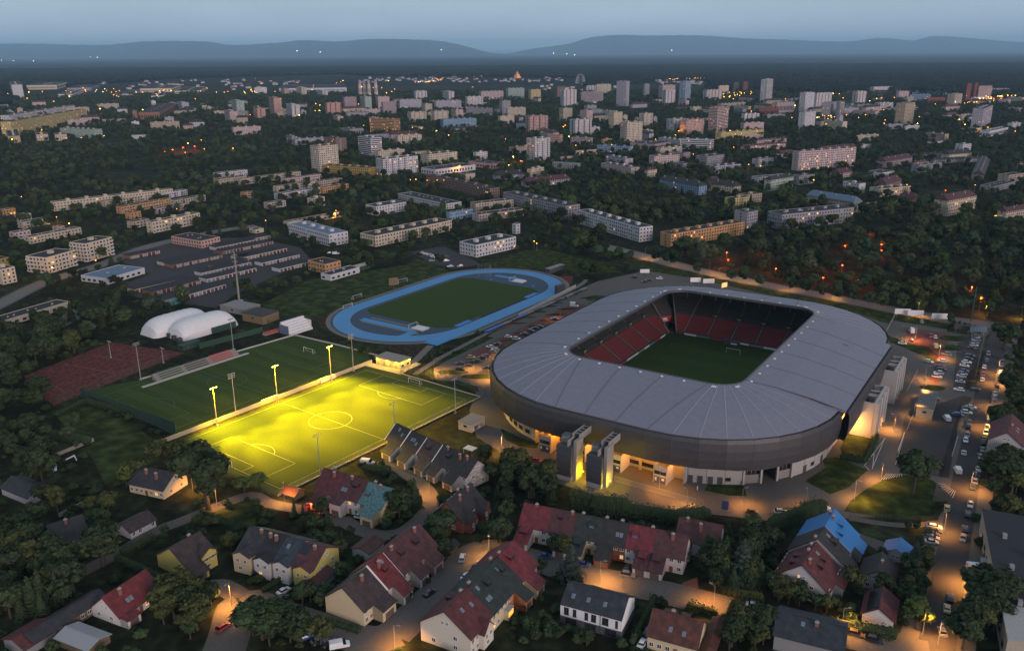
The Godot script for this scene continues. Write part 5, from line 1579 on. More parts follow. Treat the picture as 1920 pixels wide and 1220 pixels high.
func city() -> void:
	var pal := {white = [0.56, 0.56, 0.58], cream = [0.56, 0.49, 0.38], pink = [0.52, 0.41, 0.40], mauve = [0.36, 0.29, 0.31], green = [0.38, 0.46, 0.40], darkgreen = [0.08, 0.16, 0.13], yellow = [0.56, 0.46, 0.22], salmon = [0.50, 0.33, 0.28], grey = [0.30, 0.30, 0.32], lilac = [0.40, 0.39, 0.45], brown = [0.22, 0.16, 0.14], blue = [0.22, 0.33, 0.46], tan = [0.44, 0.37, 0.28], red = [0.20, 0.075, 0.065], orange = [0.50, 0.30, 0.15], brick = [0.28, 0.15, 0.11], ochre = [0.40, 0.29, 0.10], beige = [0.46, 0.41, 0.33]}  # orange stands in for sodium light on some of the walls
	var gr := noise_tex(0.05, 0.75, 1.0, 9, 4)
	for k in pal:
		mat("city_" + k, lin(pal[k][0], pal[k][1], pal[k][2]), 0.92, gr, 12)
	mat("city_roof", lin(0.055, 0.056, 0.062), 0.9, gr, 9)
	mat("city_roof_blue", lin(0.10, 0.17, 0.26), 0.7, gr, 9)
	mat("tile_slateblue", lin(0.11, 0.17, 0.25), 0.7, gr, 9)
	city_list([
		[[-696.6,-2315.7,52.4,59,33.3,30], "green", "wv", "pale green stepped tower slab"], [[-634.2,-2033.6,37.5,63.6,24.5,28], "pink", "w", "pinkish slab block"], [[-586.9,-2101.4,40.5,43.1,26.4,28], "salmon", "wvl", "salmon and white banded block"], [[-587.4,-2241.5,35.1,67.4,43,25], "salmon", "w", "tall salmon tower"],
		[[-518.2,-2139.8,35.5,50.8,32,28], "white", "wv", "white block with red vertical strips"], [[-453.2,-2248.2,36.9,35.1,29.3,28], "salmon", "wv", "salmon block with two tall strips"], [[-447,-2451.1,34.2,28.1,33.1,28], "mauve", "w", "mauve tower"], [[-395.9,-2450.3,28.1,41.5,34.2,28], "green", "w", "pale green tower"],
		[[-963.9,-3422.2,45.4,39,24.5,28], "white", "wl", "small bright white block"], [[-769.2,-3306.6,34.7,75.3,28.3,28], "cream", "wv", "cream striped block"], [[-657.9,-3147.1,33.5,60.9,23.2,28], "white", "wv", "small white striped block"], [[-853.2,-3389.2,30.3,54.8,20.4,28], "tan", "w", "small tan block"],
		[[-356.6,-2460.4,33.7,25.5,33.2,28], "pink", "w", "pink tower"], [[-313,-2274.2,35.7,11.3,28.7,28], "mauve", "w", "mauve tower"], [[-305.1,-2966.5,39.7,39.5,27,28], "white", "wv", "white stepped tower"], [[-197.7,-2902.7,31.6,50,27.8,28], "white", "wv", "white stepped tower"],
		[[-280.2,-2444.8,61.1,38,26.6,20], "lilac", "w", "long lilac slab"], [[-172.9,-2413.8,71.4,27.5,24.4,20], "lilac", "wb", "long lilac slab"], [[-204.7,-2171.5,21.2,22.7,29.5,28], "beige", "w", "beige tower"], [[-216,-2013.3,39.1,27.3,20.5,35], "cream", "wv", "cream low slab"], [[-163.7,-2007.1,36.2,24.1,22.4,35], "cream", "wv", "cream low slab"], [[-125.8,-2094.3,22.3,26,20.4,30], "pink", "wv", "small pink block"],
		[[-103.5,-2514.1,47.7,16.6,29.1,25], "white", "wbl", "white tower with bright windows"], [[-75.7,-2182.8,26.7,63.4,18,68], "grey", "w", "grey slab with yellow end"], [[-70.3,-2954.5,80.3,49,25.4,25], "pink", "wv", "long stepped pink slab"], [[12,-2989.5,59.3,35.6,32.9,25], "green", "wv", "pale green striped tower"], [[75.3,-2864.6,35.1,29.2,33,25], "yellow", "wv", "yellow striped tower"],
		[[13,-2093,45.6,7.4,23.8,20], "beige", "w", "beige block"], [[-13.9,-2183.6,22.7,15.6,35,30], "grey", "wb", "grey stepped tower"], [[50.4,-1708.3,39.2,18.9,31.6,25], "salmon", "wvb", "salmon and pink block"], [[-108.4,-1821.7,73,18.1,18.6,25], "blue", "w", "bluish five storey slab"],
		[[163,-2958.1,29.3,20.1,36.9,28], "brown", "w", "brown tower"], [[162.4,-2488.5,40.9,19.1,47.9,28], "white", "wv", "white and pale blue tower"], [[308.3,-3425.6,38.6,8.2,23,25], "white", "wv", "white tower"], [[345.9,-3317.2,62.6,7.8,31.8,25], "cream", "wv", "cream striped slab"], [[246.4,-2694.7,71.6,8.4,32.5,18], "mauve", "wv", "broad mauve slab"],
		[[322.9,-2535.7,31,31.3,68,55], "lilac", "wb", "tall tower with tan balconied side"], [[462.2,-3032.6,21.1,9.7,42.3,30], "grey", "w", "slim grey tower"], [[503.9,-2872.7,52.3,22.3,44,30], "pink", "wv", "pink and brown stepped slab"], [[460.1,-2582.1,35.6,18,41,30], "white", "wv", "white striped tower"], [[532.1,-2741.5,36.1,31.8,60.3,50], "blue", "wb", "tall blue grey tower"],
		[[124.9,-2003.7,24.9,16.5,27.3,30], "beige", "w", "beige tower"], [[169.9,-1975.3,20.2,21.1,24.1,40], "pink", "w", "pink tower with low wings"], [[155.6,-2006.6,11.3,5.8,10.8,40], "mauve", "w", "low mauve wing"], [[196.8,-2031.1,15.1,5.2,11.5,40], "pink", "w", "low pink wing"], [[215.1,-1808.7,25.1,15,30.9,40], "cream", "w", "cream tower with low wings"], [[249.6,-1927,11.1,3.8,15.7,30], "cream", "w", "low cream wing"], [[208.3,-1912.3,10,2.6,14.1,30], "grey", "w", "low grey wing"],
		[[278.5,-1815.3,26.6,14.5,27.5,40], "cream", "wv", "cream and brown tower"], [[311.9,-1904.7,10,3,13.1,30], "lilac", "w", "low lilac wing"], [[277.8,-1944.6,11.1,3.8,8.6,30], "grey", "w", "low grey wing"],
		[[646.8,-2863.1,61.6,34.7,28.8,25], "white", "wv", "white stepped slab"], [[770.8,-3222.7,43.1,7.6,27.9,25], "cream", "w", "cream block"], [[856.8,-3385.1,21.1,7.8,32.5,25], "brown", "w", "brown tower"], [[880.7,-3343.5,20.1,6.1,36.9,25], "red", "w", "dark red tower"], [[750.8,-2634.1,56.9,34.2,67.8,58], "white", "wb", "tall white tower with rooftop sign"],
		[[764.1,-2286,42.3,16.7,45.2,40], "white", "w", "white tower"], [[587.2,-1745.4,38.2,13.8,33.2,40], "white", "w", "shorter white tower in front of the taller one"], [[847.1,-2404.2,58.5,7.6,38.2,30], "white", "wv", "white saw roofed slab"], [[769.7,-2149.8,53.7,27.4,29,55], "lilac", "wb", "lilac grey block"], [[788.5,-2114.1,22.1,9.2,30.8,40], "grey", "wb", "grey tower"], [[681.3,-1823,13.9,7,19.7,40], "lilac", "w", "narrow lilac block"],
		[[991.5,-2525.6,35.8,21.9,37,30], "white", "wv", "white tower with pale blue roof edge"], [[403.2,-1715.2,44.9,21.7,44.9,50], "pink", "h", "pink tower with white banded side"],
		[[1230.3,-2785.2,49.5,9.6,24.1,30], "pink", "wv", "pinkish white stepped slab"], [[1360.9,-3271.7,93.5,24.8,18.8,25], "white", "wl", "bright white slab"], [[831.6,-1865,50.8,22.2,42.4,45], "tan", "w", "dark tower with pale yellow side"], [[1219.3,-2435.2,58.1,20.1,32.7,45], "beige", "wv", "beige striped tower"],
		[[1418.3,-2754,22.5,4.4,47.7,30], "red", "w", "dark red gate tower"], [[1464.3,-2798.5,16.6,2.1,47.2,30], "red", "w", "dark red gate tower"], [[1497.5,-2806.7,60.8,4.4,37.8,25], "mauve", "wv", "mauve slab beside the gate towers"], [[1650.3,-3022.3,105.3,4.7,20.3,15], "mauve", "w", "long low mauve slab"], [[951,-1786.5,133.3,27.6,38.2,55], "lilac", "wl", "lilac tower with lit stairwell strips"],
		[[878.6,-2205.6,49.4,11.5,19.3,25], "grey", "wb", "grey office block"], [[969.4,-2303.4,45.8,24.8,17.8,25], "white", "h", "white ribbon windowed office"]], "tower_block", "tower block", "tower blocks of the far town", "on the skyline")
	city_list([
		[[-249.1,-1158.3,30.6,22.2,33.4,47], "cream", "wb", "tower with dark green end wall and white balconies"], [[-271.7,-1365.7,25.6,34.2,24.2,45], "brown", "wv", "brown striped tower behind the green ended one"], [[-217.3,-1351.1,20.6,38.3,26,40], "white", "hwb", "white tower with red bands"], [[-209.8,-1127.4,17,73.6,9.6,62], "ochre", "w", "long ochre three storey block"],
		[[-147.7,-1126,54.4,16.2,20.7,42], "white", "wbl", "white five storey slab with lit windows"], [[-103.5,-1232.8,50.6,24,14.6,42], "cream", "wb", "long cream five storey slab"], [[-180.9,-1302.1,46,9.9,11,40], "cream", "w", "cream slab half hidden behind the white one"], [[-136.9,-1327.5,28.6,9.6,6,40], "cream", "wb", "low cream slab"], [[-44.4,-1264.1,20.5,7.3,11.4,40], "white", "w", "small white block"],
		[[-245.3,-1735,29.8,58.3,25.8,65], "orange", "h", "office block with floodlight orange in its banded wall colour"], [[38.3,-1268.2,28.9,23.5,30.7,40], "white", "wb", "white eleven storey tower with rows of balconies"], [[130.7,-1643.9,37.2,18.4,29,30], "white", "wv", "white tower with dark red strips"], [[206.8,-1509.3,32.9,20.1,34.1,30], "cream", "wb", "cream tower with balconies"], [[319,-1688.9,39.5,22,25.6,35], "white", "wb", "white and black balconied block"], [[340.2,-1650.5,45.1,15.9,27.4,35], "salmon", "wb", "salmon eight storey block"],  # the office's floodlighting is painted into its orange wall
		[[161.5,-1358.6,14.3,53.8,9.4,60], "blue", "wl", "long sky blue three storey block"], [[209.5,-1187.8,40.7,12.9,14.3,25], "pink", "wl", "grey school block with pink ends and lit windows"], [[241.7,-1244.3,16.7,24.2,11.8,45], "mauve", "w", "mauve four storey block"], [[115.5,-1323.5,39.2,3.3,6.6,25], "cream", "w", "low cream row"], [[79.6,-1246.4,28.7,1.6,6.3,30], "tan", "n", "low tan hall"], [[74.3,-1163.7,8.2,37.8,7.6,60], "grey", "wu", "low grey hall with bluish roof"], [[160.4,-1465.9,18.1,5.7,9.5,35], "orange", "w", "small orange ended block"], [[119.4,-1473.4,10.6,36.3,11.7,60], "mauve", "w", "low mauve block with a red sign glow"], [[76.8,-1517.7,9.3,25.4,12.8,55], "salmon", "w", "low salmon block"],
		[[408.7,-1563.5,108.7,13.7,12.9,33], "yellow", "wl", "long yellow three storey row"], [[303.4,-1411.4,42.5,50,14.5,65], "white", "hu", "white office with pale blue roof"], [[417.5,-1157.2,103.4,11.1,24,27], "pink", "wbl", "broad pink beige slab with many lit windows"], [[426.7,-1545.4,40.8,2,7.6,33], "pink", "w", "low pinkish row"], [[276.1,-1209.5,38.7,21.4,11.4,40], "grey", "w", "grey low block with pale roof"],
		[[89.1,-740.9,13.3,94.2,11.8,28], "white", "w", "long white five storey block with grey roof"], [[28.4,-848.8,17.1,104.1,11.6,35], "grey", "wl", "long grey brown five storey block"], [[159.9,-705,87.6,11.9,10.4,35], "orange", "wl", "four storey block with street lamp orange in its wall colour"], [[229.9,-867.9,27.4,9.5,8.4,30], "yellow", "wl", "small yellow block"], [[270.8,-770.4,82.7,20,12.8,24], "grey", "wl", "long grey and white four storey block"], [[548.6,-969.1,58.7,14.5,5.6,40], "grey", "w", "grey roofed block among trees"],  # sodium lamplight on the four storey block is put into its wall colour
		[[-57.2,-976.5,12.5,138.2,10.9,35], "brown", "wl", "long brown four storey block"], [[248.1,-890,23.5,10.3,8.2,30], "tan", "wl", "small tan block with lit balconies"], [[209.2,-758.9,15.6,13.8,14.1,40], "grey", "w", "grey block behind the park"], [[615.8,-1510.6,50.9,2,9.7,25], "beige", "w", "beige low row"], [[779,-1705.1,37.3,4.2,8.4,25], "white", "w", "low white building"],
		[[-341.8,-618.2,26.9,26.4,11.3,72], "cream", "wbl", "white four storey apartment block with dark mansard roof"], [[-325,-652.8,26.3,15.9,13.5,70], "cream", "wbl", "white apartment block with lit stairwell"], [[-352.1,-578.1,9.8,13.3,10.4,60], "cream", "wb", "cream apartment block at the left edge"], [[-387.1,-630.1,9.5,18.1,5.3,60], "ochre", "w", "ochre flat roofed block at the left edge"]], "apartment_block", "apartment block", "apartment blocks behind the sports grounds", "behind the sports grounds")
	city_list([
		[[397.7,-1373.3,92.5,5.7,8.8,30], "pink", "gwr", "long building with dark red tiled roof"], [[440,-1476.8,68.7,4,7.3,30], "pink", "gwr", "long building with dark red tiled roof"], [[402.9,-1277.2,30.1,11.1,6.4,30], "white", "gwr", "white house with red tiled roof"], [[499.4,-1334.7,75.5,9.3,7.9,30], "cream", "gwr", "row of gables behind the pink slab"], [[609,-1263.1,67,3.4,5.7,20], "grey", "gw", "brown roofed row with white chimneys"], [[512.5,-1195.8,74.1,45.7,8.2,40], "mauve", "gwr", "long red roofed row"], [[624.2,-1209.7,84.8,5.6,4.9,12], "grey", "gw", "long dark roofed row"], [[556.5,-1179.8,28.4,4.1,4.8,30], "salmon", "gwr", "red roofed house"], [[713.6,-1473.7,34.2,18.7,3.6,45], "white", "gwr", "small red roofed house"], [[680.3,-1152.2,18.3,3,5.8,30], "pink", "gwr", "red gabled house at the right edge"],
		[[322,-853.9,14.5,55.5,9.8,33], "tan", "gwul", "long building with blue grey roof"], [[356.1,-834.5,52.3,2.6,7.4,20], "tan", "gwu", "wing with blue grey hipped roof"], [[423.3,-826.1,51.9,24.4,15,35], "cream", "gwrl", "white building with red tiled roof and dormers"], [[453.4,-767.8,38.9,8,12.9,30], "beige", "gwrl", "building with red mansard roof"], [[399.1,-856.2,16.7,17,10,35], "orange", "gwr", "red roofed building lit orange"], [[407.1,-1073.2,26.5,19.6,6.2,35], "pink", "gwr", "red roofed hall"], [[417.5,-983.6,44,38.7,8.8,45], "brown", "gwr", "long dark red roofed building"], [[583,-1121.4,172,59,6.9,60], "brown", "gw", "long brown roofed row"],
		[[192.2,-964.7,11.6,64.1,10.3,32], "blue", "gw", "bluish building with dark roof and skylights"], [[243.4,-967.2,31.2,39.6,8.2,40], "cream", "gw", "cream building with dark gabled roof"], [[211.4,-973,20.2,8,4.2,40], "white", "gw", "white gabled building"], [[304,-977.8,44.6,8.6,12.6,40], "green", "gw", "building with green gable end and dark roof"], [[174.6,-1080.4,14.5,6.1,9.4,30], "cream", "gwr", "cream gabled house"], [[235,-1003.1,12.5,10.3,7.1,30], "cream", "gwr", "small gabled house"]], "tiled_house", "building", "tiled roof buildings of the old estate", "among the trees")
	city_list([
		[[-281.4,-589.7,33.2,24.8,3.8,67], "white", "nu", "white flat hall with pale roof"], [[-258.6,-705.8,31.5,37.5,5.6,58], "salmon", "w", "pink brick school with inner court"], [[-164,-716.7,18,65.7,9.5,43], "white", "wu", "long white workshop hall"], [[-93.5,-727.5,87.7,32,8.6,49], "cream", "w", "three storey school wing"], [[-123.4,-842.5,36.8,17.1,8.4,45], "white", "w", "white hall with tall glazed bays"], [[-86.1,-895.1,19.2,88.3,5.3,40], "white", "w", "long two storey school block"], [[-49,-807.3,29.3,5,7,45], "blue", "wr", "low block with red roof edge"],
		[[-25.4,-673.4,43.4,38.6,9.2,45], "white", "wl", "white sports hall with dark hipped roof"], [[4.1,-735,5.1,4.7,8,45], "white", "w", "small white stair tower beside the sports hall"], [[-184.9,-798.3,64.8,6.3,3.9,50], "cream", "n", "long low depot"], [[-224.7,-747,8.6,9.5,3.1,50], "cream", "n", "small cream depot"], [[-33.8,-1188.4,23.1,45.4,6.5,50], "salmon", "n", "low hall with red wing roof"], [[-82.2,-1141.9,69.7,28.6,6.8,45], "white", "n", "supermarket with bright lamps"], [[31.2,-1099.2,28.8,6.7,8.9,55], "cream", "w", "small cream hall"], [[227.6,-1421.1,53,44.8,8.3,50], "mauve", "n", "shopping hall with white and pink front"], [[-312.5,-1716.6,31.5,41.4,9.2,40], "grey", "n", "long low grey hall"], [[-78.3,-1792.6,22.8,14.9,6.5,40], "grey", "n", "low grey pavilion"],
		[[629.6,-2169.4,62.4,16.2,13.7,25], "red", "nl", "red shopping hall"], [[686.8,-2229.6,61.7,16.3,24.8,30], "mauve", "n", "windowless mauve cinema box"], [[1237.1,-2681.5,71.2,5.9,19.4,15], "blue", "h", "long teal grey hall"], [[1241.8,-2584.8,59.9,3.7,15,15], "red", "n", "red hall"], [[885.6,-1605.7,105.1,16.2,10.1,45], "white", "n", "low white hall with grey roof"], [[453.5,-1060.3,30.1,19.4,7.8,40], "white", "n", "white modern chapel with round front"], [[-290.1,-497.4,43.6,11.6,3.4,65], "cream", "nl", "long dark roofed workshop"], [[-970,-1889.7,59.1,400,27.1,6], "yellow", "wl", "yellow long slab"], [[-1138.3,-2228.9,107.2,400,16.9,6], "white", "wl", "white slab with bright windows"], [[-1094.3,-2108.4,54.7,400,14.2,30], "pink", "w", "pink low block"], [[-812,-1658.6,18.6,90.7,16.2,65], "green", "w", "grey green slab with yellow end"], [[-922.4,-1643.9,37.6,179.6,11.6,30], "tan", "w", "small tan block"], [[-863,-1621.2,27.1,45.7,10.9,30], "cream", "w", "small cream block"], [[-823.8,-1613.6,28.2,32.4,10.9,30], "cream", "wl", "small cream block"],
		[[-135.9,-607.8,14.2,19.6,6.5,50], "orange", "w", "two storey flat roofed building with orange glow in its wall colour"], [[-121,-590.1,28.2,9.6,3.7,55], "white", "n", "low white units beside the field"], [[31,-600.7,16.8,4,2.7,50], "grey", "n", "small dark pavilion at the end of the track"]], "hall", "hall", "schools, halls and depots", "in the town")  # the two storey building's glow is only its orange wall colour
	# lock-up garages
	var rows := [[-205.1,-549.8,28.9,19.4,3.3,58], [-228.6,-558.7,36.3,26.5,3.3,55], [-239.9,-565.3,40.1,8.8,2.9,52], [-210.3,-609.5,41.1,5.2,3.3,52], [-240.7,-634.6,41.4,31.7,3.3,52], [-248.9,-642.5,43.4,5.7,3,52], [-228,-691.5,38.7,7.7,3.4,52], [-289.6,-658,24.5,10.3,2.4,52], [-205.5,-649.2,20.4,8.9,2.9,52], [-201.2,-591.8,40.2,10,3,52], [-215.4,-680.5,47.9,7.5,3.4,52], [-195,-657,40,8,3.5,52], [-177.7,-636.3,34.3,7.6,3.4,52], [-211.1,-624.2,27.8,10.5,3.5,52], [-224.6,-704,49.3,7.7,3.5,52], [-161.6,-615.8,29.3,8.1,3.6,52]]
	for i in rows.size():
		garage_row(rows[i], i)
	# terraced rows of the old estate on the left
	var rl := [[-418.2,-903.8,122.7,8.6,8.7,44], [-410.2,-906.7,52,9.1,5.5,55], [-372.8,-868.8,59.3,6.4,6.4,60], [-374.7,-943.5,40.5,2.7,5.4,60], [-340.8,-903.5,40.1,3.2,5.4,60], [-341.4,-854.3,33.8,3.1,5.3,60], [-305.1,-769.1,52.4,2.8,11.2,60], [-341,-777.3,17.9,3.9,3.6,60], [-496.7,-840.8,12.6,2.3,5.1,60], [-466.1,-811.5,13.8,3.4,5.3,60], [-439.6,-782.4,24.9,5.3,4.7,60], [-421.7,-726.8,14.2,5,6,60], [-392.3,-724.9,47.2,2.9,5,60], [-400.2,-749.8,6.4,2.4,4.5,60], [-363.7,-820.1,11.7,6.1,5,60],
		[-357.9,-1103.5,43.6,9.5,6.6,50], [-280.2,-1084.9,33.8,4.3,6.9,50], [-255.6,-1052,54,4.2,6.7,50], [-251.1,-997.7,53,4,5.7,50], [-218.1,-1031.6,34.7,3.9,4.3,50], [-202,-979.4,37.2,3.7,6.3,50], [-234.9,-944.6,56,5,6,50], [-310.4,-1052.6,49.7,4.4,6.7,50], [-241.9,-875.5,21.2,3.6,4.6,50], [-200.7,-880.6,16,4.6,8.6,50], [-343.1,-1054.2,38.8,12.1,5.9,50], [-284.4,-928,14,5.2,7.5,50]]
	var tl := []
	for i in rl.size():
		var b: Array = rl[i]
		b[3] = clampf(b[3], 8.0, 12.0)
		b[4] = clampf(b[4], 5.5, 9.5)
		tl.append([b, ["cream", "tan", "orange", "white", "beige", "pink"][i % 6], "wl" if i % 4 == 0 else "wb", ["cream", "tan", "rusty orange", "white", "beige", "pinkish"][i % 6] + " two storey row"])
	city_list(tl, "row_houses", "row houses", "low rows of the old estate", "in the old estate")
	far_town()

func far_town() -> void:
	var r := RandomNumberGenerator.new()
	r.seed = 11
	# small houses of the suburb below the forest, halls and works on the left
	var hm := []
	for k in 3:
		var m := MB.new()
		m.box(Vector3(0, 2.5, 0), Vector3(11, 5, 9))
		hm.append(m.mesh())
	var rf := MB.new()
	roof_slab(rf, Vector3(-6, 4.8, 5), Vector3(6, 4.8, 5), Vector3(6, 8.6, 0), Vector3(-6, 8.6, 0))
	roof_slab(rf, Vector3(6, 4.8, -5), Vector3(-6, 4.8, -5), Vector3(-6, 8.6, 0), Vector3(6, 8.6, 0))
	var rm := rf.mesh()
	var zones := [[V(-807,-4542), V(282,-4590), V(315,-5129), V(-872,-5474), 90, "small pale house of the suburb below the forest"], [V(-1724,-3962), V(-889,-3736), V(-1193,-5031), V(-2186,-5413), 70, "small pale house scattered along the far fields"], [V(614,-4230), V(902,-4048), V(1066,-4790), V(732,-4854), 14, "small house near the far pond"], [V(1074,-2967), V(1478,-2919), V(1663,-3290), V(1211,-3351), 30, "small pale house below the dark forest"], [V(92,-3600), V(420,-3458), V(499,-4113), V(136,-4310), 26, "small pale house behind the towers"]]
	for z in zones:
		for i in z[4]:
			var u := r.randf(); var v := r.randf()
			var p: Vector3 = z[0].lerp(z[1], u).lerp(z[3].lerp(z[2], u), v)
			if not free_at(p.x, p.z, 8.0):
				continue
			var o := thing("suburb_house", z[5], "house", p, r.randf() * 3.0, z[5].replace("house", "houses"))
			o.scale = Vector3.ONE * r.randf_range(1.0, 1.7)
			part(o, "wall", hm[0], ["city_white", "city_cream", "city_pink", "city_white"][r.randi() % 4])
			part(o, "roof", rm, ["tile_dark", "tile_maroon", "city_roof", "corrugated"][r.randi() % 4])
	city_list([[[-1877.3,-3384.4,33.5,400,46.3,30], "white", "nw", "white silo works"], [[-2160.1,-4165.3,119.8,400,19,20], "cream", "n", "pale warehouse"], [[-1709.5,-3462.8,48,400,9.9,20], "white", "n", "low white shed"], [[-2206.8,-4830,44.8,400,10,20], "white", "n", "lone white hall"], [[-1492.9,-3810.9,120.5,400,15.2,15], "cream", "nl", "long depot lit yellow"], [[-1299.4,-3282.8,39.7,400,10.1,20], "white", "n", "low white shed"], [[-1035.6,-2568.7,11.2,16.6,20.2,30], "white", "n", "pale silo tower"], [[-911.6,-2474.8,25.6,45.3,20.9,35], "lilac", "w", "pale slab among trees"], [[-1922.1,-4014.6,95.2,400,11.5,20], "grey", "n", "grey warehouse"], [[-816.8,-2398,14.3,51.2,11.6,25], "cream", "w", "small cream block"], [[-831.9,-3758.8,264.1,400,15.3,12], "white", "n", "long white factory roof"], [[-915.5,-2302.1,47.2,400,16.8,15], "brick", "n", "dark brick church nave"], [[-885.9,-2079.1,9.7,19,22.8,30], "brick", "n", "brick church tower"], [[-806.2,-1889.1,14.4,17.4,11.6,30], "white", "n", "pale house beside the church"], [[-1527.7,-3574.1,62.7,400,4.9,15], "white", "n", "low white shed"], [[-1321.6,-3688.4,94.8,400,10.5,15], "cream", "n", "low cream shed"]], "works_building", "industrial building", "works and depots of the far plain", "on the far plain at the left")
	# low blocks half hidden by the trees of the town
	for i in 280:
		var d := sqrt(lerpf(800.0 * 800.0, 2700.0 * 2700.0, r.randf()))
		var p := Vector3(tan(r.randf_range(-0.56, 0.58)) * d, 0, -d)
		if not free_at(p.x, p.z, 14.0) or (p.x < -60.0 and d < 1500.0) or (p.x > 100.0 and d < 900.0):
			continue
		var far: bool = d > 1500.0
		var tint: String = ["cream", "white", "pink", "beige", "tan", "lilac", "grey"][r.randi() % 7]
		var look: String = ["w", "wb", "gwr", "w", "gw", "wv"][r.randi() % 6]
		flats([p.x, p.z, r.randf_range(18, 62), r.randf_range(10, 14), r.randf_range(6, 16) if far else r.randf_range(5, 11), 28.0 + r.randf_range(-4, 8) + (90.0 if r.randf() < 0.3 else 0.0)], tint, look, "low_block", ("%s low block with %s half hidden by trees of the far town" if far else "%s low building with %s half hidden by trees behind the avenue") % [tint, {w = "flat roof", wb = "rows of balconies", gwr = "red tiled roof", gw = "dark pitched roof", wv = "vertical strips"}[look]], "building", "low blocks of the far town" if far else "low buildings behind the avenue")
	for k in 4:
		var p: Vector3 = [V(-531,-3140), V(-521,-3171), V(-499,-3136), V(-484,-3198)][k]
		var o := thing("power_station_chimney", "%s of the four tall banded chimneys behind the pale green tower" % nth(k), "chimney", p, 0, "four tall chimneys")
		var h := 58.0
		for j in 4:
			part(o, "shaft_section", MB.new().tube(Vector3(0, h * j / 4, 0), Vector3(0, h * (j + 1) / 4, 0), 7.5 - 0.7 * j, 6.8 - 0.7 * j, 14), "city_mauve" if j % 2 else "city_cream")
	var py: Vector3 = V(40,-5288)
	var o := thing("pyramid_roof", "small floodlit orange pyramid on the far hill", "pyramid", py)
	part(o, "roof", MB.new().tube(Vector3.ZERO, Vector3(0, 40, 0), 26, 0.5, 4), "city_orange")
	omni(py + Vector3(8, 14, 40), SODIUM, 1500.0, 1.0)
	var ar: Vector3 = V(340,-4348)
	var a := thing("arched_church", "pale pointed arch of a church on the skyline", "church", ar)
	var am := MB.new()
	var half := []
	for i in 9:
		half.append(Vector2(24.0 * cos(PI / 2 * i / 8), 46.0 * sin(PI / 2 * i / 8)))
	for i in 8:
		for s in [-1.0, 1.0]:
			var q := [Vector3(half[i].x * s, half[i].y, 9), Vector3(half[i + 1].x * s, half[i + 1].y, 3), Vector3(half[i + 1].x * s, half[i + 1].y, -9), Vector3(half[i].x * s, half[i].y, -9)]
			if s < 0: q.reverse()
			am.quad(q[0], q[1], q[2], q[3])
			am.tri(Vector3(0, half[i].y, 9), Vector3(half[i].x * s, half[i].y, 9), Vector3(half[i + 1].x * s, half[i + 1].y, 3))
	part(a, "shell", am, "city_grey")

# ---------------------------------------------------------------- trees, hedges, woods, hills
var grid := {}

func index_blocked() -> void:
	for b in blocked:
		var r: float = sqrt(b[2] * b[2] + b[3] * b[3]) + 6.0
		for i in range(floori((b[0] - r) / 40.0), floori((b[0] + r) / 40.0) + 1):
			for j in range(floori((b[1] - r) / 40.0), floori((b[1] + r) / 40.0) + 1):
				var key := i * 100003 + j
				if not grid.has(key):
					grid[key] = []
				grid[key].append(b)

func clear_of(x: float, z: float, room := 0.0) -> bool:
	for b in grid.get(floori(x / 40.0) * 100003 + floori(z / 40.0), []):
		var dx: float = x - b[0]
		var dz: float = z - b[1]
		if absf(dx * b[4] - dz * b[5]) < b[2] + room and absf(dx * b[5] + dz * b[4]) < b[3] + room:
			return false
	return true

func leaf(m: MB, at: Vector3, nn: Vector3, size: float, r: RandomNumberGenerator, tone: float) -> void:
	var a := nn.cross(Vector3(r.randf() - 0.5, r.randf() - 0.5, r.randf() - 0.5)).normalized() * size
	var b := nn.cross(a).normalized() * size * r.randf_range(0.6, 1.0)
	var k := m.v.size()
	m.tri(at - a - b * 0.4, at + a * 0.2 - b, at + a + b * 0.3)
	m.tri(at - a - b * 0.4, at + a + b * 0.3, at - a * 0.1 + b)
	for i in m.v.size() - k:
		m.c.append(Color(tone, tone * r.randf_range(0.93, 1.05), tone))

func blob(m: MB, at: Vector3, rad: Vector3, r: RandomNumberGenerator, tone: float) -> void:
	var ring_n := 7
	var pts := []
	var wob := []
	for i in 40:
		wob.append(r.randf_range(0.78, 1.12))
	for j in 5:
		var row := []
		for i in ring_n:
			var t := PI * j / 4.0
			var a := TAU * i / ring_n
			row.append(at + Vector3(sin(t) * cos(a), cos(t), sin(t) * sin(a)) * rad * (wob[(j * ring_n + i) % 40] if j in [1, 2, 3] else 1.0))
		pts.append(row)
	var k := m.v.size()
	for j in 4:
		for i in ring_n:
			var i2 := (i + 1) % ring_n
			m.quad(pts[j][i], pts[j][i2], pts[j + 1][i2], pts[j + 1][i])
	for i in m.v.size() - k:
		m.c.append(Color(tone, tone, tone))

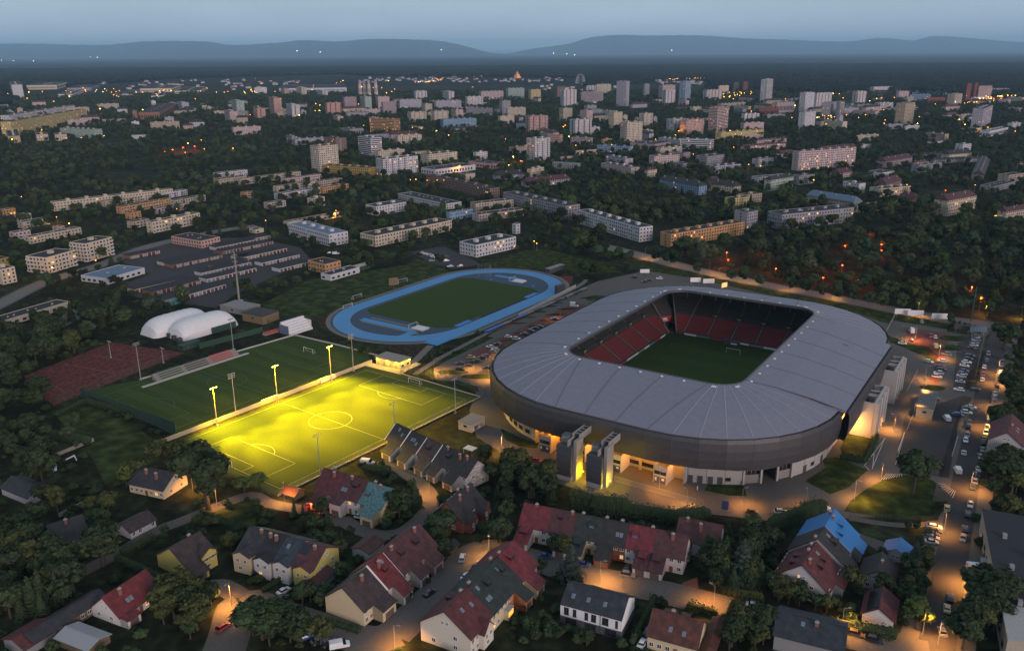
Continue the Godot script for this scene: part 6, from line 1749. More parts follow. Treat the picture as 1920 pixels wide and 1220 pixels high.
func broad_crown(sd: int, clumps: int, leaves: int, size: float, tall := 1.0) -> ArrayMesh:    # crown about 4.5 m in radius, its middle 7.5 m up
	var r := RandomNumberGenerator.new()
	r.seed = sd
	var m := MB.new()
	for c in clumps:
		var d := Vector3(r.randfn(), r.randfn() * 0.8, r.randfn()).normalized()
		var at := Vector3(d.x * 2.9, 7.4 + d.y * 2.9 * tall + 0.4, d.z * 2.9) * Vector3(1, 1, 1) * 1.0
		at = Vector3(at.x * r.randf_range(0.5, 1.05), at.y, at.z * r.randf_range(0.5, 1.05))
		var rad := r.randf_range(1.25, 2.0)
		var tone := r.randf_range(0.72, 1.18)
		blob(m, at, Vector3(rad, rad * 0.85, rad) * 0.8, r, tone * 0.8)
		for i in leaves:
			var n := Vector3(r.randfn(), r.randfn() + 0.35, r.randfn()).normalized()
			leaf(m, at + n * rad * r.randf_range(0.72, 1.06), (n + Vector3(r.randfn(), r.randfn(), r.randfn()) * 0.35).normalized(), size * r.randf_range(0.6, 1.2), r, tone * r.randf_range(0.7, 1.3))
	return m.mesh()

func conifer_crown(sd: int, tiers: int, leaves: int, size: float, slim := 1.0) -> ArrayMesh:   # about 11 m tall, 2.6 m in radius
	var r := RandomNumberGenerator.new()
	r.seed = sd
	var m := MB.new()
	for t in tiers:
		var f := float(t) / tiers
		var y := 1.0 + 10.2 * f
		var rad := (2.7 * (1.0 - f) + 0.2) * slim
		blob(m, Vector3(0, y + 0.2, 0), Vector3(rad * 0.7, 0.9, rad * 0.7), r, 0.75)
		for i in int(leaves * (1.15 - f)):
			var a := r.randf() * TAU
			var q := rad * r.randf_range(0.55, 1.08)
			var n := Vector3(cos(a), 0.9, sin(a)).normalized()
			leaf(m, Vector3(cos(a) * q, y - q * 0.28 + r.randf_range(-0.3, 0.4), sin(a) * q), n, size * r.randf_range(0.6, 1.1), r, r.randf_range(0.65, 1.25))
	return m.mesh()

func trunk_mesh(sd: int, h: float) -> ArrayMesh:
	var r := RandomNumberGenerator.new()
	r.seed = sd
	var m := MB.new()
	m.tube(Vector3.ZERO, Vector3(0.1, h * 0.5, 0.05), 0.34, 0.25, 7)
	m.tube(Vector3(0.1, h * 0.5, 0.05), Vector3(0, h, 0), 0.25, 0.1, 7)
	for i in 5:
		var a := r.randf() * TAU
		m.tube(Vector3(0.08, h * r.randf_range(0.45, 0.7), 0.04), Vector3(cos(a) * 2.4, h * r.randf_range(0.85, 1.05), sin(a) * 2.4), 0.13, 0.04, 5)
	return m.mesh()

var tree_kinds := []     # [crown mesh, trunk mesh, height, radius, kind name]

func make_trees() -> void:
	for k in 5:
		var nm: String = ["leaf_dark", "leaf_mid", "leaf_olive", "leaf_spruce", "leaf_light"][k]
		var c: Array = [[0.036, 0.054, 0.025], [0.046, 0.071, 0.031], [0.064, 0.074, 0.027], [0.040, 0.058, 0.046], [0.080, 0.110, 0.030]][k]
		var m := mat(nm, lin(c[0], c[1], c[2]), 0.9)
		m.vertex_color_use_as_albedo = true
		m.backlight_enabled = true
		m.backlight = lin(c[0] * 0.5, c[1] * 0.5, c[2] * 0.3)
	mat("bark", lin(0.06, 0.048, 0.038), 1.0)
	for k in 4:
		tree_kinds.append([broad_crown(100 + k, 17 + k * 2, 46, 0.5, [1.0, 0.85, 1.2, 0.75][k]), trunk_mesh(200 + k, 7.5), 11.6, 4.6, "broad"])
	for k in 2:
		tree_kinds.append([conifer_crown(300 + k, 9, 70, 0.42), trunk_mesh(210 + k, 4.0), 11.6, 2.8, "conifer"])
	tree_kinds.append([conifer_crown(310, 9, 60, 0.34, 0.45), trunk_mesh(213, 3.0), 11.4, 1.3, "column"])

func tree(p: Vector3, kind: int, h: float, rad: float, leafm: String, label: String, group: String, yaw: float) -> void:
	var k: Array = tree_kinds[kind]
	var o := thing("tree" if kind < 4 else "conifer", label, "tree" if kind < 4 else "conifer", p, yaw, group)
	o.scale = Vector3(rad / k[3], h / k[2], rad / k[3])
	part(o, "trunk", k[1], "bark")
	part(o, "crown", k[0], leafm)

func hedge(a: Vector3, b: Vector3, w: float, h: float, leafm: String, label: String, sd: int) -> void:
	var r := RandomNumberGenerator.new()
	r.seed = sd
	var m := MB.new()
	var d := b - a
	var n := int(d.length() / 0.9) + 1
	var s := d.normalized().cross(Vector3.UP)
	for i in n:
		var c := a + d * (i + 0.5) / n
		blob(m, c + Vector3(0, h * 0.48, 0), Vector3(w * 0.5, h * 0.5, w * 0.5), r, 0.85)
		for q in int(10.0 + h * 5.0):
			var e := Vector3(r.randfn() * 0.4, 0, r.randfn() * 0.4)
			var side := (1.0 if r.randf() < 0.5 else -1.0) * w * r.randf_range(0.3, 0.52)
			leaf(m, c + s * side + e + Vector3(0, h * r.randf_range(0.05, 1.03), 0), (s * signf(side) + Vector3(0, 0.7, 0) + Vector3(r.randfn(), r.randfn(), r.randfn()) * 0.4).normalized(), 0.3, r, r.randf_range(0.65, 1.3))
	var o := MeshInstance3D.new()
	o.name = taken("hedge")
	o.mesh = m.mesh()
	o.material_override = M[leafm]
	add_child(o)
	tag(o, label, "hedge", "hedges")

func scatter(mesh: Mesh, where: Array, mt: String, called: String, label: String) -> void:
	var mm := MultiMesh.new()
	mm.transform_format = MultiMesh.TRANSFORM_3D
	mm.use_colors = true
	mm.mesh = mesh
	mm.instance_count = where.size()
	for i in where.size():
		mm.set_instance_transform(i, where[i][0])
		mm.set_instance_color(i, where[i][1])
	var o := MultiMeshInstance3D.new()
	o.name = taken(called)
	o.multimesh = mm
	o.material_override = M[mt]
	add_child(o)
	o.set_meta("kind", "stuff")
	o.set_meta("label", label)
	o.set_meta("category", "woodland")

func inside(p: Vector3, poly: PackedVector2Array) -> bool:
	return Geometry2D.is_point_in_polygon(Vector2(p.x, p.z), poly)

func trees() -> void:
	make_trees()
	index_blocked()
	var r := RandomNumberGenerator.new()
	r.seed = 5
	var own := 0
	# trees that stand out one by one: [place, kind, height, radius, leaf, label]
	var big := [
		[V(-105.4,-264.1), 0, 25.0, 12.0, "leaf_dark", "huge dark tree beside the near corner of the lit pitch"], [V(-171.1,-280.7), 2, 15.0, 6.0, "leaf_dark", "tall slender tree by the little garden pool on the left"], [V(-126.6,-230.4), 1, 14.0, 9.0, "leaf_dark", "big round tree between the dark roofed house and the lane"], [V(142.2,-272.9), 3, 17.0, 8.5, "leaf_dark", "big dark tree on the lawn beside the car park"],
		[V(-38.6,-257.9), 1, 10.0, 6.6, "leaf_dark", "round dark tree in front of the teal roofed house"], [V(-34.1,-265.2), 4, 12.0, 3.0, "leaf_dark", "slim conifer behind the teal roofed house"], [V(-22.8,-246.1), 0, 9.5, 6.6, "leaf_mid", "bushy tree left of the brick house"], [V(-4.2,-241.5), 1, 9.0, 5.6, "leaf_mid", "bushy tree right of the brick house"], [V(-67.7,-195.1), 0, 11.0, 8.5, "leaf_mid", "round tree at the street corner below the white row"], [V(17.2,-223), 5, 12.0, 4.4, "leaf_spruce", "blue spruce behind the new white house"], [V(67.9,-220.6), 4, 15.0, 5.6, "leaf_spruce", "tall blue spruce right of the long row"], [V(59.6,-228.5), 6, 12.0, 4.2, "leaf_dark", "broad dark column tree beside the detached house"],
		[V(123,-228.7), 5, 8.5, 3.0, "leaf_spruce", "small spruce beside the blue roofed garage"], [V(109.6,-197.9), 2, 8.5, 5.0, "leaf_light", "tree lit golden yellow beside the street"], [V(132,-205.1), 0, 13.5, 9.5, "leaf_dark", "massive dark tree right of the street before the cream building"], [V(175.8,-278.3), 1, 12.0, 9.0, "leaf_dark", "round dark tree right of the parked street cars"], [V(258.4,-425.6), 0, 14.0, 9.0, "leaf_dark", "large dark tree at the right edge by the crossing"], [V(-140.8,-281), 1, 9.0, 4.6, "leaf_light", "yellowish tree left of the orange lit house"], [V(-137.2,-285.2), 0, 10.0, 4.6, "leaf_olive", "olive tree behind the orange lit house"], [V(-133,-294.6), 3, 13.0, 6.5, "leaf_olive", "loose reddish tree at the end of the yellow wall"], [V(-126.8,-296.8), 1, 11.0, 4.5, "leaf_light", "bright tree between the huge dark tree and the wall"], [V(-96.6,-276.4), 3, 6.0, 5.0, "leaf_light", "bush lit yellow at the lit pitch's fence"], [V(-92.5,-280.4), 3, 5.5, 4.6, "leaf_light", "low bush lit yellow beside the lit pitch"], [V(21.2,-263.4), 2, 6.5, 3.0, "leaf_light", "fresh green tree in front of the tall hedge"], [V(-41.4,-255.5), 2, 4.5, 2.4, "leaf_light", "small bright shrub below the teal house"]]
	for b in big:
		tree(b[0], b[1], b[2], b[3], b[4], b[5], "", r.randf() * TAU)
		own += 1
	var spots := []
	# [polygon, how many, kinds, smallest and largest height, shared label]
	var gardens := [
		[[V(-180.5,-269.5), V(-137.8,-266.4), V(-122.1,-230.3), V(-151,-217.4)], 26, [0, 1, 2, 3], 7.0, 12.0, "dark tree in the overgrown gardens on the left"],
		[[V(-158.6,-230.7), V(-131.2,-230.4), V(-122.4,-205.1), V(-141.4,-200.4)], 26, [0, 1, 4, 5, 3], 8.0, 13.0, "dark tree in the wooded lower left corner"],
		[[V(-104.4,-216.9), V(-80.6,-216.7), V(-76,-199.8), V(-92.8,-192.3)], 14, [0, 1, 3], 6.0, 11.0, "dark tree by the lane below the yellow house"],
		[[V(-274.6,-435.9), V(-266.4,-486.3), V(-237.1,-501), V(-219.8,-470.9), V(-223.4,-447.4), V(-241.7,-397.3), V(-246.4,-386)], 46, [0, 1, 2, 4, 3], 9.0, 13.0, "tree in the dense belt above the clay courts"],
		[[V(-252.6,-381.3), V(-229.9,-390.7), V(-204.6,-353.5), V(-204.6,-326), V(-220.4,-326.2)], 16, [0, 1, 3], 8.0, 12.0, "dark tree left of the clay courts"],
		[[V(-214.6,-329.8), V(-177.5,-331.2), V(-180.1,-308.2), V(-164.1,-280.4), V(-185.2,-277.9)], 20, [0, 1, 2, 3], 6.0, 10.0, "tree in the gardens around the little pool"],
		[[V(-1.1,-288.5), V(16.7,-285.9), V(19.8,-266), V(4.2,-271.5), V(-3.7,-270.5)], 20, [0, 1, 4, 2], 7.0, 11.0, "dark tree between the long row and the stadium road"],
		[[V(8.4,-236.1), V(15.9,-236), V(16.1,-223), V(7.1,-224.7)], 8, [0, 1, 3], 4.0, 7.0, "bushy tree in the yard before the long row"],
		[[V(60.7,-242.5), V(83.5,-247.7), V(72.9,-210.7), V(54.3,-214.4)], 26, [0, 1, 2, 4, 5], 5.0, 11.0, "tree in the dark gardens right of the long row"],
		[[V(79.6,-259.5), V(88.2,-248), V(82.1,-230.8), V(68.4,-217)], 18, [0, 1, 4, 2], 6.0, 10.0, "tree in the gardens left of the red gabled house"],
		[[V(76.3,-219.9), V(89.5,-207.6), V(91.2,-202.9), V(75,-209.8)], 14, [0, 1, 3], 4.0, 8.0, "tree in the garden below the red gabled house"],
		[[V(117.8,-251.3), V(135.6,-249.3), V(134.5,-238.6), V(128.7,-230.3), V(124.5,-235.3), V(115.2,-242.3)], 8, [0, 1, 3], 2.2, 4.2, "small tree around the blue roofed garage"],
		[[V(105.3,-228.9), V(129.8,-228.6), V(111.4,-191.4), V(101.5,-190.3), V(108.6,-210.9), V(98.1,-212.4)], 20, [0, 1, 2, 3], 4.0, 9.0, "dark tree beside the street below the blue roofed garage"],
		[[V(130.5,-212.1), V(141.1,-214.1), V(127.4,-188.9), V(117.3,-189)], 14, [0, 1, 3], 9.0, 13.0, "dark tree along the right side of the street"],
		[[V(178.3,-291), V(191.9,-290.8), V(169.1,-250.7), V(158.6,-255.6)], 14, [0, 1, 3], 6.0, 11.0, "dark tree beyond the street cars on the right"],
		[[V(219.9,-369.9), V(231.9,-369.7), V(175.7,-268.9), V(173.7,-283.8)], 18, [0, 1, 3], 7.0, 12.0, "dark tree between the street and the right edge"],
		[[V(58.7,-205.3), V(70.5,-202.5), V(66.8,-189.4), V(55.8,-189.5)], 14, [0, 1, 3], 5.0, 10.0, "tree in the lower right gardens"],
		[[V(8.2,-205.8), V(29.5,-193.9), V(29,-189.7), V(4.1,-190), V(1,-203.1)], 12, [0, 1, 3], 2.5, 5.0, "garden bush below the new white house"],
		[[V(-76.2,-265.7), V(-57.3,-253.3), V(-50.1,-246.4), V(-51.1,-220.1), V(-56.3,-229.7), V(-75.8,-253.6)], 22, [0, 1, 4, 6, 3], 3.5, 8.0, "garden tree between the white row and the red house"],
		[[V(-24.1,-243.9), V(-17.4,-241.7), V(-17.6,-225.4), V(-23.5,-229.3)], 9, [0, 1, 3], 3.5, 7.0, "garden bush at the far end of the maroon row"],
		[[V(-15.8,-318.1), V(-0.3,-304.6), V(-0.4,-243.7), V(-8.2,-250.5), V(-7.7,-283.6)], 22, [0, 1, 4, 6], 4.0, 9.0, "garden tree behind the white gable house"],
		[[V(-62.5,-217.4), V(-54.4,-214.7), V(-53.5,-202.8), V(-59.4,-206.2)], 9, [0, 1, 3], 3.5, 7.0, "bush beside the cream gable"],
		[[V(-97.1,-255), V(-90.5,-251.4), V(-82.9,-226.1), V(-87.3,-224.2)], 6, [0, 1, 6], 4.0, 8.0, "tree beside the end of the white row"],
		[[V(-79.6,-208), V(-65,-207.9), V(-60.3,-195.1), V(-49.6,-191.3), V(-76,-191.5)], 18, [0, 1, 3], 6.0, 11.0, "round tree in the green by the lower street"]]
	for g in gardens:
		var poly := flat(g[0])
		var box := Rect2(poly[0], Vector2.ZERO)
		for q in poly:
			box = box.expand(q)
		var tries := 0
		var got := 0
		while got < g[1] and tries < g[1] * 40:
			tries += 1
			var p := Vector3(r.randf_range(box.position.x, box.end.x), 0, r.randf_range(box.position.y, box.end.y))
			if not inside(p, poly) or not clear_of(p.x, p.z, 1.2):
				continue
			got += 1
			var kind: int = g[2][r.randi() % g[2].size()]
			var h := r.randf_range(g[3], g[4])
			spots.append([p, kind, h, h * tree_kinds[kind][3] / tree_kinds[kind][2] * r.randf_range(0.95, 1.4), ["leaf_dark", "leaf_mid", "leaf_dark", "leaf_olive"][r.randi() % 4] if kind < 4 else "leaf_dark", g[5]])
	# the avenue of even trees behind the stadium, and the row along the pitch gardens
	for i in 17:
		var p: Vector3 = [V(129.8,-584), V(148.4,-563.1), V(155.4,-558), V(162.8,-545.9), V(181.4,-537.6), V(188.1,-530.3), V(195.1,-520.8), V(202.5,-514.7), V(210.4,-509.2), V(217.7,-502.5), V(224.4,-498), V(232.9,-492.4), V(242.4,-488.1), V(251.4,-483), V(72.7,-622.8), V(84.2,-615.4), V(106.7,-622)][i]
		var h := r.randf_range(10.0, 12.5)
		spots.append([p, r.randi() % 4, h, h * 0.42, "leaf_mid", "even rounded street tree in the row along the avenue"])
	spots.sort_custom(func(a, b): return a[0].length() < b[0].length())
	# woods and town trees beyond: everywhere that is not built, paved or mown
	var no_go := []
	for q in [[V(-158,-518), V(-144.6,-564.4), V(-141.7,-578.3), V(-101.4,-604.9), V(-78.7,-622.5), V(-71.8,-641.6), V(-36.9,-595.4), V(-96.2,-516.7), V(-106.8,-494.6), V(-137.3,-495.2)], [V(-30.9,-611), V(10.9,-668.1), V(25.9,-671.6), V(75.1,-618.1), V(78,-594), V(15.7,-606.6)], [V(-43.2,-385.1), V(-30.6,-420.6), V(8,-493.9), V(59.8,-582.3), V(88.9,-633.1), V(138.3,-583.4), V(175.6,-534.1), V(225.3,-487.2), V(273,-443.6), V(238.6,-391.2), V(201,-334.7), V(161.3,-270.9), V(145.6,-249.6), V(112.9,-251.7), V(63.4,-260.2), V(35.2,-268.6), V(-14.7,-316.8), V(-21.4,-349.4)],
		[V(-296,-637), V(-298,-675.6), V(-283.1,-701.5), V(-245.7,-722.9), V(-218,-722), V(-171.3,-683), V(-152.4,-638.4), V(-152.9,-595.3), V(-180.7,-547), V(-183.8,-511.4), V(-212.9,-524.5), V(-245.3,-538.3), V(-266,-574.2)], [V(-80.9,-665.2), V(-54.7,-685), V(-30.1,-639.8), V(-23.5,-621.6), V(-42,-609.1), V(-59.9,-627)], [V(-210,-481.5), V(-176.9,-524.4), V(-128.9,-502.8), V(-121.3,-452), V(-170.3,-400), V(-193,-355.4), V(-224.5,-362.4), V(-239.6,-393.4), V(-221.3,-447.4)], [V(-136.5,-322.5), V(-82.6,-387.9), V(-65.3,-411.5), V(-123.5,-465.4), V(-180.6,-388.8), V(-199.4,-370.8)],
		[V(-567,-1414), V(-537,-1498), V(-488,-1362), V(-499,-1304)], [V(240,-2415), V(332,-2545), V(397,-2481), V(359,-2268), V(244,-2255)], [V(-2147,-3911), V(-2012,-5379), V(-1136,-6012), V(-856,-5583), V(-849,-4627), V(-1331,-4142), V(-1499,-3439), V(-1675,-3219)], [V(-320.7,-517.4), V(-321.7,-575.5), V(-306.7,-546.4), V(-303.9,-487.7)], [V(398.2,-787.5), V(421.3,-805.9), V(392,-743.4), V(383,-752.2)], [V(809,-2641), V(846,-2241), V(723,-1906), V(697,-2011), V(655,-2129)], [V(625,-2485), V(820,-2549), V(677,-2098), V(540,-2139)], [V(1430,-2823), V(1707,-2963), V(1437,-2487), V(1271,-2504)], [V(-130,-1130), V(-45,-1180), V(-40,-1061), V(-123,-1064)], [V(-141.1,-285.9), V(-130,-309.2), V(-140,-319.7), V(-195.9,-359.8), V(-198.7,-345.1), V(-165.9,-306.4), V(-148.9,-281.6)]]:
		no_go.append(flat(q))
	no_go.append(flat([V(78.5,-728.7), V(132.3,-762.6), V(210.7,-760.2), V(189.4,-678.8), V(141.3,-653.3), V(110.6,-643.2), V(72.1,-666.4)]))
	var f := FastNoiseLite.new()
	f.seed = 3
	f.frequency = 0.006
	var lists := [[], [], [], [], [], []]
	var tries := 62000
	for i in tries:
		var u := r.randf()
		var d := sqrt(lerpf(430.0 * 430.0, 3500.0 * 3500.0, u))
		var a := r.randf_range(-0.62, 0.62)
		var p := Vector3(tan(a) * d, 0, -d)
		var k := f.get_noise_2d(p.x, p.z)
		if k < -0.34 and d > 900.0:
			continue
		if d > 2700.0 and k < -0.12:
			continue
		if d < 560.0 and (p.x < 190.0 and p.x > -150.0):
			continue
		if d < 470.0 and p.x < -100.0 and p.x > -240.0:
			continue
		if not clear_of(p.x, p.z, 1.5):
			continue
		var out := false
		for q in no_go:
			if inside(p, q):
				out = true
				break
		if out:
			continue
		var kind := r.randi() % 4 if r.randf() < 0.9 else 4 + r.randi() % 2
		var h := lerpf(4.2, 11.0, pow(r.randf(), 1.3)) * (1.0 + 0.25 * k)
		if p.x > 40.0 and d < 860.0: h *= 1.4
		var rad: float = h * tree_kinds[kind][3] / tree_kinds[kind][2] * r.randf_range(1.0, 1.5)
		if d < 700.0 and spots.size() < 600 and absf(p.x) < d * 0.6:
			spots.append([p, kind, h, rad, ["leaf_dark", "leaf_mid", "leaf_mid", "leaf_olive"][r.randi() % 4], "tree in the park behind the stadium avenue" if p.x > 60.0 else "tree near the garages and the school on the left" if p.x < -60.0 else "tree between the running track and the white block"])
			continue
		var tone := lerpf(0.45, 1.3, r.randf()) * (1.0 + 0.4 * k)
		lists[kind].append([Transform3D(Basis(Vector3.UP, r.randf() * TAU).scaled(Vector3(rad / tree_kinds[kind][3], h / tree_kinds[kind][2], rad / tree_kinds[kind][3])), p), Color(tone * r.randf_range(0.8, 1.3), tone, tone * r.randf_range(0.7, 1.3))])
	spots.sort_custom(func(a, b): return a[2] / a[0].length() > b[2] / b[0].length())
	for i in spots.size():
		var b: Array = spots[i]
		if own < 300:
			var said: String = b[5].replace("dark tree", "tree").replace("small tree", "tree")
			if b[1] >= 4:
				said = said.replace("tree ", "conifer ")
			said = ("tall " if b[2] > 10.5 else "middling " if b[2] > 7.5 else "small ") + {leaf_dark = "dark ", leaf_mid = "green ", leaf_olive = "olive "}.get(b[4], "") + said
			tree(b[0], b[1], b[2], b[3], b[4], said, b[5].replace("tree ", "trees ").replace("bush ", "bushes "), r.randf() * TAU)
			own += 1
		else:
			var kd: Array = tree_kinds[b[1]]
			var tone := r.randf_range(0.7, 1.2)
			lists[mini(b[1], 5)].append([Transform3D(Basis(Vector3.UP, r.randf() * TAU).scaled(Vector3(b[3] / kd[3], b[2] / kd[2], b[3] / kd[3])), b[0]), Color(tone, tone, tone)])
	for k in 6:
		scatter(tree_kinds[k][0], lists[k], "leaf_mid" if k < 4 else "leaf_dark", "woodland", "mass of trees filling the town between the blocks")
	# hedges
	for h in [[V(20.8,-263.7), V(27.3,-261.3), 4.5, 7.0, "tall clipped conifer hedge at the left before the stadium road"], [V(27.8,-259.8), V(38.6,-257.9), 5.0, 7.5, "highest and widest hedge block before the stadium road"], [V(39.1,-257.5), V(46,-255.7), 3.6, 5.5, "row of pointed conifers right of the highest hedge"], [V(46.4,-255.2), V(53.5,-253.4), 3.6, 5.5, "second row of pointed conifers before the stadium road"], [V(54,-253.2), V(64.6,-255), 5.0, 5.5, "rounded hedge ending at the blue parking sign"], [V(84.6,-247.1), V(104.8,-259.2), 5.0, 6.0, "dark conifer hedge left of the blue roof"], [V(126.4,-300), V(134.3,-296.5), 2.0, 2.4, "low hedge along the lawn at the stadium corner"], [V(134.3,-296.5), V(147.9,-318.7), 2.0, 2.4, "low hedge between that lawn and the driveway"], [V(69.6,-204.1), V(89.4,-198.1), 2.5, 3.2, "hedge along the lower right street"], [V(91.2,-197.4), V(102.2,-193.9), 2.5, 3.4, "hedge with upright thujas beside the parked cars"], [V(63.4,-212.2), V(71,-210), 2.2, 3.4, "yellowish hedge beside the right street"], [V(31.2,-191.5), V(40.6,-211.7), 2.0, 2.2, "hedge right of the new white house"], [V(49.5,-207.4), V(56.2,-203.6), 2.4, 2.4, "clipped hedge along the street below the long row"], [V(-123.2,-232.9), V(-99.7,-218.7), 2.6, 2.6, "long hedge below the lane on the left"], [V(-123.6,-236.4), V(-117,-246), 2.0, 2.0, "hedge along the lane by the outbuilding"], [V(-107,-262.3), V(-91.3,-250.2), 2.0, 1.8, "hedge behind the yellow house"], [V(-79,-220.4), V(-76.1,-223.6), 1.6, 1.6, "short hedge between the first two driveways"], [V(-73.5,-216.2), V(-69.9,-221.2), 1.8, 1.8, "hedge beside the red paved driveway"], [V(-52.9,-202.4), V(-42,-198), 1.8, 1.4, "low hedge below the cream gable"], [V(-56.3,-292.2), V(-46.5,-291.3), 3.0, 3.0, "dark hedge beside the parked van"], [V(-192.5,-359.7), V(-164.1,-344.6), 3.0, 3.0, "bushes at the foot of the green windbreak"], [V(-2.8,-294.6), V(6.2,-286.4), 3.5, 3.5, "rounded hedge along the road left of the stair towers"], [V(-198.7,-345.1), V(-194.2,-359.7), 3.0, 2.4, "clipped hedge at the corner of the windbreak"], [V(-212.5,-331.7), V(-171.4,-316.6), 4.0, 4.0, "hedge across the meadow on the left"]]:
		hedge(h[0], h[1], h[2], h[3], "leaf_dark" if not "yellowish" in h[4] else "leaf_olive", h[4], own + int(h[2] * 10))
	# shrubs and undergrowth of the gardens
	var bushes := []
	for i in 5200:
		var d := sqrt(lerpf(170.0 * 170.0, 470.0 * 470.0, r.randf()))
		var p := Vector3(tan(r.randf_range(-0.64, 0.64)) * d, 0, -d)
		if not clear_of(p.x, p.z, 0.4):
			continue
		var bad := false
		for q in no_go:
			if inside(p, q):
				bad = true
				break
		if bad or f.get_noise_2d(p.x * 4.0, p.z * 4.0) < -0.1:
			continue
		var sz := r.randf_range(0.18, 0.42)
		var tn := r.randf_range(0.55, 1.2)
		bushes.append([Transform3D(Basis(Vector3.UP, r.randf() * TAU).scaled(Vector3(sz * 1.2, sz * r.randf_range(0.7, 1.2), sz * 1.2)), p - Vector3(0, sz * 4.0, 0)), Color(tn, tn, tn * 0.9)])
	scatter(tree_kinds[3][0], bushes, "leaf_mid", "undergrowth", "dense shrubs filling the gardens between the houses")
	far_forest(r)
	hills()

func far_forest(r: RandomNumberGenerator) -> void:
	var m := MB.new()
	for i in 26:
		blob(m, Vector3(r.randf_range(-34, 34), r.randf_range(7, 11), r.randf_range(-34, 34)), Vector3(r.randf_range(6, 10), r.randf_range(6, 9), r.randf_range(6, 10)), r, r.randf_range(0.7, 1.2))
	var mesh := m.mesh()
	var f := FastNoiseLite.new()
	f.seed = 8
	f.frequency = 0.0008
	var w := []
	var clear := flat([V(-1622,-2817), V(-2172,-3914), V(-2143,-5732), V(-1250,-6617), V(-935,-6101), V(-194,-5680), V(474,-5200), V(373,-3826), V(789,-4843), V(1093,-4785), V(823,-3498), V(1115,-3191), V(1476,-3315), V(1637,-2800), V(1411,-2407), V(-1347,-2332)])
	for i in 15000:
		var d := sqrt(lerpf(2700.0 * 2700.0, 9000.0 * 9000.0, r.randf()))
		var a := r.randf_range(-0.6, 0.6)
		var p := Vector3(tan(a) * d, 0, -d)
		if inside(p, clear) or f.get_noise_2d(p.x, p.z) < -0.45:
			continue
		var tone := r.randf_range(0.6, 1.2)
		w.append([Transform3D(Basis(Vector3.UP, r.randf() * TAU).scaled(Vector3(1.5, r.randf_range(0.8, 1.3), 1.5)), p), Color(tone, tone, tone)])
	mat("leaf_forest", lin(0.014, 0.021, 0.015), 0.95).vertex_color_use_as_albedo = true
	scatter(mesh, w, "leaf_forest", "forest", "dark forest belt below the horizon")
	var far_meadow := MB.new().poly(flat([V(-2147,-3911), V(-2054,-5492), V(-1163,-6153), V(-875,-5704), V(-849,-4627), V(-1331,-4142), V(-1499,-3439), V(-1675,-3219)]), 0.3, 0.3)
	setting("meadow", far_meadow, "meadow", "pale fields below the far forest")
	setting("pond", MB.new().poly(flat([V(839,-4193), V(888,-4185), V(980,-4546), V(938,-4637)]), 0.4, 0.4), "water", "pale pond in the far distance")

func hills() -> void:
	mat("hill", lin(0.030, 0.040, 0.034), 1.0)
	for s in [[[-40,81,120,80,250,82,330,76,430,76,480,82,560,78,600,74,660,76,720,72,800,73,850,77,890,86,920,94,960,99], 38000.0, "long low hills on the left of the horizon"], [[900,101,950,97,1000,88,1060,80,1100,69,1150,65,1200,66,1290,66,1370,71,1440,73,1540,76,1600,70,1660,74,1690,67,1740,69,1800,74,1860,78,1960,84], 42000.0, "higher hills on the right of the horizon"]]:
		var q: Array = s[0]
		var d: float = s[1]
		var m := MB.new()
		var ridge := []
		for i in range(0, q.size(), 2):
			var x: float = (q[i] - 960.0) / 1612.0 * d * 1.03
			ridge.append(Vector3(x, maxf(20.0, (93.0 - 0.006 * (q[i] - 960.0) - q[i + 1]) / 1612.0 * d + 150.0), -d))
		var fine := []
		for i in ridge.size() - 1:
			for k in 10:
				var p: Vector3 = ridge[i].cubic_interpolate(ridge[i + 1], ridge[maxi(i - 1, 0)], ridge[mini(i + 2, ridge.size() - 1)], k / 10.0)
				fine.append(p + Vector3(0, sin(i * 3.1 + k * 2.3) * 9.0, 0))
		fine.append(ridge[-1])
		var fold := FastNoiseLite.new()
		fold.seed = int(d)
		fold.frequency = 0.0007
		var rows := 12
		var grid_pts := []
		for p in fine:
			var line := []
			for j in rows + 1:
				var f := float(j) / rows
				var up: float = p.y * pow(1.0 - f, 1.3) * (1.0 + 0.55 * fold.get_noise_2d(p.x, f * 9000.0) * sin(f * PI))
				line.append(Vector3(p.x * (1.0 - 0.2 * f), up - 2.5 * f, p.z + 8000.0 * f))
			grid_pts.append(line)
		for i in fine.size() - 1:
			for j in rows:
				m.quad(grid_pts[i][j + 1], grid_pts[i + 1][j + 1], grid_pts[i + 1][j], grid_pts[i][j])
			var a: Vector3 = fine[i]; var b: Vector3 = fine[i + 1]
			m.quad(a, b, Vector3(b.x, -2.5, b.z - 6000), Vector3(a.x, -2.5, a.z - 6000))
		setting("hills", m, "hill", s[2])

# ---------------------------------------------------------------- cars
var car_paint := {white = [0.62, 0.62, 0.62], silver = [0.36, 0.37, 0.39], grey = [0.16, 0.165, 0.175], black = [0.018, 0.019, 0.022], blue = [0.025, 0.06, 0.20], red = [0.30, 0.022, 0.020], green = [0.06, 0.18, 0.04], yellow = [0.50, 0.40, 0.14], brown = [0.10, 0.065, 0.045], orange = [0.40, 0.13, 0.03]}
var car_proto := {}

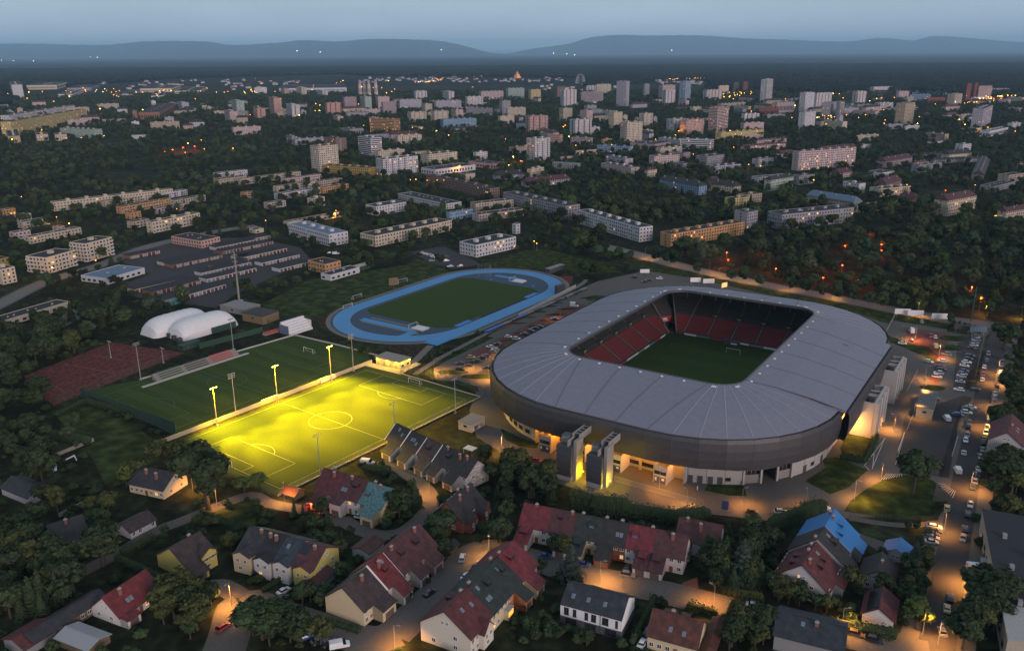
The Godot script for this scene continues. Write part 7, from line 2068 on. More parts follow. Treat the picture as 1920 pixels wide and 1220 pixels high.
func hull(m: MB, prof: Array, w0: float, w1: float) -> void:    # a side profile [x, y, narrower share] swept across the width
	var n := prof.size()
	for i in n:
		var a: Array = prof[i]; var b: Array = prof[(i + 1) % n]
		var wa := lerpf(w0, w1, a[2]) / 2; var wb := lerpf(w0, w1, b[2]) / 2
		m.quad(Vector3(b[0], b[1], wb), Vector3(a[0], a[1], wa), Vector3(a[0], a[1], -wa), Vector3(b[0], b[1], -wb))
	for s in [-1.0, 1.0]:
		var c := Vector3.ZERO
		for a in prof:
			c += Vector3(a[0], a[1], s * lerpf(w0, w1, a[2]) / 2)
		c /= n
		for i in n:
			var a: Array = prof[i]; var b: Array = prof[(i + 1) % n]
			var pa := Vector3(a[0], a[1], s * lerpf(w0, w1, a[2]) / 2); var pb := Vector3(b[0], b[1], s * lerpf(w0, w1, b[2]) / 2)
			if s > 0: m.tri(c, pa, pb)
			else: m.tri(c, pb, pa)

func car_model(kind: String) -> Dictionary:
	if car_proto.has(kind):
		return car_proto[kind]
	var L := 4.3; var W := 1.8
	var body := MB.new(); var glassm := MB.new(); var roof := MB.new()
	var van := kind in ["van", "camper", "truck"]
	var hr := 1.46
	if kind == "suv": hr = 1.68; L = 4.6; W = 1.88
	if kind == "estate": L = 4.7
	if van: L = 5.4; W = 2.0; hr = 2.1 if kind == "van" else 2.9
	var h := L / 2
	if not van:
		var tail := -h * 0.86 if kind in ["suv", "estate", "hatch"] else -h * 0.62
		hull(body, [[-h, 0.35, 0.1], [-h * 0.96, 0.28, 0], [h * 0.94, 0.28, 0], [h, 0.4, 0.15], [h * 0.98, 0.66, 0.2], [h * 0.5, 0.88, 0.1], [-h * 0.7, 0.95, 0.1], [-h * 0.98, 0.88, 0.2]], W, W - 0.3)
		hull(glassm, [[h * 0.5, 0.87, 0], [h * 0.16, hr - 0.06, 0.9], [tail * 0.72, hr - 0.04, 0.9], [tail * 1.1, 0.94, 0]], W - 0.16, W - 0.62)
		hull(roof, [[h * 0.2, hr - 0.09, 0.2], [h * 0.13, hr - 0.02, 0.4], [-h * 0.1, hr, 0.4], [tail * 0.7, hr - 0.02, 0.4], [tail * 0.78, hr - 0.09, 0.2]], W - 0.5, W - 0.66)
	else:
		var front := h * 0.62 if kind == "van" else h * 0.5
		hull(body, [[-h, 0.4, 0.05], [h * 0.96, 0.35, 0.05], [h, 0.9, 0.15], [front, 1.2, 0.1], [front * 0.86, hr * 0.6, 0.1], [-h, hr * 0.6, 0.05]], W, W - 0.25)
		hull(roof, [[-h, hr * 0.6, 0.0], [front * 0.55, hr * 0.6, 0.0], [front * 0.5, hr, 0.4], [-h * 0.98, hr, 0.4]], W - 0.02, W - 0.24)
		hull(glassm, [[front * 1.02, 1.2, 0.1], [front * 0.6, hr * 0.95, 0.7], [front * 0.3, hr * 0.95, 0.7], [front * 0.2, 1.2, 0.1]], W + 0.01, W - 0.3)
	var wheel := MB.new().tube(Vector3(0, 0, -0.11), Vector3(0, 0, 0.11), 0.32, 0.32, 10)
	var rim := MB.new().tube(Vector3(0, 0, -0.12), Vector3(0, 0, 0.12), 0.19, 0.19, 8)
	car_proto[kind] = {L = L, W = W, body = body.mesh(), glass = glassm.mesh(), roof = roof.mesh(), wheel = wheel.mesh(), rim = rim.mesh(), head = MB.new().box(Vector3.ZERO, Vector3(0.14, 0.16, 0.34)).mesh()}
	return car_proto[kind]

func car(p: Vector3, yaw: float, paint: String, kind: String, label: String, group: String) -> void:
	var k := car_model(kind)
	var names := {van = "van", camper = "camper van", truck = "truck"}
	var o := thing({van = "van", camper = "camper_van", truck = "box_truck"}.get(kind, "parked_car"), label, names.get(kind, "car"), p + Vector3(0, 0.085, 0), yaw, group)
	part(o, "body", k.body, "paint_" + paint)
	part(o, "roof", k.roof, "paint_" + paint)
	part(o, "windows", k.glass, "car_glass")
	var h: float = k.L / 2
	for s in [-1.0, 1.0]:
		for x in [-h * 0.6, h * 0.62]:
			var w := part(o, "wheel", k.wheel, "tyre", Vector3(x, 0.32, s * (k.W / 2 - 0.12)))
			part(w, "rim", k.rim, "metal_grey")
		part(o, "headlight", k.head, "metal_white", Vector3(h * 0.955, 0.6, s * k.W * 0.34))
		part(o, "tail_light", k.head, "car_red", Vector3(-h * 0.95, 0.74, s * k.W * 0.35))

func car_row(list: Array, deg: float, where: String, jitter := 3.0) -> void:     # [place, paint, kind, turn?]
	for i in list.size():
		var e: Array = list[i]
		var kind: String = e[2] if e.size() > 2 else ["hatch", "saloon", "estate", "suv"][rng.randi() % 4]
		var noun: String = {van = "van", camper = "camper van", truck = "box truck", suv = "tall car", estate = "estate car", saloon = "saloon car", hatch = "small car"}[kind]
		var t: float = e[3] if e.size() > 3 else deg
		car(e[0], deg_to_rad(t + rng.randf_range(-jitter, jitter)) + (PI if rng.randf() < 0.5 and e.size() < 4 else 0.0), e[1], kind, "%s %s, %s %s" % [e[1], noun, nth(i), where], "vehicles " + where)

func cars() -> void:
	for k in car_paint:
		var m := mat("paint_" + k, lin(car_paint[k][0], car_paint[k][1], car_paint[k][2]), 0.35)
		m.clearcoat_enabled = true
		m.clearcoat = 0.6
		m.clearcoat_roughness = 0.15
	glass("car_glass", lin(0.010, 0.011, 0.013))
	mat("tyre", lin(0.014, 0.014, 0.014), 0.9)
	mat("car_red", lin(0.16, 0.01, 0.01), 0.4)
	car_row([[V(253.4,-444.7), "grey"], [V(251.2,-440.1), "silver"], [V(247.9,-435.5), "grey"], [V(245.5,-431.3), "silver"], [V(241.9,-426.4), "black"], [V(235,-414.8), "black"], [V(231.9,-410.2), "black"], [V(228.6,-405.6), "white"], [V(225,-400.6), "white"], [V(221,-393.2), "blue"], [V(218.1,-389.1), "orange"], [V(216.3,-386.4), "white"], [V(214,-382.2), "black"], [V(212,-378.9), "silver"], [V(206.5,-368.9), "white"]], -28, "from the avenue in the long car park row")
	car_row([[V(236.9,-473.2), "silver"], [V(222.7,-454.6), "white", "truck", 75.0], [V(229.7,-446.6), "red"], [V(231.5,-445.3), "white"], [V(216.6,-440.8), "blue"], [V(224.2,-429.5), "yellow", "van", 75.0], [V(227.2,-428.5), "black"]], 70, "from the avenue in the red paved bays")
	car_row([[V(224,-417.5), "grey", "suv"], [V(217,-407.3), "white"], [V(212.2,-398.9), "black"], [V(211.1,-395.3), "black"], [V(207.3,-390.5), "white", "suv"], [V(204.3,-385.8), "white", "suv"]], -22, "from the avenue in the lit bays")
	car_row([[V(209.1,-435), "white", "saloon", -25.0], [V(210,-406.8), "white", "estate", -48.0], [V(190,-358.4), "black", "saloon", -8.0], [V(184.8,-353.8), "yellow", "hatch", -12.0], [V(184.9,-336.1), "white", "van", 82.0], [V(191.7,-340), "blue", "suv", -18.0], [V(196.7,-342.8), "white", "suv", -25.0], [V(198.8,-346.2), "black", "suv", -25.0], [V(201.5,-348.3), "silver", "saloon", -25.0]], 0, "down the stadium's right side")
	car_row([[V(245.8,-417.5), "grey"], [V(240,-408), "grey"], [V(233.9,-398.6), "white"], [V(227.7,-388.3), "red"], [V(224,-381.6), "white"], [V(214,-368.6), "black", "estate", -10.0], [V(192.5,-332.1), "black"], [V(190.3,-328.5), "black"], [V(185.3,-319.8), "grey"], [V(182.3,-315), "white"], [V(175.9,-303.7), "silver"], [V(166.1,-288.8), "white", "van", 78.0], [V(149,-261.6), "yellow"]], 62, "along the left kerb of the right street", 4.0)
	car_row([[V(248.5,-409.1), "black"], [V(243.5,-400.6), "grey"], [V(240.2,-395.1), "black"], [V(237,-390.3), "white"], [V(226.3,-373.2), "black"], [V(220.2,-363.5), "silver"], [V(217.2,-358.8), "grey"], [V(214.3,-353.9), "black"], [V(207,-342.3), "white"], [V(203.4,-336.8), "white"], [V(198.1,-328.3), "silver"], [V(194.2,-322), "white"], [V(190.7,-316.4), "green"], [V(188.2,-312.5), "black"], [V(184.6,-306.2), "grey"], [V(180.6,-300.2), "grey"], [V(174.6,-290.2), "white"], [V(172.1,-286.2), "black"], [V(168.5,-280.8), "silver", "suv"], [V(165.4,-276), "black"], [V(158.1,-263.8), "silver"], [V(153.8,-257.1), "black"], [V(148.1,-247.7), "black"], [V(144.8,-242.4), "grey"]], 62, "along the right kerb of the right street", 4.0)
	car_row([[V(125.2,-210.7), "black", "suv", 62.0], [V(122,-205.9), "yellow", "saloon", 64.0], [V(115.8,-195.7), "grey", "saloon", 75.0], [V(92.2,-195.2), "brown", "suv", -24.0], [V(96.2,-192.7), "black", "suv", -24.0], [V(138.9,-249.4), "white", "estate", -20.0], [V(137.6,-246.9), "black", "estate", -20.0], [V(136.2,-245.1), "black", "saloon", -20.0], [V(135,-242.9), "grey", "estate", -20.0], [V(133.7,-240.3), "silver", "saloon", -20.0], [V(140.2,-225.4), "white", "van", -14.0], [V(68.2,-207.9), "grey", "saloon", -18.0]], 0, "around the lower right street")
	car_row([[V(0.2,-305.7), "red", "hatch", -14.0], [V(9.3,-299.2), "red", "saloon", -22.0], [V(81.4,-259.8), "black", "saloon", -12.0], [V(91.5,-259.7), "white", "estate", -6.0], [V(106.8,-261.9), "white", "suv", -14.0]], 0, "from the left on the stadium road")
	car_row([[V(34.2,-528.1), "black"], [V(38.6,-508.9), "white", "camper", -12.0], [V(24.7,-482.3), "blue"], [V(16.1,-467.7), "black"], [V(13.2,-465), "black"], [V(10.6,-460.4), "blue"], [V(6.6,-454.4), "black"], [V(-2.1,-450.1), "white"], [V(2.4,-446.4), "white", "suv"], [V(-7.8,-437.8), "black"], [V(-11.8,-433.3), "white"], [V(-9,-429.1), "white"], [V(-10.2,-425.4), "grey"], [V(-14,-419.2), "red"], [V(-15.6,-416.1), "black"], [V(-21.2,-416.9), "yellow", "suv"], [V(-18.2,-411.5), "black"], [V(-26.4,-407.5), "black"], [V(-22.1,-404.6), "black"], [V(-25.7,-399.6), "black"], [V(-12.6,-401.1), "black"]], -8, "from the far end of the parking beside the stadium", 5.0)
	car_row([[V(85.1,-578.9), "black"], [V(94.5,-571), "black"], [V(90.6,-566.8), "black"], [V(102.1,-575.7), "white"], [V(119.2,-553.5), "black"], [V(40.3,-537.4), "black"]], -10, "from the left at the stadium's far corner")
	car_row([[V(-67.3,-216.1), "white", "saloon", 55.0], [V(-24.5,-214.8), "black", "saloon", 52.0], [V(-14.2,-223), "white", "saloon", 58.0], [V(-15.9,-232.8), "white", "estate", 85.0], [V(-11.2,-228.4), "black", "suv", 62.0], [V(-63.4,-259), "black", "saloon", -22.0], [V(-70.6,-266.1), "red", "hatch", 30.0], [V(-55.7,-298.1), "white", "van", -14.0], [V(-46.3,-191.6), "white", "van", 20.0], [V(-49.6,-192.7), "black", "suv", 35.0], [V(-52.4,-193.5), "black", "saloon", 35.0], [V(-56.3,-195), "blue", "saloon", 30.0], [V(-67.2,-212.6), "black", "hatch", 55.0], [V(-51.7,-258), "white", "hatch", -20.0]], 0, "counted around the terraced rows")
	car_row([[V(21.5,-228.9), "blue", "saloon", -20.0], [V(34.8,-226.9), "black", "hatch", 60.0], [V(34.3,-223.2), "grey", "suv", -20.0], [V(36.6,-196.7), "black", "suv", 62.0], [V(34.1,-191.7), "white", "saloon", 64.0], [V(68.1,-207.9), "silver", "saloon", -16.0], [V(9.9,-233.4), "blue", "saloon", -10.0], [V(-79.8,-199.8), "red", "estate", 55.0]], 0, "counted along the middle street")
	car_row([[V(-70.3,-659), "white"], [V(-66.8,-656), "white"], [V(-63.7,-652), "silver"], [V(-60.8,-647.2), "white"], [V(-57.5,-643.8), "white"], [V(-60.3,-632.4), "silver"], [V(-49.1,-632.1), "white"], [V(-45.2,-614.7), "white"], [V(-38,-614.6), "grey"], [V(-50.8,-646), "black"], [V(-137.5,-657.9), "white", "van", 10.0], [V(-142.7,-660), "blue"]], 20, "from the left at the sports hall")

# ---------------------------------------------------------------- lamps and masts
var lamp_meshes := {}

func street_lamp(p: Vector3, h: float, toward: float, bulb: String, c: Color, e: float, label: String, group: String) -> void:
	var key := "lamp%.1f" % h
	if not lamp_meshes.has(key):
		lamp_meshes[key] = [MB.new().tube(Vector3.ZERO, Vector3(0, h, 0), 0.1, 0.06, 7).mesh(), MB.new().tube(Vector3(0, h, 0), Vector3(1.3, h + 0.25, 0), 0.05, 0.04, 6).mesh(), MB.new().box(Vector3(1.5, h + 0.26, 0), Vector3(0.9, 0.16, 0.42)).mesh(), MB.new().box(Vector3(1.5, h + 0.165, 0), Vector3(0.4, 0.03, 0.2)).mesh()]
	var k: Array = lamp_meshes[key]
	var o := thing("street_lamp", label, "street lamp", p, toward, group)
	part(o, "pole", k[0], "metal_grey")
	part(o, "arm", k[1], "metal_grey")
	var hd := part(o, "lamp_head", k[2], "metal_grey")
	part(hd, "bulb", k[3], bulb)
	if e > 0.0:
		down_light(o.transform * Vector3(1.5, h + 0.1, 0), c, e)

func mast(p: Vector3, h: float, lit: bool, rows: int, label: String, face: float) -> void:
	var o := thing("floodlight_mast", label, "floodlight mast", p, face, "floodlight masts")
	part(o, "pole", MB.new().tube(Vector3.ZERO, Vector3(0, h, 0), 0.24, 0.13, 8), "metal_grey")
	part(o, "base", MB.new().box(Vector3(0, 0.4, 0), Vector3(0.8, 0.8, 0.8)), "concrete")
	for r in rows:
		var rail := part(o, "cross_rail", MB.new().box(Vector3(0, h - 0.9 * r, 0), Vector3(0.14, 0.14, 3.2)), "metal_grey")
		for i in 4:
			var z := -1.35 + 0.9 * i
			part(rail, "floodlight", MB.new().obox(Vector3(0.3, h - 0.9 * r, z), Basis(Vector3.BACK, -0.5), Vector3(0.3, 0.5, 0.6)), "metal_grey")
			part(rail, "lamp_glass", MB.new().obox(Vector3(0.44, h - 0.9 * r - 0.08, z), Basis(Vector3.BACK, -0.5), Vector3(0.06, 0.42, 0.5)), "bulb_yellow" if lit else "glass_sky")

func lamps() -> void:
	# floodlights of the training pitch: three lit on the far side, the others dark
	var tp := Vector3(-78.33, 0, -339.5)
	var ty := 0.921
	var lit_at := [V(-125.1,-334), V(-106.2,-359.8), V(-87.1,-385.9)]
	for i in 3:
		var p: Vector3 = lit_at[i]
		mast(p, 17.6, true, 1, "%s floodlight mast from the left along the yellow wall" % ["first lit", "second lit", "third lit"][i], ty - PI / 2)
		var head := p + Vector3(0.7, 17.3, 1.0)
		for q in [[-9.0, -8.0, 24.0, 17500.0], [9.0, -4.0, 24.0, 17500.0], [-7.0, 11.0, 16.0, 24000.0], [8.0, 12.0, 16.0, 24000.0], [0.0, -26.0, 56.0, 8000.0]]:
			spot(head, tp + Vector3(-30.0 + 28.0 * i + q[0], 0, q[1]).rotated(Vector3.UP, ty), FLOOD, q[3], q[2], 0.6)
		omni(p + Vector3(0.5, 17.0, 0.7), FLOOD, 300.0, 0.5)
	mast(V(-120.9,-346.2), 19.0, false, 3, "dark mast with three lamp rows between the lit ones", ty + PI / 2)
	mast(V(-78.7,-398.9), 19.0, false, 3, "dark mast with three lamp rows beside the clubhouse", ty + PI / 2)
	mast(V(-72.2,-289.9), 16.0, false, 1, "dark mast in front of the bright centre of the pitch", ty + PI / 2)
	mast(V(-47.8,-319.3), 16.0, false, 1, "dark mast on the near side below the penalty area", ty + PI / 2)
	mast(V(-24.9,-346), 16.0, false, 1, "dark mast at the pitch corner beside the parking", ty + PI / 2)
	mast(V(-179.8,-388.4), 19.0, false, 2, "pale mast between the clay courts and the grass pitch", ty - PI / 2)
	mast(V(-148.7,-433), 17.0, false, 1, "pale mast before the white dome", ty - PI / 2)
	mast(V(-208.5,-420.5), 9.0, false, 1, "short thin mast on the clay courts", ty)
	mast(V(-178.1,-412.3), 8.0, false, 1, "short thin mast at the corner of the clay courts", ty)
	var tall := thing("concrete_pylon", "tall tapering concrete pylon with cross arms beside the garages", "pylon", V(-172.2,-521.8))
	part(tall, "shaft", MB.new().tube(Vector3.ZERO, Vector3(0, 33, 0), 0.7, 0.35, 8), "concrete")
	for y in [20.0, 27.0, 31.0]:
		part(tall, "cross_arm", MB.new().box(Vector3(0, y, 0), Vector3(3.4, 0.35, 0.35)), "concrete")
	part(tall, "foot", MB.new().box(Vector3(1.4, 1.2, 0.6), Vector3(2.2, 2.4, 1.4)), "concrete_light")
	# warm street lamps near the houses and the stadium
	var near := [[V(25.7,-219.9), 170, "before the new white house's roof"], [V(56.5,-207), 150, "beside the clipped hedge on the middle street"], [V(-31.5,-190.7), 170, "at the bottom street corner"], [V(-80.8,-210.1), 190, "at the junction below the white row"], [V(-7.6,-235.2), 120, "at the pale street bend by the crimson roof"], [V(-29.7,-273.6), 110, "in the lane beside the dark row"], [V(-79.9,-267.7), 150, "in the yard behind the white row"], [V(-116,-278.6), 210, "beside the orange glowing gable"], [V(-103.1,-266), 70, "under the huge dark tree"], [V(-4.3,-308.3), 120, "on the road left of the stair towers"], [V(52.7,-276.8), 120, "before the entrance kiosks"], [V(59.7,-262.3), 110, "on the road in front of the lawn"], [V(78.9,-263.1), 100, "beside the blue parking sign"], [V(100.3,-261.4), 60, "before the near corner lawn"], [V(119.9,-268.8), 130, "at the bend beside the big tree"], [V(134.7,-282), 130, "at the white hatched road marking"], [V(183.3,-355.8), 110, "beside the small kiosk in the car park"], [V(172.3,-339.4), 110, "left of the small kiosk"], [V(218.7,-414), 150, "beside the lit parking bays"], [V(218.9,-441.4), 120, "at the box truck's bays"], [V(196.4,-381.3), 130, "on the stadium's side road"], [V(157.6,-324.6), 150, "by the side towers"], [V(227.7,-377), 170, "on the right street before the crossing"], [V(210,-347.7), 170, "on the right street beside the parked vans"], [V(163.8,-275.1), 150, "on the right street near the hatched lawn"], [V(131,-216.4), 260, "on the right street by the white van"], [V(235.9,-390), 150, "on the right street by the grass strip"], [V(196.8,-326.3), 150, "on the right street past the green car"], [V(141.1,-247.4), 150, "on the right street by the row of five cars"], [V(110.3,-195.4), 90, "under the golden tree beside the street"], [V(112.4,-191.1), 120, "at the bottom of the right street"], [V(159.3,-235.7), 40, "beside the cream building on the right"], [V(88.8,-196.5), 120, "at the gate beside the brown car"], [V(-11.5,-387.3), 260, "at the parking's curved island"], [V(-38.5,-395.7), 220, "at the lawn beside the clubhouse"], [V(-18.9,-399.5), 150, "between the two round islands"], [V(-7.4,-416.6), 110, "among the cars of the near parking"], [V(28.4,-482.9), 60, "among the cars of the far parking"], [V(297.1,-478.1), 160, "at the crossing on the right edge"], [V(279.5,-482.5), 120, "on the avenue near the crossing"], [V(143.2,-576.4), 60, "beside the lit billboard"]]
	for n in near:
		street_lamp(n[0], 7.5, rng.randf() * TAU, "bulb_sodium", SODIUM, n[1] * 3.6, "lit street lamp " + n[2], "lit street lamps")
	for i in 8:
		var p: Vector3 = [V(101.1,-634.5), V(118.1,-612.1), V(138.3,-583.4), V(159.3,-561.2), V(180.3,-540.5), V(201.9,-521), V(220.5,-500.6), V(238.9,-483.7)][i]
		street_lamp(p, 8.5, 1.2, "bulb_sodium", SODIUM, 420.0, "lit lamp along the avenue, %s from the left" % nth(i), "avenue lamps")
	# red orange lamps in the park
	var park := [V(162.8,-635.1,5), V(157.8,-610.6,5), V(197.1,-651.8,5), V(225.9,-630.2,5), V(226.3,-611.8,5), V(184.6,-583.2,5), V(234.5,-592.5,5), V(259.8,-655.4,5), V(289.7,-659.4,5), V(281.1,-638.3,5), V(208.7,-557.5,5), V(229.6,-550.6,5), V(309.1,-722.5,5), V(307.8,-602.6,5), V(287,-516.9,9), V(280.5,-493.4,9), V(466,-921,6), V(398.4,-874,6)]
	for i in park.size():
		var p: Vector3 = park[i]
		glow_lamp(p, p.y, 0.55, "bulb_red", SODIUM_RED, 160.0, "red orange park lamp, %s counted from the avenue's left end" % nth(i), "park lamps")
	for i in 4:
		var p: Vector3 = [V(-532,-1340,7), V(-530,-1366,7), V(-524,-1395,7), V(-513,-1416,7)][i]
		glow_lamp(p, 7.0, 0.9, "bulb_red", SODIUM_RED, 420.0, "%s orange lamp from the left over the clearing in the wood" % nth(i), "lamps over the clearing")
	# brighter lamps of the town, one by one where they show
	var town := [V(-67,-1128,9), V(-3,-1134,9), V(-118,-1012,8), V(-112,-1013,8), V(-98,-1006,8), V(-86,-1007,8), V(-167.2,-813.6,7), V(-162.5,-777.3,7), V(-221.2,-765.6,7), V(-322.5,-587.4,8), V(-301.6,-608.1,8), V(-515,-902,8), V(-423.9,-793.9,6), V(-396.7,-762.3,6), V(-326.7,-833.9,6), V(-194,-1732,9), V(-174,-1708,9), V(-140,-1654,9), V(-112,-1577,8), V(-9,-1499,8), V(-11,-1439,8), V(3,-1238,8), V(13,-1188,8), V(104,-1737,8), V(110,-1775,8), V(102,-1536,8), V(103,-1386,8), V(161,-1394,8), V(244,-1476,8), V(293,-1707,8), V(313,-1633,8), V(291,-1551,8), V(263,-1254,8), V(409,-1636,8), V(311,-1134,8), V(322,-1118,8), V(341,-1334,9), V(576,-2049,10), V(580,-2127,10), V(648,-2221,10), V(611,-1914,10), V(753,-2341,10), V(701,-1980,10), V(615,-1714,12), V(736,-1933,14), V(666,-1915,10), V(824,-2659,10), V(794,-2673,10), V(672,-2793,10), V(695,-2818,10), V(675,-2686,10), V(733,-2901,10), V(998,-2661,12), V(1082,-2980,10), V(1091,-2947,10), V(1080,-2616,12), V(1130,-2701,10), V(1029,-2539,10), V(1167,-2697,10), V(1053,-2304,10), V(892,-1923,10), V(795,-1718,12), V(779,-1830,10), V(744,-1751,10), V(907,-1762,10), V(871,-1684,12), V(895,-1646,10), V(884,-1617,10), V(886,-1539,12), V(942,-1848,9), V(1148,-2391,9), V(759,-1921,9), V(805,-2000,9), V(884,-2131,9), V(913,-2161,9), V(3,-1242,7), V(15,-1193,7), V(127,-982,7), V(128.6,-825,7), V(18.1,-674.8,6), V(19.9,-666.1,6), V(45,-1056,7), V(448,-1000,7), V(440,-956,7), V(313,-1141,7), V(350,-997,7), V(510,-945,8), V(434.2,-762,8), V(491.8,-849,8), V(-503,-2097,9), V(-563,-2559,10), V(-537,-2492,10), V(-501,-2264,9), V(-490,-2263,9), V(-434,-2524,10), V(-299,-1786,9), V(-437,-1372,8), V(-684,-2298,9), V(-627,-2123,9), V(-1437,-5031,12), V(-1190,-4256,12), V(-885,-3564,14), V(-1048,-3256,14), V(-1083,-3275,14), V(-971,-3343,12), V(-978,-3271,12), V(-780,-3498,12), V(-578,-3664,16), V(-511,-3528,16), V(-619,-3705,14), V(-553,-3585,14), V(-815,-4181,14), V(-827,-4343,14), V(-854,-4549,14), V(-444,-3180,12), V(-439,-3287,12), V(-457,-3510,12), V(-624,-4570,12), V(-154,-3615,14), V(-211,-5196,14), V(-170,-5225,14), V(-1897,-3338,16), V(-1848,-3269,14), V(-1807,-3767,14), V(-1645,-3444,12), V(-1655,-3632,14), V(-1627,-3650,14), V(-1516,-3379,12), V(-1405,-3146,12), V(-1519,-3058,12), V(-1409,-2735,12), V(-1825,-3468,12), V(-1602,-2942,12), V(-1854,-3424,12), V(-1514,-3775,12), V(-1489,-3771,12), V(-1391,-3362,12), V(-1316,-3449,14), V(-1179,-3382,14), V(-1244,-3650,14), V(-919,-1720,9), V(-873,-1532,9), V(-763,-1556,9), V(-738,-1590,9), V(-1104,-2378,10), V(-969,-2329,10), V(-531,-1501,9), V(-477,-1357,9), V(-492,-1316,8), V(-538,-1456,8), V(-1102,-2025,12), V(-1094,-2024,12), V(-1023,-2880,10), V(-992,-1789,8)]
	for i in town.size():
		var p: Vector3 = town[i]
		var d := p.length()
		glow_lamp(p, p.y, clampf(d * 0.00042, 0.4, 1.3), ["bulb_sodium", "bulb_yellow", "bulb_sodium", "bulb_amber"][i % 4], SODIUM, 130.0 + d * 0.12 if i % 3 == 0 else 0.0, "small glowing lamp of the far town" if d > 1500.0 else "glowing lamp between the blocks of the town", "lamps of the far town" if d > 1500.0 else "lamps between the blocks")
	var r := RandomNumberGenerator.new()
	r.seed = 31
	for z in [[V(1492,-2778,10), V(1642,-2877,10), V(1491,-2618,10), V(1210,-2375,10), 46, "lamp in the bright yellow car park on the far right"], [V(676,-1955,10), V(741,-1991,10), V(698,-1874,10), V(650,-1877,10), 12, "lamp of the bright crossroads between the white towers"], [V(-474,-4279,12), V(-381,-5160,12), V(-345,-4662,12), V(-401,-4266,12), 26, "pale lamp of the suburb below the forest"], [V(799,-4520,14), V(1010,-4710,14), V(978,-4559,14), V(791,-4378,14), 14, "lamp in the glowing line before the far pond"], [V(737,-3079,12), V(862,-3132,12), V(827,-3001,12), V(639,-2676,12), 14, "lamp on the road behind the brown towers"], [V(-1881,-3687,14), V(-1325,-3501,14), V(-1150,-3032,14), V(-1420,-2916,14), 22, "lamp between the works of the far plain"], [V(-1109,-3479,12), V(-980,-3718,12), V(-850,-3219,12), V(-1028,-3174,12), 10, "lamp near the far white factory"]]:
		for i in z[4]:
			var u := r.randf()
			var p: Vector3 = z[0].lerp(z[1], u).lerp(z[3].lerp(z[2], u), r.randf())
			glow_lamp(p, p.y, clampf(p.length() * 0.00036, 0.4, 1.2), ["bulb_sodium", "bulb_amber", "bulb_white"][r.randi() % 3], SODIUM, 700.0 if i % 8 == 0 else 0.0, z[5], z[5].replace("lamp", "lamps"))
	# lights of villages on the far hills
	for i in 14:
		var q: Array = [[30,105], [75,112], [95,113], [130,113], [230,106], [242,107], [590,96], [630,98], [840,94], [1035,100], [1058,101], [1072,103], [1240,95], [1866,113]][i]
		var d := 11000.0
		var p := Vector3((q[0] - 960.0) / 1612.0 * d * 1.03, maxf(4.0, (97.0 - 0.006 * (q[0] - 960.0) - q[1]) / 1612.0 * d + 150.0), -d)
		glow_lamp(p, p.y, 5.0, "bulb_white", Color.WHITE, 0.0, "tiny light of a distant village below the hills", "village lights")

func glow_lamp(p: Vector3, h: float, rad: float, bulb: String, c: Color, e: float, label: String, group: String) -> void:
	var o := thing("town_lamp", label, "street lamp", Vector3(p.x, 0, p.z), 0, group)
	if not lamp_meshes.has("pole_unit"):
		lamp_meshes.pole_unit = MB.new().tube(Vector3.ZERO, Vector3(0, 1, 0), 0.09, 0.06, 5).mesh()
		var g := MB.new()
		for i in 6:
			var a0 := TAU * i / 6; var a1 := TAU * (i + 1) / 6
			g.tri(Vector3(0, 0.6, 0), Vector3(cos(a1), 0, sin(a1)), Vector3(cos(a0), 0, sin(a0)))
			g.tri(Vector3(0, -0.6, 0), Vector3(cos(a0), 0, sin(a0)), Vector3(cos(a1), 0, sin(a1)))
		lamp_meshes.bulb_unit = g.mesh()
	part(o, "pole", lamp_meshes.pole_unit, "metal_grey").scale = Vector3(1, h, 1)
	part(o, "bulb", lamp_meshes.bulb_unit, bulb, Vector3(0, h, 0)).scale = Vector3.ONE * rad
	if e > 0.0:
		omni(Vector3(p.x, h - rad - 0.4, p.z), c, e, 0.3)

# ---------------------------------------------------------------- small buildings, boards, fences, people
func flat_hut(b: Array, called: String, label: String, category: String, wall: String, roof: String) -> Node3D:
	var o := thing(called, label, category, Vector3(b[0], 0, b[1]), deg_to_rad(b[5]))
	var L: float = b[2]; var D: float = b[3]; var H: float = b[4]
	part(o, "wall", MB.new().box(Vector3(0, H / 2, 0), Vector3(L, H, D)), wall)
	part(o, "roof", MB.new().box(Vector3(0, H + 0.12, 0), Vector3(L + 0.5, 0.24, D + 0.5)), roof)
	part(o, "door", MB.new().box(Vector3(-L * 0.2, 1.05, D / 2 + 0.03), Vector3(1.0, 2.1, 0.1)), "metal_dark")
	part(o, "window", MB.new().box(Vector3(-L / 2 - 0.03, H * 0.6, 0), Vector3(0.1, 0.9, 1.6)), "glass_dark")
	return o

func billboard(p: Vector3, yaw: float, w: float, h: float, face: String, label: String) -> void:
	var o := thing("billboard", label, "billboard", p, yaw, "billboards round the stadium")
	for x in [-w * 0.35, w * 0.35]:
		part(o, "post", MB.new().box(Vector3(x, 1.0, 0), Vector3(0.15, 2.0, 0.15)), "metal_grey")
	part(o, "board", MB.new().box(Vector3(0, 2.0 + h / 2, 0), Vector3(w, h, 0.2)), face)

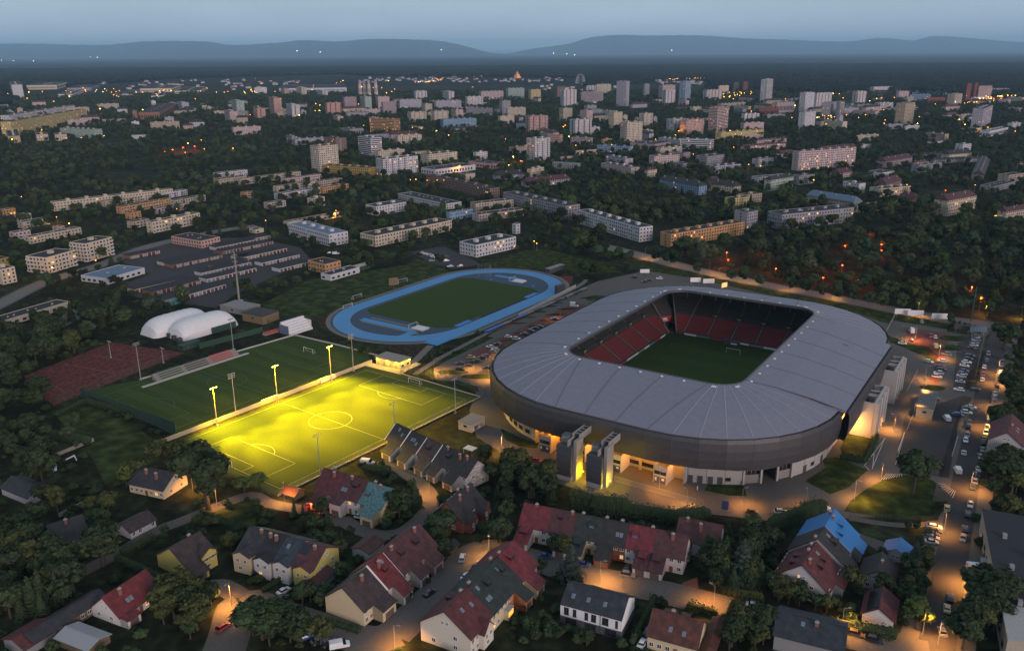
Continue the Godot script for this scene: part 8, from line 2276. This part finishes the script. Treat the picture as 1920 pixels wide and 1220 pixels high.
func person(p: Vector3, yaw: float, top: String, label: String) -> void:
	var o := thing("person", label, "person", p + Vector3(0, 0.08, 0), yaw, "people on the forecourt")
	var m := MB.new()
	for s in [-1.0, 1.0]:
		m.tube(Vector3(0.08 * s, 0.02, 0.09 * s), Vector3(0.1 * s, 0.88, 0), 0.07, 0.1, 7)
		m.tube(Vector3(0.12 * s, 0.04, 0.09 * s - 0.1), Vector3(0.09 * s, 0.05, 0.09 * s + 0.14), 0.05, 0.05, 6)
		m.tube(Vector3(0.19 * s, 1.4, 0), Vector3(0.25 * s, 1.12, 0.04 * s), 0.06, 0.05, 6)
		m.tube(Vector3(0.25 * s, 1.12, 0.04 * s), Vector3(0.24 * s, 0.84, 0.14), 0.05, 0.04, 6)
	m.tube(Vector3(0, 0.82, 0), Vector3(0, 1.2, 0), 0.16, 0.17, 9)
	m.tube(Vector3(0, 1.2, 0), Vector3(0, 1.46, 0), 0.17, 0.14, 9)
	m.tube(Vector3(0, 1.44, 0), Vector3(0, 1.56, 0), 0.06, 0.06, 7)
	m.tube(Vector3(0, 1.53, 0.01), Vector3(0, 1.65, 0.01), 0.07, 0.1, 8)
	m.tube(Vector3(0, 1.65, 0.01), Vector3(0, 1.76, 0.01), 0.1, 0.05, 8)
	part(o, "body", m, top)

func small_things() -> void:
	var k := flat_hut([181.1,-346.9,21.7,6.4,5,60], "kiosk", "small pale kiosk with dark flat roof in the car park", "kiosk", "cream_wall", "metal_dark")
	k.position.y = 0.05
	var gh := flat_hut([-17.2,-331.8,9.5,6.9,3.6,57], "utility_hut", "utility hut with colourful graffiti wall beside the pitch corner", "hut", "cream_wall", "concrete")
	for i in 9:
		part(gh, "graffiti", MB.new().box(Vector3(-3.6 + 0.8 * i, 1.2 + 0.5 * sin(i * 2.1), float(gh.get_child(0).mesh.get_aabb().size.z) / 2 + 0.02), Vector3(0.7, 1.0 + 0.4 * cos(i * 1.7), 0.03)), ["banner_white", "mat_blue", "banner_teal", "seat_red", "metal_dark"][i % 5])
	flat_hut([31.2,-600.2,17.7,4,3.3,50], "pavilion", "small dark pavilion with white doors at the end of the track", "hut", "concrete_dark", "concrete")
	flat_hut([-166.7,-505.6,13,20.8,3.5,60], "store_shed", "grey flat store shed behind the white dome", "shed", "concrete", "concrete")
	flat_hut([-148.5,-485.6,12.8,16.7,5,60], "timber_shed", "dark timber shed beside the store shed", "shed", "wall_wood", "tile_dark")
	flat_hut([-173.5,-436.2,10.9,4.4,2.8,60], "container", "dark green container beside the small terrace", "container", "fence_green", "fence_green")
	flat_hut([-108.8,-609.4,11.6,6,3.3,55], "container", "green container with yellow lit top beside the field", "container", "fence_green", "cream_wall")
	flat_hut([31.3,-541.1,8.1,2.2,5.7,50], "control_hut", "dark control hut beside the running track", "hut", "metal_dark", "metal_dark")
	flat_hut([-213.1,-521.1,12.3,4.3,3,60], "container", "pale teal container among trees by the garages", "container", "banner_teal", "concrete")
	# the white sheeted stand beside the track
	var t := thing("sheeted_stand", "stacked stand wrapped in white sheeting between pitch and track", "stand", V(-119.4,-462), 0.92)
	for i in 6:
		part(t, "tier", MB.new().box(Vector3(0, 0.5 + 0.55 * i, -1.4 * i), Vector3(16, 1.1 + 1.1 * i, 1.4)), "membrane")
	part(t, "side_sheet", MB.new().box(Vector3(-8.1, 2.6, -4.5), Vector3(0.15, 5.2, 8)), "glass_sky")
	part(t, "side_sheet", MB.new().box(Vector3(8.1, 2.6, -4.5), Vector3(0.15, 5.2, 8)), "membrane")
	var rs := thing("seat_bank", "short bank of red seats near the white sheeted stand", "seats", V(-134.5,-460.6), 0.92)
	for i in 3:
		part(rs, "seat_row", MB.new().box(Vector3(0, 0.5 + 0.35 * i, -0.9 * i), Vector3(11, 0.45, 0.6)), "seat_red")
		part(rs, "step", MB.new().box(Vector3(0, 0.2 + 0.17 * i, -0.9 * i), Vector3(12, 0.4 + 0.34 * i, 0.9)), "concrete")
	# long benches along the home straight
	var bl := thing("spectator_benches", "long concrete benches along the near straight of the track", "benches", Vector3(-35.65, 0, -524.8), 0.966)
	for i in 14:
		part(bl, "bench_block", MB.new().box(Vector3(-38 + 8.0 * i, 0.35, 54), Vector3(7.4, 0.7, 1.6)).box(Vector3(-38 + 8.0 * i, 0.9, 55.4), Vector3(7.4, 0.5, 1.2)), "mat_blue" if i in [0, 1, 4] else "concrete" if i % 3 else "metal_dark")
	var wl := thing("parking_wall", "pale concrete wall between the running track and the parking", "wall")
	for i in 24:
		var a: Vector3 = V(4,-488.7).lerp(V(42.9,-554.7), i / 24.0)
		var b: Vector3 = V(4,-488.7).lerp(V(42.9,-554.7), (i + 0.94) / 24.0)
		part(wl, "wall_panel", MB.new().bar(a + Vector3(0, 1.1, 0), b + Vector3(0, 1.1, 0), 0.25, 2.2), "concrete_light")
	var sb := thing("scoreboard", "dark scoreboard on a post beside the far straight", "scoreboard", V(-78.3,-550.7), 0.5)
	part(sb, "post", MB.new().box(Vector3(0, 2, 0), Vector3(0.5, 4, 0.5)), "metal_dark")
	part(sb, "panel", MB.new().box(Vector3(0, 6, 0), Vector3(6.5, 5, 0.5)), "wall_wood")
	for q in [[V(-99.1,-531), 0.9, "lying white goal frame on the playing field"], [V(-101.3,-509.6), 0.9, "white goal frame lying beside the far bend"], [V(-74.7,-570.7), 0.7, "small goal frame at the edge of the playing field"]]:
		var g := thing("spare_goal", q[2], "goal", q[0], q[1], "spare goals")
		goal_frame(g, Vector3.ZERO, 0, "frame")
	for q in [[V(123.8,-559.7), 0.0, 7.0, 3.0, "banner_white", "white billboard left of the pair behind the stadium"], [V(131.9,-556.3), 0.0, 7.5, 3.0, "banner_white", "white billboard right of the pair behind the stadium"], [V(139.9,-546), 0.6, 5.0, 3.0, "lit_soft", "lit yellow billboard behind the stadium"], [V(93.4,-585.5), 0.0, 6.5, 2.6, "banner_white", "small white billboard at the far parking"], [V(230,-483.5), -0.1, 9.0, 3.2, "banner_white", "first white billboard on the car park's far side"], [V(236.1,-480.2), -0.1, 9.0, 3.2, "banner_white", "second white billboard on the car park's far side"], [V(247.1,-473.7), -0.1, 9.0, 3.2, "banner_white", "third white billboard on the car park's far side"], [V(256.6,-449.1), -0.1, 9.0, 3.2, "glass_sky", "grey billboard at the end of the car row"], [V(250.2,-453.5), -0.2, 9.0, 3.0, "metal_dark", "dark long container board beside the grass"]]:
		billboard(q[0], q[1], q[2], q[3], q[4], q[5])
	var sg := thing("parking_sign", "blue sign board beside the stadium road", "sign", V(72.7,-261.8), -0.3)
	part(sg, "board", MB.new().box(Vector3(0, 1.9, 0), Vector3(2.2, 3.6, 0.2)), "mat_sign")
	part(sg, "foot", MB.new().box(Vector3(0, 0.1, 0), Vector3(2.6, 0.2, 0.8)), "concrete")
	var gate := thing("road_sign_gantry", "tall mast with a slanting lamp arm at the right crossing", "mast", V(265.9,-474.1))
	part(gate, "pole", MB.new().tube(Vector3.ZERO, Vector3(0, 21, 0), 0.3, 0.2, 8), "metal_green")
	# road markings
	for q in [[V(134.8,-282.5), V(139.3,-287.8), V(144.8,-285.8), V(145.5,-287.4), "white hatched triangle on the stadium road"], [V(153.7,-280.7), V(156.9,-279.7), V(154.9,-268), V(158.2,-273.4), "white hatching beside the lawn with the big tree"]]:
		var hm := MB.new()
		for i in 9:
			hm.strip([q[0].lerp(q[2], i / 9.0), q[1].lerp(q[3], i / 9.0)], 0.16, 0.1)
		setting("road_marking", hm, "line_white", q[4])
	var pm := MB.new()
	for q in [[V(133.3,-294), V(151.6,-318.7)], [V(133.7,-294), V(133.9,-290.7)], [V(135.7,-292.3), V(151.2,-318.3)], [V(141.2,-304.2), V(135.4,-291.5)]]:
		pm.strip([q[0], q[1]], 0.25, 0.12)
	setting("road_marking", pm, "line_warm", "pale triangle outline on the stadium forecourt")
	var lm := MB.new()
	for q in [[V(222.6,-467.3), V(226.2,-465.7)], [V(237.4,-459.5), V(239.4,-457.3)], [V(237.3,-437.4), V(243.7,-438.3)], [V(235.1,-430.9), V(237.6,-434.1)], [V(226.2,-422.4), V(234,-422.2)], [V(228.3,-421.4), V(225.9,-415.2)], [V(182.9,-363.1), V(186.4,-362.6)], [V(145.4,-294.7), V(160,-320.5)], [V(170.2,-301.5), V(182,-320.2)], [V(195,-385.8), V(199.5,-385.2)]]:
		lm.strip([q[0], q[1]], 0.16, 0.1)
	setting("road_marking", lm, "line_white", "short white bay lines in the car park")
	# railings between the road and the side towers, and along the lot
	for q in [[V(198.7,-393.9), V(181.3,-366.8), "railing along the stadium's side road", "metal_grey", 1.3], [V(172,-339.6), V(162.7,-324.3), "railing left of the kiosk", "metal_grey", 1.3], [V(160.4,-321.4), V(151.2,-305.8), "white mesh railing at the edge of the empty lot", "metal_white", 1.3], [V(230.2,-491.6), V(209,-455.3), "mesh fence from the avenue to the stadium", "metal_grey", 2.0], [V(113.9,-256.6), V(142.1,-253.7), "wire fence below the lawn with the big tree", "metal_dark", 1.6], [V(-65.6,-297.6), V(-48,-313.4), "garden fence between the houses and the lit pitch", "wall_wood", 1.4]]:
		var o := thing("railing", q[2], "railing")
		var n := int(q[0].distance_to(q[1]) / 2.5)
		for i in n + 1:
			var p: Vector3 = q[0].lerp(q[1], float(i) / n)
			part(o, "post", MB.new().box(p + Vector3(0, q[4] / 2, 0), Vector3(0.1, q[4], 0.1)), q[3])
		for y in [0.3, 0.65, 1.0]:
			part(o, "rail", MB.new().bar(q[0] + Vector3(0, y * q[4], 0), q[1] + Vector3(0, y * q[4], 0), 0.06, 0.08), q[3])
	for q in [[V(66.2,-275.9), 0.5, "banner_white", "person in a white top walking on the forecourt"], [V(83.1,-279.8), 2.0, "metal_dark", "person in dark clothes standing at the white wall"], [V(222.8,-363.2), 1.0, "metal_dark", "person in dark clothes on the right street's pavement"], [V(232.9,-380.7), 0.4, "banner_white", "person in pale clothes on the right street's pavement"]]:
		person(q[0], q[1], q[2], q[3])
	# the long commercial building in the lower right corner
	var cb := thing("commercial_building", "long flat roofed building with dark and cream roof at the lower right edge", "building", V(139.5,-197.5), deg_to_rad(67))
	part(cb, "wall", MB.new().box(Vector3(16, 4, 0), Vector3(70, 8, 15)), "cream_wall")
	part(cb, "dark_roof", MB.new().box(Vector3(24, 8.15, 0), Vector3(54, 0.3, 15.4)), "city_roof")
	part(cb, "cream_roof", MB.new().box(Vector3(-11, 8.12, 0), Vector3(16, 0.3, 15.2)), "concrete_light")
	for i in 5:
		part(cb, "roof_unit", MB.new().box(Vector3(-2 + 9.0 * i, 8.9, -3.0 + (i % 2) * 5.0), Vector3(1.6, 1.4, 1.2)), "metal_grey")
	for i in 9:
		part(cb, "window", MB.new().box(Vector3(-14 + 7.0 * i, 3.0, 7.55), Vector3(2.4, 1.6, 0.12)), "glass_dark")
		part(cb, "window", MB.new().box(Vector3(-14 + 7.0 * i, 3.0, -7.55), Vector3(2.4, 1.6, 0.12)), "glass_dark")
	block(1925, 1180, 1, 1, 0)
	var dk := thing("loading_shelter", "shelter with pale corrugated roof beside the parked white van", "shelter", V(141.9,-218.5), deg_to_rad(67))
	part(dk, "roof", MB.new().obox(Vector3(0, 3.6, 0), Basis(Vector3.RIGHT, 0.08), Vector3(14, 0.2, 7)), "corrugated")
	for x in [-6.5, 0.0, 6.5]:
		part(dk, "post", MB.new().box(Vector3(x, 1.75, 3.0), Vector3(0.2, 3.5, 0.2)), "metal_grey")
	part(dk, "back_wall", MB.new().box(Vector3(0, 1.7, -3.2), Vector3(13.6, 3.4, 0.3)), "wall_grey")
	# pergola and small garden things
	var pg := thing("garden_pavilion", "white garden pavilion roof behind the dark row", "pavilion", V(-16.7,-306.4), -0.6)
	part(pg, "roof", MB.new().box(Vector3(0, 2.5, 0), Vector3(4.6, 0.15, 3.6)), "metal_white")
	for x in [-2.1, 2.1]:
		for z in [-1.6, 1.6]:
			part(pg, "post", MB.new().box(Vector3(x, 1.2, z), Vector3(0.12, 2.5, 0.12)), "metal_white")
	var pool := thing("garden_pool", "small garden pool with slide in the left gardens", "pool", V(-177.2,-294.5), 0.5)
	part(pool, "rim", MB.new().box(Vector3(0, 0.5, 0), Vector3(7, 1.0, 4)), "metal_white")
	part(pool, "water", MB.new().box(Vector3(0, 1.02, 0), Vector3(6.6, 0.04, 3.6)), "pool_water")
	var slide := thing("garden_slide", "white garden slide beside the pool", "slide", V(-172.2,-302.1), 0.3)
	part(slide, "chute", MB.new().bar(Vector3(-2.5, 0.3, 0), Vector3(2.0, 2.2, 0), 1.0, 0.2), "metal_white")
	part(slide, "ladder", MB.new().bar(Vector3(2.6, 0, 0), Vector3(2.0, 2.2, 0), 0.9, 0.15), "metal_white")
	for q in [[V(-179.6,-306.1), V(-171,-320.2), "pale stone wall in the left garden"], [V(-155,-259.8), V(-149.2,-271.7), "pale wall leading to the white gate post"], [V(-162.7,-243.2), V(-157.5,-253.9), "garden wall below the dark roofed house"]]:
		var o := thing("garden_wall", q[2], "wall")
		for i in 8:
			part(o, "wall_section", MB.new().bar(q[0].lerp(q[1], i / 8.0) + Vector3(0, 0.7, 0), q[0].lerp(q[1], (i + 0.96) / 8.0) + Vector3(0, 0.7, 0), 0.4, 1.4), "concrete")
